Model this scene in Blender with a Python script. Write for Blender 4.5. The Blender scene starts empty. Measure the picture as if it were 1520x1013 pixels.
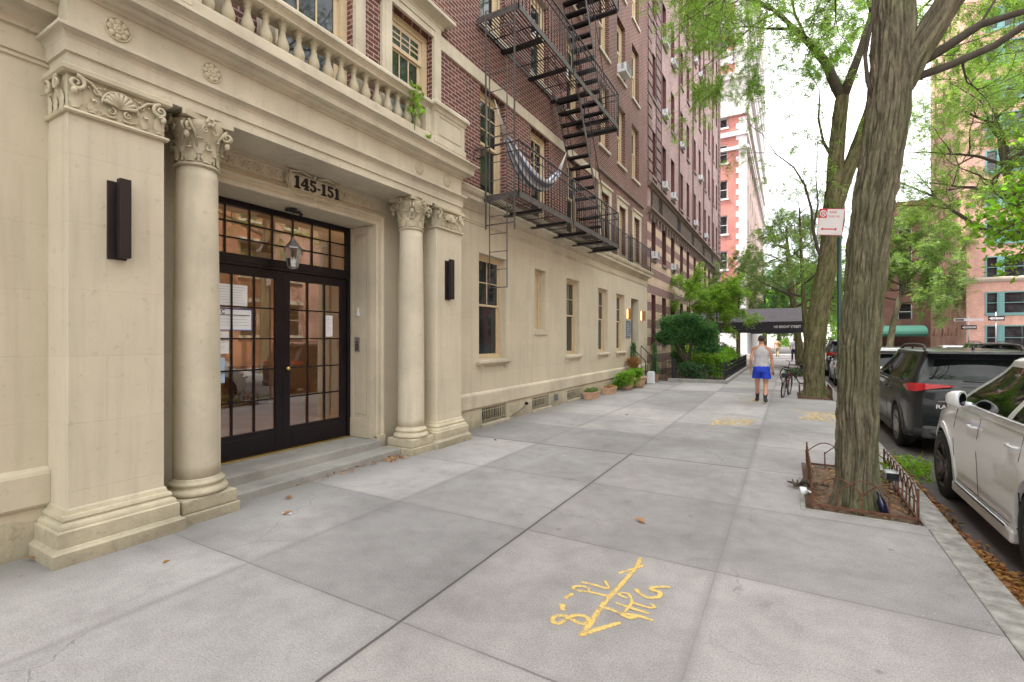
import bpy, bmesh, math, random
import numpy as np
from math import sin, cos, pi, radians, sqrt, atan2, hypot
from mathutils import Vector, Matrix, noise, Quaternion
R = random.Random(7)
SC = bpy.context.scene
COL = SC.collection
V = Vector

# ------------------------------------------------------------ mesh builder
class MB:
    def __init__(s):
        s.v = []; s.f = []; s.sm = []
    def add(s, vs, fs, smooth=False):
        n = len(s.v)
        s.v.extend([tuple(p) for p in vs])
        for f in fs:
            s.f.append(tuple(i + n for i in f)); s.sm.append(smooth)
        return s
    def box(s, a, b, bev=0.0, smooth=False):
        x0, y0, z0 = [min(a[i], b[i]) for i in range(3)]
        x1, y1, z1 = [max(a[i], b[i]) for i in range(3)]
        if bev <= 0:
            vs = [(x0,y0,z0),(x1,y0,z0),(x1,y1,z0),(x0,y1,z0),(x0,y0,z1),(x1,y0,z1),(x1,y1,z1),(x0,y1,z1)]
            s.add(vs, [(0,3,2,1),(4,5,6,7),(0,1,5,4),(1,2,6,5),(2,3,7,6),(3,0,4,7)], smooth)
        else:
            bm = bmesh.new()
            bmesh.ops.create_cube(bm, size=1)
            for v in bm.verts:
                v.co = V(((x0+x1)/2 + v.co.x*(x1-x0), (y0+y1)/2 + v.co.y*(y1-y0), (z0+z1)/2 + v.co.z*(z1-z0)))
            bmesh.ops.bevel(bm, geom=bm.edges[:], offset=bev, segments=2, affect='EDGES', profile=0.5)
            bm.verts.index_update()
            s.add([v.co[:] for v in bm.verts], [tuple(v.index for v in f.verts) for f in bm.faces], smooth)
            bm.free()
        return s
    def quad(s, *p):
        return s.add(p, [tuple(range(len(p)))])
    def tube(s, pts, rad, n=8, caps=True, smooth=True):
        pts = [V(p) for p in pts]
        if not hasattr(rad, '__len__'): rad = [rad]*len(pts)
        rings = []; up = None
        for i, p in enumerate(pts):
            if i == 0: d = pts[1]-pts[0]
            elif i == len(pts)-1: d = pts[-1]-pts[-2]
            else: d = pts[i+1]-pts[i-1]
            if d.length < 1e-9: d = V((0,0,1))
            d.normalize()
            if up is None:
                up = d.orthogonal().normalized()
            else:
                up = (up - d*up.dot(d))
                if up.length < 1e-6: up = d.orthogonal()
                up.normalize()
            sd = d.cross(up)
            rings.append([p + (up*cos(2*pi*k/n) + sd*sin(2*pi*k/n))*rad[i] for k in range(n)])
        vs = [q for r in rings for q in r]; fs = []
        for i in range(len(pts)-1):
            for k in range(n):
                a = i*n+k; b = i*n+(k+1) % n
                fs.append((a, b, b+n, a+n))
        if caps:
            fs.append(tuple(range(n-1, -1, -1))); m = (len(pts)-1)*n
            fs.append(tuple(m+k for k in range(n)))
        return s.add(vs, fs, smooth)
    def lathe(s, prof, c=(0,0,0), n=24, smooth=True, caps=True, sq=None):
        vs = []; fs = []
        for (r, z) in prof:
            for k in range(n):
                a = 2*pi*k/n
                vs.append((c[0]+r*cos(a), c[1]+r*sin(a), c[2]+z))
        for i in range(len(prof)-1):
            for k in range(n):
                a = i*n+k; b = i*n+(k+1) % n
                fs.append((a, b, b+n, a+n))
        if caps:
            fs.append(tuple(range(n-1, -1, -1))); m = (len(prof)-1)*n
            fs.append(tuple(m+k for k in range(n)))
        return s.add(vs, fs, smooth)
    def prism(s, poly, axis, a, b, smooth=False):
        # poly in the two other axes order (y,z) for 'x', (x,z) for 'y', (x,y) for 'z'
        def mk(p, t):
            return {'x': (t,p[0],p[1]), 'y': (p[0],t,p[1]), 'z': (p[0],p[1],t)}[axis]
        n = len(poly)
        vs = [mk(p, a) for p in poly] + [mk(p, b) for p in poly]
        fs = [tuple(range(n-1,-1,-1)), tuple(range(n, 2*n))]
        for i in range(n):
            j = (i+1) % n; fs.append((i, j, j+n, i+n))
        return s.add(vs, fs, smooth)
    def sphere(s, c, r, n=12, m=8, sc=(1,1,1), smooth=True):
        vs = []; fs = []
        for i in range(m+1):
            t = pi*i/m
            for k in range(n):
                a = 2*pi*k/n
                vs.append((c[0]+r*sc[0]*sin(t)*cos(a), c[1]+r*sc[1]*sin(t)*sin(a), c[2]+r*sc[2]*cos(t)))
        for i in range(m):
            for k in range(n):
                a = i*n+k; b = i*n+(k+1) % n
                fs.append((a, a+n, b+n, b))
        return s.add(vs, fs, smooth)
    def xf(s, M, start=0):
        for i in range(start, len(s.v)):
            s.v[i] = tuple(M @ V(s.v[i]))
        return s

OFF = {}
def build(name, mb, mat, parent=None, bevel=0.0, fix=True):
    me = bpy.data.meshes.new(name)
    off = OFF.get(parent.name, V((0,0,0))) if parent else V((0,0,0))
    vs = [(p[0]-off[0], p[1]-off[1], p[2]-off[2]) for p in mb.v]
    me.from_pydata(vs, [], mb.f)
    if any(mb.sm): me.polygons.foreach_set('use_smooth', mb.sm)
    if fix:
        bm = bmesh.new(); bm.from_mesh(me)
        bmesh.ops.recalc_face_normals(bm, faces=bm.faces[:])
        bm.to_mesh(me); bm.free()
    me.update()
    if getattr(mb, 'fur', None):
        a_ = me.attributes.new('furrow', 'FLOAT', 'POINT'); d_ = [1.0]*len(mb.v)
        for i_, x_ in mb.fur.items(): d_[i_] = x_
        a_.data.foreach_set('value', d_)
    o = bpy.data.objects.new(name, me); COL.objects.link(o)
    if mat: me.materials.append(mat)
    if parent:
        o.parent = parent; OFF[o.name] = off
    if bevel > 0:
        m = o.modifiers.new('bevel', 'BEVEL'); m.width = bevel; m.segments = 2; m.limit_method = 'ANGLE'; m.angle_limit = radians(40)
    return o
def tag(o, label=None, cat=None, group=None, kind=None):
    if label: o['label'] = label
    if cat: o['category'] = cat
    if group: o['group'] = group
    if kind: o['kind'] = kind
    return o
def thing(name, label, cat, loc=(0,0,0), group=None, rz=0, world=True):
    o = bpy.data.objects.new(name, None); COL.objects.link(o)
    o.location = loc; o.rotation_euler = (0,0,rz); o.empty_display_size = 0.2
    OFF[o.name] = V(loc) if world else V((0,0,0))
    return tag(o, label, cat, group)
def copy_tree(o, parent=None):
    c = o.copy(); COL.objects.link(c); c.parent = parent
    for ch in [x for x in COL.objects if x.parent == o]: copy_tree(ch, c)
    return c
def rotz(a, o=(0,0,0)):
    return Matrix.Translation(o) @ Matrix.Rotation(a, 4, 'Z') @ Matrix.Translation(-V(o))

# ------------------------------------------------------------ materials
def nn(nt, typ, **kw):
    n = nt.nodes.new(typ)
    for k, v in kw.items():
        if k.startswith('i_'):
            key = k[2:]
            key = int(key) if key.isdigit() else key.replace('_', ' ')
            n.inputs[key].default_value = v
        else: setattr(n, k, v)
    return n
def c4(c): return (c[0], c[1], c[2], 1.0)
def newmat(name):
    m = bpy.data.materials.new(name); m.use_nodes = True
    nt = m.node_tree; nt.nodes.clear()
    out = nn(nt, 'ShaderNodeOutputMaterial'); b = nn(nt, 'ShaderNodeBsdfPrincipled')
    nt.links.new(b.outputs[0], out.inputs[0])
    tc = nn(nt, 'ShaderNodeTexCoord')
    return m, nt, b, tc, out
def noi(nt, vec, scale, detail=4, rough=0.55, dist=0.0):
    n = nn(nt, 'ShaderNodeTexNoise'); n.inputs['Scale'].default_value = scale
    n.inputs['Detail'].default_value = detail; n.inputs['Roughness'].default_value = rough
    n.inputs['Distortion'].default_value = dist
    nt.links.new(vec, n.inputs['Vector']); return n.outputs['Fac']
def ramp(nt, fac, stops):
    r = nn(nt, 'ShaderNodeValToRGB'); nt.links.new(fac, r.inputs[0])
    e = r.color_ramp.elements
    while len(e) < len(stops): e.new(0.5)
    for i, (p, c) in enumerate(stops):
        e[i].position = p; e[i].color = c4(c) if hasattr(c, '__len__') else (c, c, c, 1)
    return r.outputs[0]
def mixc(nt, fac, a, b, mode='MIX'):
    n = nn(nt, 'ShaderNodeMix', data_type='RGBA', blend_type=mode)
    for key, val in ((0, fac), (6, a), (7, b)):
        if isinstance(val, (int, float)): n.inputs[key].default_value = val
        elif isinstance(val, (tuple, list)): n.inputs[key].default_value = c4(val)
        else: nt.links.new(val, n.inputs[key])
    return n.outputs[2]
def mth(nt, op, a, b=None, c=None, clamp=False):
    n = nn(nt, 'ShaderNodeMath', operation=op); n.use_clamp = clamp
    for i, val in enumerate((a, b, c)):
        if val is None: continue
        if isinstance(val, (int, float)): n.inputs[i].default_value = val
        else: nt.links.new(val, n.inputs[i])
    return n.outputs[0]
def bump(nt, b, h, strength, dist=0.01, prev=None):
    n = nn(nt, 'ShaderNodeBump'); n.inputs['Strength'].default_value = strength; n.inputs['Distance'].default_value = dist
    nt.links.new(h, n.inputs['Height'])
    if prev is not None: nt.links.new(prev, n.inputs['Normal'])
    nt.links.new(n.outputs[0], b.inputs['Normal']); return n.outputs[0]
def plain(name, col, rough=0.6, metal=0.0, var=0.12, vscale=6.0, bstr=0.0, bscale=60.0, spec=0.5, coat=0.0, col2=None, stretch=None):
    m, nt, b, tc, out = newmat(name)
    vec = tc.outputs['Object']
    if stretch:
        mp = nn(nt, 'ShaderNodeMapping'); mp.inputs['Scale'].default_value = stretch
        nt.links.new(vec, mp.inputs[0]); vec = mp.outputs[0]
    f = noi(nt, vec, vscale, 5, 0.6)
    d = [max(0, c*(1-var)) for c in col]; l = col2 if col2 else [min(1, c*(1+var)) for c in col]
    cc = ramp(nt, f, [(0.3, d), (0.7, l)])
    nt.links.new(cc, b.inputs['Base Color'])
    b.inputs['Roughness'].default_value = rough; b.inputs['Metallic'].default_value = metal
    b.inputs['Specular IOR Level'].default_value = spec; b.inputs['Coat Weight'].default_value = coat
    b.inputs['Coat Roughness'].default_value = 0.04
    if bstr > 0: bump(nt, b, noi(nt, vec, bscale, 5, 0.6), bstr, 0.01)
    return m
def sep_yz(nt, tc, ang=False, swap='y'):
    """vector (horizontal run, z, 0) from object coordinates"""
    s = nn(nt, 'ShaderNodeSeparateXYZ'); nt.links.new(tc.outputs['Object'], s.inputs[0])
    h = mth(nt, 'ADD', s.outputs[0], s.outputs[1])
    c = nn(nt, 'ShaderNodeCombineXYZ'); nt.links.new(h, c.inputs[0]); nt.links.new(s.outputs[2], c.inputs[1])
    return c.outputs[0], s
def brickmat(name, c1, c2, mortar, bw=0.21, bh=0.067, ms=0.010, bstr=0.6, stains=0.3, rough=0.9):
    m, nt, b, tc, out = newmat(name)
    vec, s = sep_yz(nt, tc)
    w = nn(nt, 'ShaderNodeTexNoise', i_Scale=30.0); nt.links.new(vec, w.inputs['Vector'])
    va = nn(nt, 'ShaderNodeVectorMath', operation='MULTIPLY_ADD')
    nt.links.new(w.outputs['Color'], va.inputs[0]); va.inputs[1].default_value = (0.006,)*3; nt.links.new(vec, va.inputs[2])
    br = nn(nt, 'ShaderNodeTexBrick'); nt.links.new(va.outputs[0], br.inputs['Vector'])
    br.inputs['Scale'].default_value = 1; br.inputs['Brick Width'].default_value = bw; br.inputs['Row Height'].default_value = bh
    br.inputs['Mortar Size'].default_value = ms; br.inputs['Mortar Smooth'].default_value = 0.3; br.inputs['Bias'].default_value = 0.0
    br.inputs['Color1'].default_value = c4(c1); br.inputs['Color2'].default_value = c4(c2); br.inputs['Mortar'].default_value = c4(mortar)
    n1 = noi(nt, tc.outputs['Object'], 0.6, 6, 0.65)
    g = ramp(nt, n1, [(0.3, 1-stains), (0.7, 1.0+stains*0.5)])
    n2 = noi(nt, tc.outputs['Object'], 45, 3, 0.6)
    g2 = ramp(nt, n2, [(0.2, 0.82), (0.8, 1.15)])
    cc = mixc(nt, 1.0, mixc(nt, 1.0, br.outputs['Color'], g, 'MULTIPLY'), g2, 'MULTIPLY')
    nt.links.new(cc, b.inputs['Base Color']); b.inputs['Roughness'].default_value = rough
    h = mth(nt, 'SUBTRACT', mth(nt, 'MULTIPLY', n2, 0.35), br.outputs['Fac'])
    bump(nt, b, h, bstr, 0.008)
    return m
def creamstone(name, col, joints=True, rough=0.72, jh=0.52, stain=0.10):
    m, nt, b, tc, out = newmat(name)
    vec, s = sep_yz(nt, tc)
    n1 = noi(nt, tc.outputs['Object'], 1.1, 7, 0.62)
    c = ramp(nt, n1, [(0.25, [k*(1-stain*1.3) for k in col]), (0.6, col), (0.85, [min(1, k*1.06) for k in col])])
    # drip streaks, vertical
    mp = nn(nt, 'ShaderNodeMapping'); mp.inputs['Scale'].default_value = (5, 5, 0.35); nt.links.new(tc.outputs['Object'], mp.inputs[0])
    st = ramp(nt, noi(nt, mp.outputs[0], 1.6, 6, 0.6), [(0.30, 0.80), (0.5, 1.0)])
    c = mixc(nt, 0.6, c, st, 'MULTIPLY')
    # fine grime specks
    sp = ramp(nt, noi(nt, tc.outputs['Object'], 14, 6, 0.7), [(0.27, 0.66), (0.41, 1.0)])
    c = mixc(nt, 0.7, c, sp, 'MULTIPLY')
    # splash-back grime near the pavement
    z = s.outputs[2]
    low = ramp(nt, mth(nt, 'ADD', z, mth(nt, 'MULTIPLY', noi(nt, tc.outputs['Object'], 3.5, 6, 0.7), 0.5)), [(0.16, 0.52), (0.55, 1.0)])
    c = mixc(nt, 0.85, c, low, 'MULTIPLY')
    h = noi(nt, tc.outputs['Object'], 55, 5, 0.7)
    h2 = noi(nt, tc.outputs['Object'], 6, 4, 0.6)
    hh = mth(nt, 'ADD', mth(nt, 'MULTIPLY', h, 0.10), mth(nt, 'MULTIPLY', h2, 0.35))
    if joints:
        br = nn(nt, 'ShaderNodeTexBrick'); nt.links.new(vec, br.inputs['Vector'])
        br.inputs['Scale'].default_value = 1; br.inputs['Brick Width'].default_value = 1.25; br.inputs['Row Height'].default_value = jh
        br.inputs['Mortar Size'].default_value = 0.0035; br.inputs['Mortar Smooth'].default_value = 0.6
        br.inputs['Color1'].default_value = (1,1,1,1); br.inputs['Color2'].default_value = (0.955,0.955,0.96,1); br.inputs['Mortar'].default_value = (0.93,0.92,0.9,1)
        c = mixc(nt, 1.0, c, br.outputs['Color'], 'MULTIPLY')
        hh = mth(nt, 'SUBTRACT', hh, mth(nt, 'MULTIPLY', br.outputs['Fac'], 0.22))
    nt.links.new(c, b.inputs['Base Color']); b.inputs['Roughness'].default_value = rough
    b.inputs['Specular IOR Level'].default_value = 0.3
    bump(nt, b, hh, 0.55, 0.012)
    return m
CREAM = (0.615, 0.555, 0.432)
m_cream = creamstone('cream_painted_stone', CREAM)
m_creamt = creamstone('cream_painted_trim', (0.622, 0.562, 0.44), joints=False, stain=0.24)
m_carve = creamstone('cream_carved_stone', (0.585, 0.525, 0.385), joints=False, stain=0.28)
m_base = creamstone('chipped_painted_base_stone', (0.575, 0.520, 0.385), joints=False, stain=0.34)
for n_ in m_base.node_tree.nodes:
    if n_.type == 'BUMP': n_.inputs['Strength'].default_value = 1.0; n_.inputs['Distance'].default_value = 0.05
m_brick = brickmat('dark_red_brick', (0.165, 0.052, 0.040), (0.090, 0.032, 0.028), (0.42, 0.31, 0.265), bw=0.205, bh=0.068, ms=0.0095)
m_brick2 = brickmat('brown_tapestry_brick', (0.34, 0.21, 0.195), (0.20, 0.115, 0.11), (0.46, 0.36, 0.34), ms=0.012)
m_brick3 = brickmat('salmon_red_brick', (0.50, 0.185, 0.155), (0.45, 0.155, 0.13), (0.5, 0.3, 0.26), ms=0.008)
m_brick4 = brickmat('pink_red_brick', (0.54, 0.28, 0.215), (0.44, 0.21, 0.165), (0.6, 0.45, 0.38))
m_brick5 = brickmat('orange_brick', (0.50, 0.19, 0.09), (0.40, 0.14, 0.07), (0.45, 0.3, 0.22))
m_wood = plain('cream_painted_wood', (0.60, 0.485, 0.32), 0.5, var=0.08, vscale=9, bstr=0.1)
m_iron = plain('black_painted_iron', (0.018, 0.016, 0.018), 0.45, 0.3, var=0.35, vscale=14, bstr=0.15)
m_irong = plain('weathered_grey_brown_iron', (0.085, 0.075, 0.072), 0.6, 0.2, var=0.4, vscale=9, bstr=0.25)
m_rust = plain('rusty_iron', (0.11, 0.045, 0.025), 0.85, 0.1, var=0.5, vscale=22, bstr=0.5, col2=(0.21, 0.10, 0.06))
m_door = plain('dark_painted_door', (0.010, 0.007, 0.010), 0.35, var=0.25, vscale=3, spec=0.3)
m_dark = plain('shadowy_void', (0.012, 0.011, 0.010), 0.9)
m_bronze = plain('bronze_brown_metal', (0.026, 0.018, 0.019), 0.5, 0.4, var=0.15)
m_brass = plain('brass', (0.62, 0.44, 0.16), 0.3, 0.9)
m_steel = plain('brushed_steel', (0.34, 0.34, 0.35), 0.4, 0.8)
m_white = plain('white_metal', (0.70, 0.71, 0.74), 0.5, var=0.06)
m_grey = plain('grey_louvre', (0.16, 0.16, 0.17), 0.6)
m_terra = plain('pinkish_terracotta', (0.52, 0.33, 0.22), 0.85, var=0.18, vscale=12, bstr=0.3)
m_soil = plain('dry_brown_soil', (0.145, 0.098, 0.062), 0.95, var=0.5, vscale=18, bstr=1.0, bscale=40)
m_black = plain('black_plastic', (0.015, 0.015, 0.016), 0.5)
m_rubber = plain('tyre_rubber', (0.02, 0.02, 0.021), 0.8, var=0.3, vscale=30)
m_green = plain('dark_green_post_paint', (0.015, 0.055, 0.045), 0.45)
m_teal = plain('teal_painted_window_frame', (0.11, 0.24, 0.24), 0.5)
m_winred = plain('dark_oxblood_window_frame', (0.10, 0.032, 0.030), 0.5)
m_white_stone = plain('pale_white_stone', (0.62, 0.59, 0.60), 0.8, var=0.1, vscale=2, bstr=0.2, bscale=20)
m_belt = plain('brown_stone_belt', (0.20, 0.155, 0.13), 0.85, var=0.2, vscale=3, bstr=0.3)
def ashlar(name):
    m, nt, b, tc, out = newmat(name)
    n1 = noi(nt, tc.outputs['Object'], 2.2, 7, 0.6)
    c = ramp(nt, n1, [(0.25, (0.22, 0.215, 0.20)), (0.55, (0.34, 0.335, 0.315)), (0.8, (0.42, 0.415, 0.39))])
    nt.links.new(c, b.inputs['Base Color']); b.inputs['Roughness'].default_value = 0.85
    bump(nt, b, noi(nt, tc.outputs['Object'], 30, 7, 0.7), 0.6, 0.012)
    return m
m_step = ashlar('worn_grey_step_stone')
def glass_dark(name, tint=(0.02, 0.026, 0.03)):
    m, nt, b, tc, out = newmat(name)
    c = ramp(nt, noi(nt, tc.outputs['Object'], 1.5, 2, 0.5), [(0.35, [k*0.5 for k in tint]), (0.65, [k*1.6 for k in tint])])
    nt.links.new(c, b.inputs['Base Color']); b.inputs['Roughness'].default_value = 0.03
    b.inputs['Specular IOR Level'].default_value = 0.6
    bump(nt, b, noi(nt, tc.outputs['Object'], 1.2, 1, 0.4), 0.05, 0.05)
    return m
m_glass = glass_dark('dark_window_glass')
m_carglass = glass_dark('dark_car_glass', (0.008, 0.011, 0.010))
m_carglass.node_tree.nodes['Principled BSDF'].inputs['Specular IOR Level'].default_value = .32
def glass_clear(name, boost=0.20):
    m, nt, b, tc, out = newmat(name); nt.nodes.remove(b)
    tr = nn(nt, 'ShaderNodeBsdfTransparent'); tr.inputs[0].default_value = (0.86, 0.88, 0.86, 1)
    gl = nn(nt, 'ShaderNodeBsdfGlossy'); gl.inputs['Roughness'].default_value = 0.0; gl.inputs[0].default_value = (0.95, 0.95, 0.95, 1)
    fr = nn(nt, 'ShaderNodeFresnel'); fr.inputs[0].default_value = 1.5
    f = mth(nt, 'ADD', mth(nt, 'MULTIPLY', fr.outputs[0], 1.6), boost, clamp=True)
    mx = nn(nt, 'ShaderNodeMixShader'); nt.links.new(f, mx.inputs[0]); nt.links.new(tr.outputs[0], mx.inputs[1]); nt.links.new(gl.outputs[0], mx.inputs[2])
    nt.links.new(mx.outputs[0], out.inputs[0]); return m
m_clear = glass_clear('clear_door_glass')
m_clear2 = glass_clear('lantern_glass', 0.25)
def emis(name, col, s):
    m, nt, b, tc, out = newmat(name)
    b.inputs['Base Color'].default_value = c4(col); b.inputs['Emission Color'].default_value = c4(col); b.inputs['Emission Strength'].default_value = s
    return m
m_lamp = emis('warm_lamp_glow', (1.0, 0.62, 0.28), 6.0)
m_lobbylamp = emis('lobby_lamp_glow', (1.0, 0.74, 0.48), 8.5)
def leafmat(name, col, trans=0.45, var=0.35, dead=0.0):
    m, nt, b, tc, out = newmat(name)
    f = noi(nt, tc.outputs['Object'], 3.0, 3, 0.7)
    g = nn(nt, 'ShaderNodeNewGeometry')
    c = ramp(nt, f, [(0.3, [k*(1-var) for k in col]), (0.7, [k*(1+var) for k in col])])
    hs = nn(nt, 'ShaderNodeHueSaturation'); nt.links.new(c, hs.inputs['Color'])
    nt.links.new(mth(nt, 'ADD', mth(nt, 'MULTIPLY', g.outputs['Random Per Island'], 0.05), 0.475), hs.inputs['Hue'])
    nt.links.new(mth(nt, 'ADD', mth(nt, 'MULTIPLY', g.outputs['Random Per Island'], 0.8), 0.6), hs.inputs['Value'])
    nt.links.new(hs.outputs[0], b.inputs['Base Color']); b.inputs['Roughness'].default_value = 0.5
    b.inputs['Specular IOR Level'].default_value = 0.3
    tr = nn(nt, 'ShaderNodeBsdfTranslucent')
    tcx = mixc(nt, 1.0, hs.outputs[0], (1.5, 1.7, 0.7), 'MULTIPLY'); nt.links.new(tcx, tr.inputs[0])
    mx = nn(nt, 'ShaderNodeMixShader'); mx.inputs[0].default_value = trans
    nt.links.new(b.outputs[0], mx.inputs[1]); nt.links.new(tr.outputs[0], mx.inputs[2]); nt.links.new(mx.outputs[0], out.inputs[0])
    return m
m_leaf = leafmat('honey_locust_leaves', (0.21, 0.31, 0.095), 0.6)
m_leafy = leafmat('bright_green_leaves', (0.24, 0.35, 0.08), 0.55)
m_leafd = leafmat('dark_green_leaves', (0.075, 0.18, 0.065), 0.45)
m_leafg = leafmat('grey_green_leaves', (0.17, 0.24, 0.09), 0.5)
m_leafm = leafmat('maple_green_leaves', (0.19, 0.33, 0.045), 0.55)
m_dead = leafmat('dry_brown_leaves', (0.34, 0.16, 0.06), 0.15, 0.5)
m_orange = leafmat('rust_orange_grass', (0.34, 0.17, 0.07), 0.3)
def bark(name, c1, c2, c3, vs=9.0):
    m, nt, b, tc, out = newmat(name)
    mp = nn(nt, 'ShaderNodeMapping'); mp.inputs['Scale'].default_value = (1, 1, 0.26); nt.links.new(tc.outputs['Object'], mp.inputs[0])
    n1 = noi(nt, mp.outputs[0], vs, 8, 0.65, 0.6)
    n2 = noi(nt, tc.outputs['Object'], 1.6, 5, 0.6)
    n3 = noi(nt, mp.outputs[0], vs*4, 6, 0.7, 0.3)
    c = ramp(nt, n1, [(0.28, [k*1.5 for k in c1]), (0.42, c2), (0.70, [k*1.35 for k in c2])])
    c = mixc(nt, ramp(nt, n2, [(0.42, 0.0), (0.68, 0.75)]), c, c3)
    c = mixc(nt, 1.0, c, ramp(nt, n3, [(0.25, 0.55), (0.6, 1.15)]), 'MULTIPLY')
    at = nn(nt, 'ShaderNodeAttribute'); at.attribute_name = 'furrow'
    c = mixc(nt, 1.0, c, ramp(nt, at.outputs['Fac'], [(0.0, 0.14), (0.25, 0.55), (0.55, 1.05), (1.0, 1.45)]), 'MULTIPLY')
    nt.links.new(c, b.inputs['Base Color']); b.inputs['Roughness'].default_value = 0.95; b.inputs['Specular IOR Level'].default_value = 0.2
    bump(nt, b, mth(nt, 'ADD', n1, mth(nt, 'MULTIPLY', n3, 0.4)), 1.0, 0.02)
    return m
m_bark = bark('grey_brown_furrowed_bark', (0.036, 0.030, 0.021), (0.140, 0.122, 0.083), (0.10, 0.118, 0.05), 16.0)
m_bark2 = bark('greenish_brown_bark', (0.040, 0.035, 0.020), (0.135, 0.120, 0.068), (0.105, 0.125, 0.04))
m_twig = plain('dark_twig_bark', (0.075, 0.060, 0.045), 0.9, var=0.35, bstr=.4, bscale=30)
# ------------------------------------------------------------ ground, street
def concrete():
    m, nt, b, tc, out = newmat('pale_grey_pavement_concrete')
    s = nn(nt, 'ShaderNodeSeparateXYZ'); nt.links.new(tc.outputs['Object'], s.inputs[0])
    x, y = s.outputs[0], s.outputs[1]
    wob = mth(nt, 'MULTIPLY', mth(nt, 'SUBTRACT', noi(nt, tc.outputs['Object'], 2.0, 5, 0.7), 0.5), 0.02)
    xs = [-3.555, -2.03, -0.465]; ys0, dy = 0.575, 1.61
    line = None
    # cross joints every dy
    ym = mth(nt, 'ADD', y, wob)
    yy = mth(nt, 'MULTIPLY', mth(nt, 'SUBTRACT', ym, ys0), 1/dy)
    fy_ = mth(nt, 'ABSOLUTE', mth(nt, 'SUBTRACT', mth(nt, 'FRACT', yy), 0.5))   # 0.5 at joints
    dyj = mth(nt, 'MULTIPLY', mth(nt, 'SUBTRACT', 0.5, fy_), dy)
    wd = 0.008
    def mask(d, w, soft):
        r = nn(nt, 'ShaderNodeMapRange'); r.inputs[1].default_value = w; r.inputs[2].default_value = w+soft
        r.inputs[3].default_value = 1; r.inputs[4].default_value = 0; nt.links.new(d, r.inputs[0]); return r.outputs[0]
    near = mth(nt, 'LESS_THAN', y, 7.1)
    brk = ramp(nt, noi(nt, tc.outputs['Object'], 1.1, 4, .6), [(0.38, 0.35), (0.6, 1.0)])
    line = mth(nt, 'MULTIPLY', mask(dyj, 0.003, 0.006), mth(nt, 'MULTIPLY', brk, mth(nt, 'ADD', .22, mth(nt, 'MULTIPLY', near, .43)))); wide = mth(nt, 'MULTIPLY', mask(dyj, 0.010, 0.05), .6)
    j4 = mth(nt, 'MULTIPLY', mask(mth(nt, 'ABSOLUTE', mth(nt, 'SUBTRACT', ym, 7.015)), 0.009, 0.006), mth(nt, 'LESS_THAN', x, -0.47)); line = mth(nt, 'MAXIMUM', line, mth(nt, 'MULTIPLY', j4, .95))
    xm = mth(nt, 'ADD', x, wob)
    cell = mth(nt, 'FLOOR', yy)
    for i, X in enumerate(xs):
        d = mth(nt, 'ABSOLUTE', mth(nt, 'SUBTRACT', xm, X))
        lk = mask(d, 0.0055 if i == 1 else 0.002, 0.008)
        lk = mth(nt, 'MULTIPLY', lk, mth(nt, 'ADD', .12, mth(nt, 'MULTIPLY', near, .85))) if i == 1 else mth(nt, 'MULTIPLY', mth(nt, 'MULTIPLY', lk, brk), .28)
        line = mth(nt, 'MAXIMUM', line, lk)
        wide = mth(nt, 'MAXIMUM', wide, mask(d, 0.016 if i != 1 else 0.012, 0.045))
        cell = mth(nt, 'ADD', cell, mth(nt, 'MULTIPLY', mth(nt, 'GREATER_THAN', xm, X), 37.3+i*11))
    wn = nn(nt, 'ShaderNodeTexWhiteNoise', noise_dimensions='1D'); nt.links.new(cell, wn.inputs['W'])
    n1 = noi(nt, tc.outputs['Object'], 0.55, 7, 0.6, 0.4)
    n2 = noi(nt, tc.outputs['Object'], 5.0, 6, 0.65)
    n3 = noi(nt, tc.outputs['Object'], 95, 3, 0.75)
    n4 = noi(nt, tc.outputs['Object'], 330, 2, 0.6)
    c = ramp(nt, n1, [(0.30, (0.265, 0.258, 0.258)), (0.50, (0.358, 0.350, 0.351)), (0.72, (0.450, 0.441, 0.440))])
    c = mixc(nt, 1.0, c, ramp(nt, n2, [(0.28, 0.86), (0.6, 1.04)]), 'MULTIPLY')
    c = mixc(nt, 1.0, c, ramp(nt, n3, [(0.25, 0.58), (0.5, 1.0), (0.78, 1.36)]), 'MULTIPLY')
    c = mixc(nt, 1.0, c, ramp(nt, n4, [(0.30, 0.72), (0.60, 1.10)]), 'MULTIPLY')
    c = mixc(nt, 1.0, c, ramp(nt, wn.outputs[0], [(0.0, (0.80, 0.80, 0.81)), (1.0, (1.18, 1.17, 1.155))]), 'MULTIPLY')
    # darker slabs of the middle strip (older pour)
    strip = mth(nt, 'MULTIPLY', mth(nt, 'GREATER_THAN', xm, -2.03), mth(nt, 'LESS_THAN', y, 6.95))
    c = mixc(nt, mth(nt, 'MULTIPLY', strip, 1.0), c, mixc(nt, 1.0, c, (0.90, 0.885, 0.885), 'MULTIPLY'))
    # old damp stains and hairline cracks
    n5 = noi(nt, tc.outputs['Object'], 1.7, 8, 0.72, 0.8)
    c = mixc(nt, 1.0, c, ramp(nt, n5, [(0.30, 0.80), (0.38, 0.96), (0.50, 1.0), (0.68, 1.0), (0.76, 1.08)]), 'MULTIPLY')
    vc = nn(nt, 'ShaderNodeTexVoronoi', feature='DISTANCE_TO_EDGE'); vc.inputs['Scale'].default_value = 0.55
    vm = nn(nt, 'ShaderNodeVectorMath', operation='MULTIPLY_ADD'); nx_ = nn(nt, 'ShaderNodeTexNoise', i_Scale=2.2, i_Detail=6.0); nt.links.new(tc.outputs['Object'], nx_.inputs['Vector'])
    nt.links.new(nx_.outputs['Color'], vm.inputs[0]); vm.inputs[1].default_value = (.5,.5,0); nt.links.new(tc.outputs['Object'], vm.inputs[2]); nt.links.new(vm.outputs[0], vc.inputs['Vector'])
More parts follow.
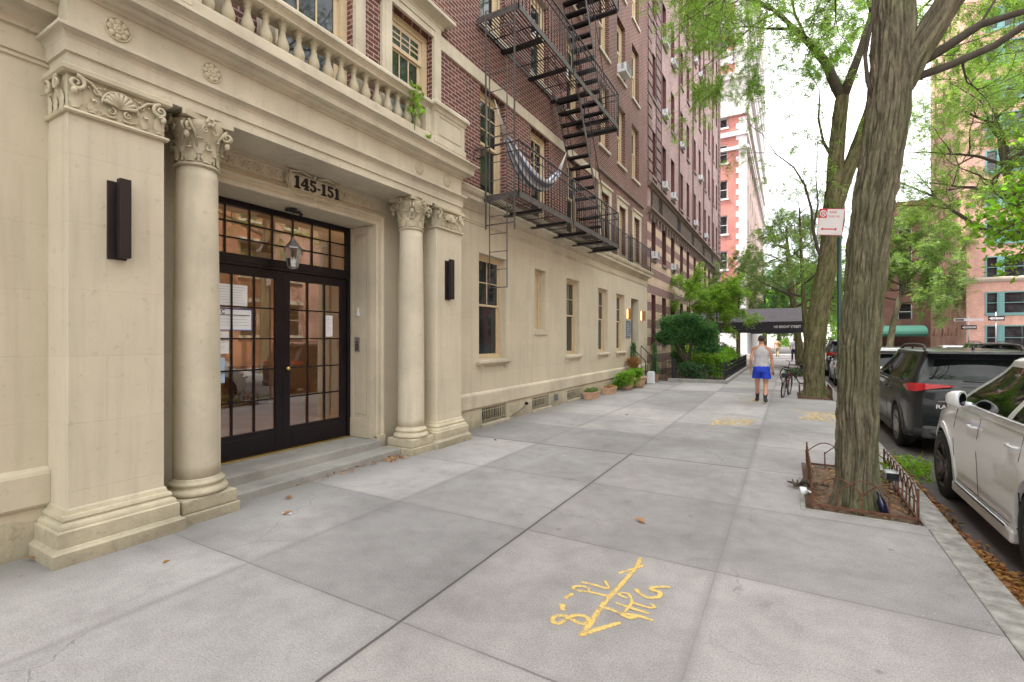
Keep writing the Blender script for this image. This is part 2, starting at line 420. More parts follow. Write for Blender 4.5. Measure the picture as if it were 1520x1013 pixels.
    ck = mth(nt, 'MULTIPLY', mask(vc.outputs['Distance'], 0.0006, 0.0022), ramp(nt, n1, [(0.50, 0.0), (0.60, 1.0)]))
    c = mixc(nt, mth(nt, 'MULTIPLY', ck, 0.6), c, (0.09, 0.085, 0.08))
    # gum / oil spots
    vo = nn(nt, 'ShaderNodeTexVoronoi'); vo.inputs['Scale'].default_value = 1.9; nt.links.new(tc.outputs['Object'], vo.inputs['Vector'])
    vr = mth(nt, 'ADD', vo.outputs['Distance'], mth(nt, 'MULTIPLY', n2, 0.06))
    spot = nn(nt, 'ShaderNodeMapRange'); spot.inputs[1].default_value = 0.065; spot.inputs[2].default_value = 0.085; spot.inputs[3].default_value = 1; spot.inputs[4].default_value = 0
    nt.links.new(vr, spot.inputs[0])
    c = mixc(nt, mth(nt, 'MULTIPLY', spot.outputs[0], 0.5), c, (0.13, 0.125, 0.125))
    vo2 = nn(nt, 'ShaderNodeTexVoronoi'); vo2.inputs['Scale'].default_value = 7.0; nt.links.new(tc.outputs['Object'], vo2.inputs['Vector'])
    sp2 = nn(nt, 'ShaderNodeMapRange'); sp2.inputs[1].default_value = 0.03; sp2.inputs[2].default_value = 0.05; sp2.inputs[3].default_value = 1; sp2.inputs[4].default_value = 0
    nt.links.new(vo2.outputs['Distance'], sp2.inputs[0])
    c = mixc(nt, mth(nt, 'MULTIPLY', sp2.outputs[0], 0.45), c, (0.62, 0.61, 0.58))
    c = mixc(nt, mth(nt, 'MULTIPLY', wide, 0.34), c, (0.20, 0.195, 0.20))
    c = mixc(nt, mth(nt, 'MULTIPLY', line, 0.90), c, (0.07, 0.066, 0.066))
    # grime where the wall meets the pavement and by the kerb
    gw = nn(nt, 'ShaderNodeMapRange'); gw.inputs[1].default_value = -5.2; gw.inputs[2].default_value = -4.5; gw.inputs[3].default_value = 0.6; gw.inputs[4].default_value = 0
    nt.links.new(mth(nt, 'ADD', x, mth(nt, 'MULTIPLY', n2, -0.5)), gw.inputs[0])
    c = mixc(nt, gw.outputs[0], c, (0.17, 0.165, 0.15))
    nt.links.new(c, b.inputs['Base Color']); b.inputs['Roughness'].default_value = 0.86; b.inputs['Specular IOR Level'].default_value = 0.35
    h = mth(nt, 'SUBTRACT', mth(nt, 'ADD', mth(nt, 'MULTIPLY', n3, 0.25), mth(nt, 'MULTIPLY', n4, 0.15)), mth(nt, 'MULTIPLY', line, 1.2))
    bump(nt, b, h, 0.5, 0.008)
    return m
def asphalt():
    m, nt, b, tc, out = newmat('patched_grey_asphalt')
    n1 = noi(nt, tc.outputs['Object'], 0.7, 6, 0.6); n3 = noi(nt, tc.outputs['Object'], 120, 3, 0.7)
    c = ramp(nt, n1, [(0.3, (0.085, 0.080, 0.080)), (0.7, (0.15, 0.142, 0.142))])
    c = mixc(nt, 1.0, c, ramp(nt, n3, [(0.3, 0.6), (0.7, 1.5)]), 'MULTIPLY')
    nt.links.new(c, b.inputs['Base Color']); b.inputs['Roughness'].default_value = 0.9
    bump(nt, b, n3, 0.6, 0.008); return m
m_conc = concrete(); m_asph = asphalt()
m_kerb = plain('speckled_granite_kerb', (0.30, 0.288, 0.268), 0.85, var=0.4, vscale=9, bstr=0.5, bscale=45, col2=(0.42, 0.41, 0.385))
m_curb2 = plain('grey_coping_stone', (0.30, 0.295, 0.28), 0.85, var=0.2, vscale=6, bstr=0.4)
SZ = -0.15
mb = MB(); mb.quad((-400,-400,SZ-0.35),(400,-400,SZ-0.35),(400,400,SZ-0.35),(-400,400,SZ-0.35))
tag(build('ground', mb, m_asph, fix=False), kind='structure')
mb = MB(); mb.box((1.2,-60,SZ-0.3),(9.9,46,SZ)); mb.box((-120,46,SZ-0.3),(160,58,SZ)); mb.box((1.2,58,SZ-0.3),(9.9,260,SZ))
tag(build('road', mb, m_asph), kind='structure')
# pavement with a real hole for the tree pits
def slab_with_holes(x0, x1, y0, y1, holes, z1, z0):
    xs = sorted({x0, x1} | {h[0] for h in holes} | {h[1] for h in holes})
    ys = sorted({y0, y1} | {h[2] for h in holes} | {h[3] for h in holes})
    mb = MB()
    def inside(a, b): return any(h[0] <= a <= h[1] and h[2] <= b <= h[3] for h in holes)
    for i in range(len(xs)-1):
        for j in range(len(ys)-1):
            if not inside((xs[i]+xs[i+1])/2, (ys[j]+ys[j+1])/2):
                mb.quad((xs[i],ys[j],z1),(xs[i+1],ys[j],z1),(xs[i+1],ys[j+1],z1),(xs[i],ys[j+1],z1))
    for h in holes:
        a, b2, c, d = h
        for p, q in (((a,c),(b2,c)),((b2,c),(b2,d)),((b2,d),(a,d)),((a,d),(a,c))):
            mb.quad((p[0],p[1],z1),(q[0],q[1],z1),(q[0],q[1],z0),(p[0],p[1],z0))
    mb.quad((x1,y0,z1),(x1,y1,z1),(x1,y1,z0),(x1,y0,z0)); mb.quad((x0,y1,z1),(x1,y1,z1),(x1,y1,z0),(x0,y1,z0))
    return mb
PITS = [(0.14, 1.065, 5.66, 7.75), (0.20, 1.065, 15.9, 17.9), (0.20, 1.065, 25.2, 26.8), (0.20,1.065,35.2,36.8)]
mb = slab_with_holes(-9.5, 1.07, -30, 45.7, PITS, 0.0, -0.12)
tag(build('pavement', mb, m_conc, fix=False), kind='structure')
mb = MB(); mb.box((-60,58,-0.3),(1.07,240,0)); mb.box((10.15,-60,-0.3),(60,45.7,0)); mb.box((10.15,58.3,-0.3),(90,240,0))
tag(build('far_pavement', mb, m_conc), kind='structure')
mb = MB()
y = -30.0
while y < 45.4:
    L = 1.9 + R.random()*0.8; y2 = min(45.7, y+L)
    j = R.uniform(-0.008, 0.008)
    mb.box((1.072+j, y+0.004, -0.4), (1.285+j, y2-0.004, 0.003+R.uniform(-0.004,0.004)), 0.012); y = y2
mb.box((1.072,58.05,-0.4),(1.315,240,0.003),0.012); mb.box((9.9,-60,-0.4),(10.15,45.7,0.003),0.012); mb.box((9.9,58.3,-0.4),(10.15,240,0.003),0.012)
tag(build('kerb', mb, m_kerb), kind='structure')
# pit soil
for i, (a, b2, c, d) in enumerate(PITS):
    mb = MB(); n = 26
    for ix in range(n+1):
        for iy in range(n+1):
            xx = a+(b2-a)*ix/n; yy = c+(d-c)*iy/n
            e = min(ix, n-ix, iy, n-iy)/n
            zz = -0.045 + min(e*0.35, 0.05) + 0.025*noise.noise(V((xx*7,yy*7,1)))
            mb.v.append((xx,yy,zz))
    for ix in range(n):
        for iy in range(n):
            k = ix*(n+1)+iy; mb.f.append((k,k+n+1,k+n+2,k+1)); mb.sm.append(True)
    tag(build('soil', mb, m_soil), ['dry brown soil of the near tree pit','soil round the foot of the second street tree','soil of the third tree pit','soil of the fourth tree pit'][i], 'soil', kind='stuff')
# pale edge strip of the first pit
mb = MB(); mb.box((0.095,5.615,-0.05),(0.139,6.9,0.008),0.004); mb.box((0.1399,5.615,-0.05),(.95,5.658,0.007),0.004)
tag(build('pit_edging', mb, m_curb2), 'pale worn stone edging round the near tree pit', 'edging')
# yellow spray-paint marks (projected ground strokes, real size)
def paintmat(name, col, thin):
    m, nt, b, tc, out = newmat(name)
    n1 = noi(nt, tc.outputs['Object'], 60, 4, 0.8); n2 = noi(nt, tc.outputs['Object'], 9, 3, 0.6)
    at = nn(nt, 'ShaderNodeAttribute'); at.attribute_name = 'edge'
    f = mth(nt, 'MULTIPLY', at.outputs['Fac'], mth(nt, 'ADD', 1.0, mth(nt, 'MULTIPLY', mth(nt, 'SUBTRACT', n1, 0.5), 3.2)))
    f = mth(nt, 'MULTIPLY', f, mth(nt, 'ADD', 1.0, mth(nt, 'MULTIPLY', mth(nt, 'SUBTRACT', n2, 0.5), 2.4)))
    mr = nn(nt, 'ShaderNodeMapRange'); mr.inputs[1].default_value = thin; mr.inputs[2].default_value = thin+.75; mr.inputs[4].default_value = .92; nt.links.new(f, mr.inputs[0])
    tr = nn(nt, 'ShaderNodeBsdfTransparent'); b.inputs['Base Color'].default_value = c4(col); b.inputs['Roughness'].default_value = 0.7
    mx = nn(nt, 'ShaderNodeMixShader'); nt.links.new(mr.outputs[0], mx.inputs[0]); nt.links.new(tr.outputs[0], mx.inputs[1]); nt.links.new(b.outputs[0], mx.inputs[2])
    nt.links.new(mx.outputs[0], out.inputs[0]); return m
m_yel = paintmat('yellow_spray_paint', (0.76, 0.55, 0.18), 0.14)
m_yel2 = paintmat('faded_yellow_spray_paint', (0.72, 0.56, 0.30), 0.46)
def strokes(name, label, lst, w, mat, z=0.0015):
    me_v = []; me_f = []; ed = []
    for st in lst:
        ww = st[0]; pts = [V((p[0],p[1],0)) for p in st[1]]
        # catmull resample
        if len(pts) > 2:
            q = []
            P = [pts[0]*2-pts[1]] + pts + [pts[-1]*2-pts[-2]]
            for i in range(1, len(P)-2):
                for k in range(6):
                    t = k/6
                    q.append(0.5*((2*P[i])+(-P[i-1]+P[i+1])*t+(2*P[i-1]-5*P[i]+4*P[i+1]-P[i+2])*t*t+(-P[i-1]+3*P[i]-3*P[i+1]+P[i+2])*t**3))
            q.append(pts[-1]); pts = q
        # rounded ends
        d0 = (pts[0]-pts[1]).normalized()*w*ww*0.5; d1 = (pts[-1]-pts[-2]).normalized()*w*ww*0.5
        pts = [pts[0]+d0] + pts + [pts[-1]+d1]
        n0 = len(me_v)
        for i, p in enumerate(pts):
            d = (pts[min(i+1,len(pts)-1)]-pts[max(i-1,0)]).normalized(); nrm = V((-d.y,d.x,0))
            endf = 0.0 if i in (0, len(pts)-1) else 1.0
            for k, (o, e) in enumerate(((-1.7,0),(-1.1,.22),(-0.6,.8),(0,1),(0.6,.8),(1.1,.22),(1.7,0))):
                me_v.append((p.x+nrm.x*o*w*ww, p.y+nrm.y*o*w*ww, z+i*.00004)); ed.append(e*endf)
        for i in range(len(pts)-1):
            for k in range(6):
                a = n0+i*7+k; me_f.append((a,a+1,a+8,a+7))
        z += 0.0002
    me = bpy.data.meshes.new(name); me.from_pydata(me_v, [], me_f)
    at = me.attributes.new('edge', 'FLOAT', 'POINT'); at.data.foreach_set('value', ed)
    me.materials.append(mat); o = bpy.data.objects.new(name, me); COL.objects.link(o)
    return tag(o, label, 'pavement marking')
F_, H_ = 717.6, 1.70
A_ = math.atan(412/717.6); S_, C_ = sin(A_), cos(A_)
def gp(u, v, z=0.0):      # survey helper: pixel measurement of the pavement plane -> metres
    t = (H_-z)*F_/(v-503.0); s = (u-760.0)/F_
    return ((-S_+s*C_)*t, (C_+s*S_)*t)
def Z(x, y): return gp(780+x/5.846, 800+y/5.847)
gl = [
 (1.0, [Z(1000,170),(Z(930,290)),Z(700,540),Z(560,740),Z(480,845)]),
 (0.9, [Z(480,845),Z(620,790),Z(820,730)]), (0.7, [Z(810,300),Z(930,265),Z(1030,230)]),
 (0.9, [Z(560,720),Z(480,740),Z(400,700),Z(330,670),Z(250,680),Z(240,725),Z(290,740),Z(360,700),Z(430,670),Z(520,680),Z(560,720)]),
 (1.0, [Z(320,620),Z(322,570)]), (0.9, [Z(345,520),Z(405,478)]),
 (0.7, [Z(710,500),Z(560,465),Z(470,455),Z(415,435),Z(440,415),Z(530,425),Z(550,455)]),
 (0.7, [Z(490,380),Z(600,405),Z(720,435),Z(690,370)]),
 (0.8, [Z(690,600),Z(830,650),Z(960,670),Z(1100,710)]),
 (0.7, [Z(780,560),Z(900,600),Z(1075,655)]), (0.6, [Z(930,560),Z(1060,600),Z(1120,600),Z(1090,570)]),
 (0.6, [Z(860,640),Z(920,560),Z(900,490),Z(830,475),Z(815,495),Z(880,520)]), (0.9, [Z(960,440),Z(990,480),Z(1060,515),Z(1150,510),Z(1165,470),Z(1090,445),Z(1130,425),Z(1250,425)]),
 (0.9, [Z(830,660),Z(900,690),Z(960,680)]),
]
strokes('spray_mark', 'large yellow spray painted arrow and letters on the near pavement slab', gl, 0.020, m_yel)
def scrib(cx, cy, w, h, n, seed):
    r = random.Random(seed); out = []
    for i in range(n):
        a = (cx+r.uniform(-w,w), cy+r.uniform(-h,h)); out.append((r.uniform(.8,1.5), [a, (a[0]+r.uniform(-w,w)*0.9, a[1]+r.uniform(-h,h)*0.9), (a[0]+r.uniform(-w,w)*0.9, a[1]+r.uniform(-h,h)*0.9)]))
    return out
strokes('spray_mark', 'faded yellow spray scribble at mid distance on the open pavement', scrib(-1.05,10.75,0.26,0.40,15,3), 0.045, m_yel2)
strokes('spray_mark', 'worn pale yellow spray streaks just past the near tree by the kerb', scrib(0.55,12.7,0.32,0.7,16,5), 0.04, m_yel2)
strokes('spray_mark', 'faint yellow spray patch beside the walking man', scrib(-0.9,15.2,0.2,0.6,7,9), 0.035, m_yel2)
# ------------------------------------------------------------ near building
XW = -5.15; CY = 4.075
BLD = thing('apartment_building', 'dark red brick apartment house with a cream painted stone ground floor and columned entrance', 'apartment building', (XW, 9, 0))
def wall(mb, X, y0, y1, z0, z1, holes, depth, reveal=None):
    """wall facing +X with openings; reveals go back by depth (into reveal builder)"""
    rv = reveal or mb
    ys = sorted({y0, y1} | {min(max(h[0],y0),y1) for h in holes} | {min(max(h[1],y0),y1) for h in holes})
    zs = sorted({z0, z1} | {min(max(h[2],z0),z1) for h in holes} | {min(max(h[3],z0),z1) for h in holes})
    for i in range(len(ys)-1):
        for j in range(len(zs)-1):
            cy, cz = (ys[i]+ys[i+1])/2, (zs[j]+zs[j+1])/2
            if not any(h[0] < cy < h[1] and h[2] < cz < h[3] for h in holes):
                mb.quad((X,ys[i],zs[j]),(X,ys[i+1],zs[j]),(X,ys[i+1],zs[j+1]),(X,ys[i],zs[j+1]))
    for h in holes:
        a, b, c, d = h[:4]; D = X - (h[4] if len(h) > 4 else depth)
        rv.quad((X,a,c),(X,a,d),(D,a,d),(D,a,c)); rv.quad((X,b,c),(D,b,c),(D,b,d),(X,b,d))
        rv.quad((X,a,d),(X,b,d),(D,b,d),(D,a,d)); rv.quad((X,a,c),(D,a,c),(D,b,c),(X,b,c))
def sweep(mb, prof, path, closed=False):
    """sweep profile [(out,z)] along plan path [(x,y)], outward = right-hand side of travel"""
    n = len(path); P = []
    for i in range(n):
        p = V(path[i]);
        d0 = (V(path[i])-V(path[i-1])).normalized() if i > 0 else None
        d1 = (V(path[i+1])-V(path[i])).normalized() if i < n-1 else None
        n0 = V((d0.y,-d0.x)) if d0 else None; n1 = V((d1.y,-d1.x)) if d1 else None
        if n0 is None: m = n1
        elif n1 is None: m = n0
        else:
            m = (n0+n1); m = m/(m.length_squared/2) if m.length > 1e-6 else n0
        P.append((p, m))
    k = len(prof)
    vs = [(p.x+m.x*o, p.y+m.y*o, z) for (p, m) in P for (o, z) in prof]
    fs = []
    for i in range(n-1):
        for j in range(k-1):
            a = i*k+j; fs.append((a, a+k, a+k+1, a+1))
    mb.add(vs, fs)
    # end caps
    mb.f.append(tuple(len(mb.v)-len(vs)+j for j in range(k))); mb.sm.append(False)
    mb.f.append(tuple(len(mb.v)-k+j for j in range(k-1,-1,-1))); mb.sm.append(False)
def arcp(c0, c1, n=5, convex=True):
    """quarter curve between two (out,z) points"""
    out = []
    for i in range(n+1):
        t = i/n*pi/2
        if convex: out.append((c0[0]+(c1[0]-c0[0])*sin(t), c0[1]+(c1[1]-c0[1])*(1-cos(t))))
        else: out.append((c0[0]+(c1[0]-c0[0])*(1-cos(t)), c0[1]+(c1[1]-c0[1])*sin(t)))
    return out
# openings of the cream ground floor: y0,y1,z0,z1
GF = [(7.70,8.72,1.30,3.35,.22),(10.04,10.62,1.92,3.34,.22),(11.89,12.79,1.27,3.32,.22),(14.35,15.24,1.27,3.29,.22),(16.16,17.10,1.27,3.26,.22),(17.95,18.98,0.50,3.22,.30)]
GR = [(7.80,8.74,0.05,0.345,.18),(9.91,10.81,0.05,0.325,.18),(11.93,12.84,0.05,0.30,.18)]
PY0, PY1 = 1.51, 6.62
mb = MB(); wall(mb, XW, -14, 1.56, -0.2, 4.3, [], .2); wall(mb, XW, PY1-0.05, 20.3, -0.2, 4.3, GF+GR, .2)
mb.quad((XW,20.3,-.2),(XW-1,20.3,-.2),(XW-1,20.3,4.3),(XW,20.3,4.3))
build('ground_floor_wall', mb, m_cream, BLD, fix=False)
# water table ledge, fillets and base cornice, left and right of the portico
def belts(y0, y1, nm):
    w = [(0,0.36),(0.035,0.38),(0.05,0.40),(0.05,0.63),(0.04,0.655),(0.0,0.685)]
    mb = MB(); sweep(mb, w, [(XW,y1),(XW,y0)][::-1] if False else [(XW,y0),(XW,y1)]); build('water_table', mb, m_creamt, BLD)
    mb = MB(); sweep(mb, [(0,3.86),(0.018,3.865),(0.018,3.885),(0.006,3.89),(0.006,3.90),(0.022,3.905),(0.022,3.93),(0,3.94)], [(XW,y0),(XW,y1)])
    pr = [(0,4.10)] + [(0.03,4.10),(0.03,4.14)] + arcp((0.03,4.14),(0.12,4.22),5,False) + [(0.19,4.225),(0.19,4.30)] + arcp((0.19,4.305),(0.25,4.39),5,True) + [(0.26,4.39),(0.26,4.425),(0.0,4.47)]
    sweep(mb, pr, [(XW,y0),(XW,y1)]); build('base_cornice', mb, m_creamt, BLD)
belts(-14, 1.508, 'l'); belts(PY1+0.003, 20.32, 'r')
# rough painted plinth below the ledge, breaking through the pavement
def roughband(mb, y0, y1, x, h, holes=()):
    n = int((y1-y0)/0.04); rows = 5
    base = len(mb.v)
    for i in range(n+1):
        y = y0+(y1-y0)*i/n
        for j in range(rows):
            z = -0.05 + (h+0.05)*j/(rows-1)
            o = 0.004 + 0.010*noise.noise(V((y*5, z*9, 3))) + (0.012*abs(noise.noise(V((y*2.3, 0, 5)))) if j < 2 else 0)
            if j == rows-1: o = -0.01
            mb.v.append((x+o, y, z))
    for i in range(n):
        for j in range(rows-1):
            a = base+i*rows+j; mb.f.append((a,a+rows,a+rows+1,a+1)); mb.sm.append(True)
mb = MB()
for a, b in ((-14,1.45),(6.65,7.78),(8.76,9.89),(10.83,11.91),(12.86,17.8)):
    mb = MB(); roughband(mb, a, b, XW, 0.358); build('plinth', mb, m_base, BLD)
# cellar grilles
for k, g in enumerate(GR):
    fr = MB()
    fr.box((XW-0.15,g[0]+.001,g[2]+.001),(XW-0.145,g[1]-.001,g[3]-.001))
    o = build('cellar_opening', fr, m_dark, BLD)
    mb = MB(); n = 12
    for i in range(n+1):
        y = g[0]+0.03+(g[1]-g[0]-0.06)*i/n
        mb.tube([(XW-0.02,y,g[2]+.002),(XW-0.02+R.uniform(-.004,.004),y+R.uniform(-.008,.008),g[3]-.002)], 0.008, 6)
    for z in (g[2]+.05, g[3]-.05): mb.box((XW-0.035,g[0]+.005,z-.01),(XW-0.028,g[1]-.005,z+.01))
    build('grille', mb, m_creamt if k else m_carve, o)
    s = MB(); s.box((XW-.1,g[0]-.06,-.03),(XW+.06,g[1]+.06,g[2]-.001),.01); build('sill', s, m_creamt, o)
# -- windows
def sash(parent, X, y0, y1, z0, z1, mat=None, cols=2, rows_up=2, rows_dn=1, fw=0.07, depth=0.09, pane=None, mode='sash', mw=0.018):
    mat = mat or m_wood; pane = pane or m_glass
    f = MB()
    f.box((X-depth,y0,z0),(X+0.0,y0+fw,z1)); f.box((X-depth,y1-fw,z0),(X,y1,z1))
    f.box((X-depth,y0+fw,z1-fw),(X,y1-fw,z1)); f.box((X-depth,y0+fw,z0),(X,y1-fw,z0+fw*.8))
    zm = z0+(z1-z0)*0.52 if mode == 'sash' else z0+(z1-z0)*0.72
    a, b = y0+fw, y1-fw; iw = fw*0.62
    # upper sash forward, lower sash back
    for (c, d, xx, nr) in ((zm-0.02, z1-fw, X-0.025, rows_up), (z0+fw*.8, zm+0.02, X-0.055, rows_dn)):
        f.box((xx-.022,a,c),(xx,a+iw,d)); f.box((xx-.022,b-iw,c),(xx,b,d)); f.box((xx-.022,a+iw,d-iw),(xx,b-iw,d)); f.box((xx-.022,a+iw,c),(xx,b-iw,c+iw*.9))
        for k in range(1, cols): 
            y = a+iw+(b-a-2*iw)*k/cols
            if nr > 0 and not (mode == 'sash' and xx < X-.05): f.box((xx-.015,y-mw/2,c+iw),(xx-.002,y+mw/2,d-iw))
        for k in range(1, max(nr,1)):
            z = c+iw+(d-c-2*iw)*k/nr; f.box((xx-.0155,a+iw,z-mw/2),(xx-.0025,b-iw,z+mw/2))
    o = build('window', f, mat, parent)
    g = MB(); g.box((X-.045,a,zm),(X-.040,b,z1-fw)); g.box((X-.075,a,z0+fw*.7),(X-.070,b,zm))
    build('pane', g, pane, o)
    return o
def sillb(parent, y0, y1, z, X=XW, big=True):
    s = MB()
    s.box((X-.22,y0-.09,z-.10),(X+.09,y1+.09,z-.045),.008); s.box((X-.2,y0-.06,z-.14),(X+.05,y1+.06,z-.10),.006)
    if big:
        for y in (y0+.02, y1-.10):
            s.prism([(X-.01,z-.141),(X+.055,z-.141),(X+.05,z-.17),(X+.025,z-.195),(X+.022,z-.225),(X-.01,z-.225)], 'y', y, y+.08)
    s.prism([(X-.22,z-.001),(X-.22,z-.045),(X+.07,z-.045)], 'y', y0+.001, y1-.001)
    return build('sill', s, m_creamt, parent)
for i, (a, b, c, d, dep) in enumerate(GF):
    if i == 1:
        s = MB(); s.box((XW-.2,a+.001,c+.001),(XW-.185,b-.001,d-.001)); s.box((XW-.1845,a+.001,c+.001),(XW-.15,a+.10,d-.001)); s.box((XW-.1845,b-.10,c+.001),(XW-.15,b-.001,d-.001)); s.box((XW-.1845,a+.1,d-.1),(XW-.151,b-.1,d-.001)); w = build('blind_window', s, m_wood, BLD)
        s = MB(); s.box((XW-.2,a-.04,c-.13),(XW+.035,b+.04,c-.001),.008); build('sill', s, m_creamt, w)
    elif i == 5:
        s = MB(); s.box((XW-.30,a+.001,c),(XW-.25,b-.001,d-.001)); w = build('side_door', s, m_door, BLD)
        s = MB(); s.box((XW-.249,a+.25,c+1.1),(XW-.246,b-.25,d-.6)); build('pane', s, m_glass, w)
        s = MB(); s.sphere((XW-.20,b-.15,c+1.0),.03); build('handle', s, m_brass, w)
        s = MB(); s.box((XW-.8,a-.35,-.1),(-4.75,b+.35,.17),.01); s.box((XW-.8,a-.35,.171),(-4.95,b+.35,.34),.01); s.box((XW-.8,a-.05,.341),(-5.13,b+.05,.499),.01)
        build('side_steps', s, m_step, BLD)
    else:
        w = sash(BLD, XW-.12, a, b, c, d, cols=2, rows_up=2, rows_dn=1)
        sillb(w, a, b, c+.02)
# -- brick storeys
UY = [(7.75,8.70),(9.84,10.80),(11.90,12.85),(14.42,15.38),(16.25,17.2),(18.05,19.0)]
H2 = [(7.75,8.70,4.48,6.58,.24),(9.84,10.80,4.48,6.58,.24),(11.90,12.85,4.48,6.58,.24),(14.55,15.35,4.62,6.35,.24),(16.40,17.20,4.62,6.35,.24),(18.25,19.05,4.62,6.35,.24)]
HP = [(5.32,6.30,4.95,6.70,.24),(3.45,4.62,4.95,6.85,.24),(1.7,2.7,4.95,6.7,.24)]
HU = []
for k in range(4):
    for (a, b) in UY: HU.append((a,b,7.80+3.02*k,9.85+3.02*k,.24))
mb = MB(); wall(mb, XW-0.001, -14, 20.3, 4.3, 21, H2+HP+HU, .24)
mb.quad((XW,20.3,4.3),(XW-.6,20.3,4.3),(XW-.6,20.3,21),(XW,20.3,21))
mb.quad((XW-.001,-14,21),(XW-.001,20.3,21),(XW-9,20.3,21),(XW-9,-14,21)); mb.quad((XW-9,-14,0),(XW-9,20.3,0),(XW-9,20.3,21),(XW-9,-14,21))
mb.quad((XW-.001,-14,-.2),(XW-9,-14,-.2),(XW-9,-14,21),(XW-.001,-14,21))
build('brick_wall', mb, m_brick, BLD, fix=False)
for i, h in enumerate(H2):
    w = sash(BLD, XW-.13, h[0], h[1], h[2], h[3], cols=2 if i < 3 else 1, rows_up=3 if i < 3 else 1, rows_dn=1, fw=.10)
    if i >= 3:
        s = MB()
        a, b, c, d = h[:4]
        for q in ((a-.20,a-.001),(b+.001,b+.20)): s.box((XW-.05,q[0],c-.12),(XW+.035,q[1],d+.001)); 
        s.box((XW-.05,a-.20,d+.0015),(XW+.04,b+.20,d+.19)); s.box((XW-.05,a-.24,d+.1905),(XW+.09,b+.24,d+.26),.008)
        s.box((XW-.2,a-.0005,c-.12),(XW+.05,b+.0005,c-.001))
        build('stone_surround', s, m_creamt, w)
for h in HU:
    w = sash(BLD, XW-.14, h[0], h[1], h[2], h[3], cols=1, rows_up=1, fw=.13, depth=.07)
    s = MB(); s.box((XW-.13,h[0]-.05,h[2]-.09),(XW+.06,h[1]+.05,h[2]-.001),.006); build('sill', s, m_creamt, w)
for i, h in enumerate(HP):
    a, b, c, d = h[:4]
    w = sash(BLD, XW-.11, a, b, c, d, cols=3 if i < 2 else 2, rows_up=3, rows_dn=2, mode='transom', fw=.11, mw=.022)
    s = MB()
    for q in ((a-.19,a-.001),(b+.001,b+.19)): s.box((XW-.05,q[0],4.45),(XW+.045,q[1],d)); 
    s.box((XW-.05,a-.19,d+.0005),(XW+.046,b+.19,d+.22))
    for q in ((a-.125,a-.004),(b+.004,b+.125)): s.box((XW+.01,q[0],4.451),(XW+.062,q[1],d+.1),.006)
    s.box((XW-.04,a-.124,d+.101),(XW+.064,b+.124,d+.13),.006)
    build('stone_surround', s, m_creamt, w)
    s = MB(); sweep(s, [(0.0,d+.2205),(.05,d+.2205)]+arcp((.05,d+.25),(.15,d+.33),5,False)+[(.2,d+.335),(.2,d+.39),(0,d+.43)], [(XW-.04,a-.2),(XW+.002,a-.2),(XW+.002,b+.2),(XW-.04,b+.2)]); build('hood', s, m_creamt, w)
# stone band at the head of the first floor windows
mb = MB()
for a, b in ((6.50,14.28),): mb.box((XW-.03,a,6.60),(XW+.03,b,6.83),.006)
mb.box((XW-.03,-14,6.60),(XW+.03,1.49,6.83),.006); mb.box((XW-.03,2.91,6.60),(XW+.03,3.25,6.83)); mb.box((XW-.03,4.82,6.60),(XW+.03,5.12,6.83))
mb.box((XW-.04,-14,20.4),(XW+.35,20.3,21.1),.02)
build('stone_band', mb, m_creamt, BLD)
# dark damp corbel line above the pair windows
mb = MB(); mb.box((XW-.02,14.2,6.95),(XW+.07,19.6,7.03),.01); build('drip_ledge', mb, m_belt, BLD)
# ------------------------------------------------------------ portico
XF = -4.78; XB = -5.35
mb = MB()      # back wall of the portico with the door recess
OY0, OY1, OZ = 2.93, 5.215, 3.39
wall(mb, XB, PY0+.1, PY1-.1, -.2, 3.80, [(OY0,OY1,-.2,OZ,.53)], .53)
build('portico_back_wall', mb, m_cream, BLD, fix=False)
# left and right piers
def volute(mb, c, ax, ay, r=0.07, turns=1.6, tr=0.014, sgn=1):
    pts = []; rr = []
    n = 26
    for i in range(n+1):
        t = i/n; a = sgn*(t*turns*2*pi) + pi*0.5; q = r*(1-t*0.86)
        pts.append(c + ax*(q*cos(a)) + ay*(q*sin(a)) + ax.cross(ay)*(0.012*t)); rr.append(tr*(1-0.45*t))
    mb.tube(pts, rr, 7)
def leafshape(mb, base, up, out, side, h, w, curl=0.05):
    """acanthus-like leaf: ribbed strip curling outward at its tip"""
    n = 7; m = 5; vs = []; fs = []
    for i in range(n+1):
        t = i/n
        ww = w*(0.55+0.65*sin(pi*min(t*1.05,1)))*(1-0.35*t)
        cz = h*(t if t < .85 else .85+(t-.85)*0.2); co = 0.012+curl*max(0, (t-.5)/.5)**2
        if t > .93: cz -= 0.02
        for j in range(m):
            u = (j/(m-1)-0.5)*2
            rib = 0.008*(1-abs(u)) + 0.004*cos(t*22)*abs(u)
            vs.append(base + up*cz + side*(u*ww*0.5*(1+0.12*cos(t*22))) + out*(co + rib - abs(u)*0.004))
    for i in range(n):
        for j in range(m-1):
            a = i*m+j; fs.append((a,a+1,a+m+1,a+m))
    mb.add(vs, fs, True)
def shell(mb, c, ax, ay, out, r):
    n = 9
    for i in range(n):
        a = radians(12 + 156*i/(n-1))
        d = ax*cos(a)+ay*sin(a)
        pts = [c+out*0.01, c+d*r*0.5+out*0.028, c+d*r*0.92+out*0.030, c+d*r*1.0+out*0.012]
        mb.tube(pts, [0.006, r*0.12, r*0.15, r*0.07], 7)
    pts = [c+(ax*cos(radians(t))+ay*sin(radians(t)))*r*1.06+out*0.02 for t in range(-10,191,12)]
    mb.tube(pts, 0.009, 6)
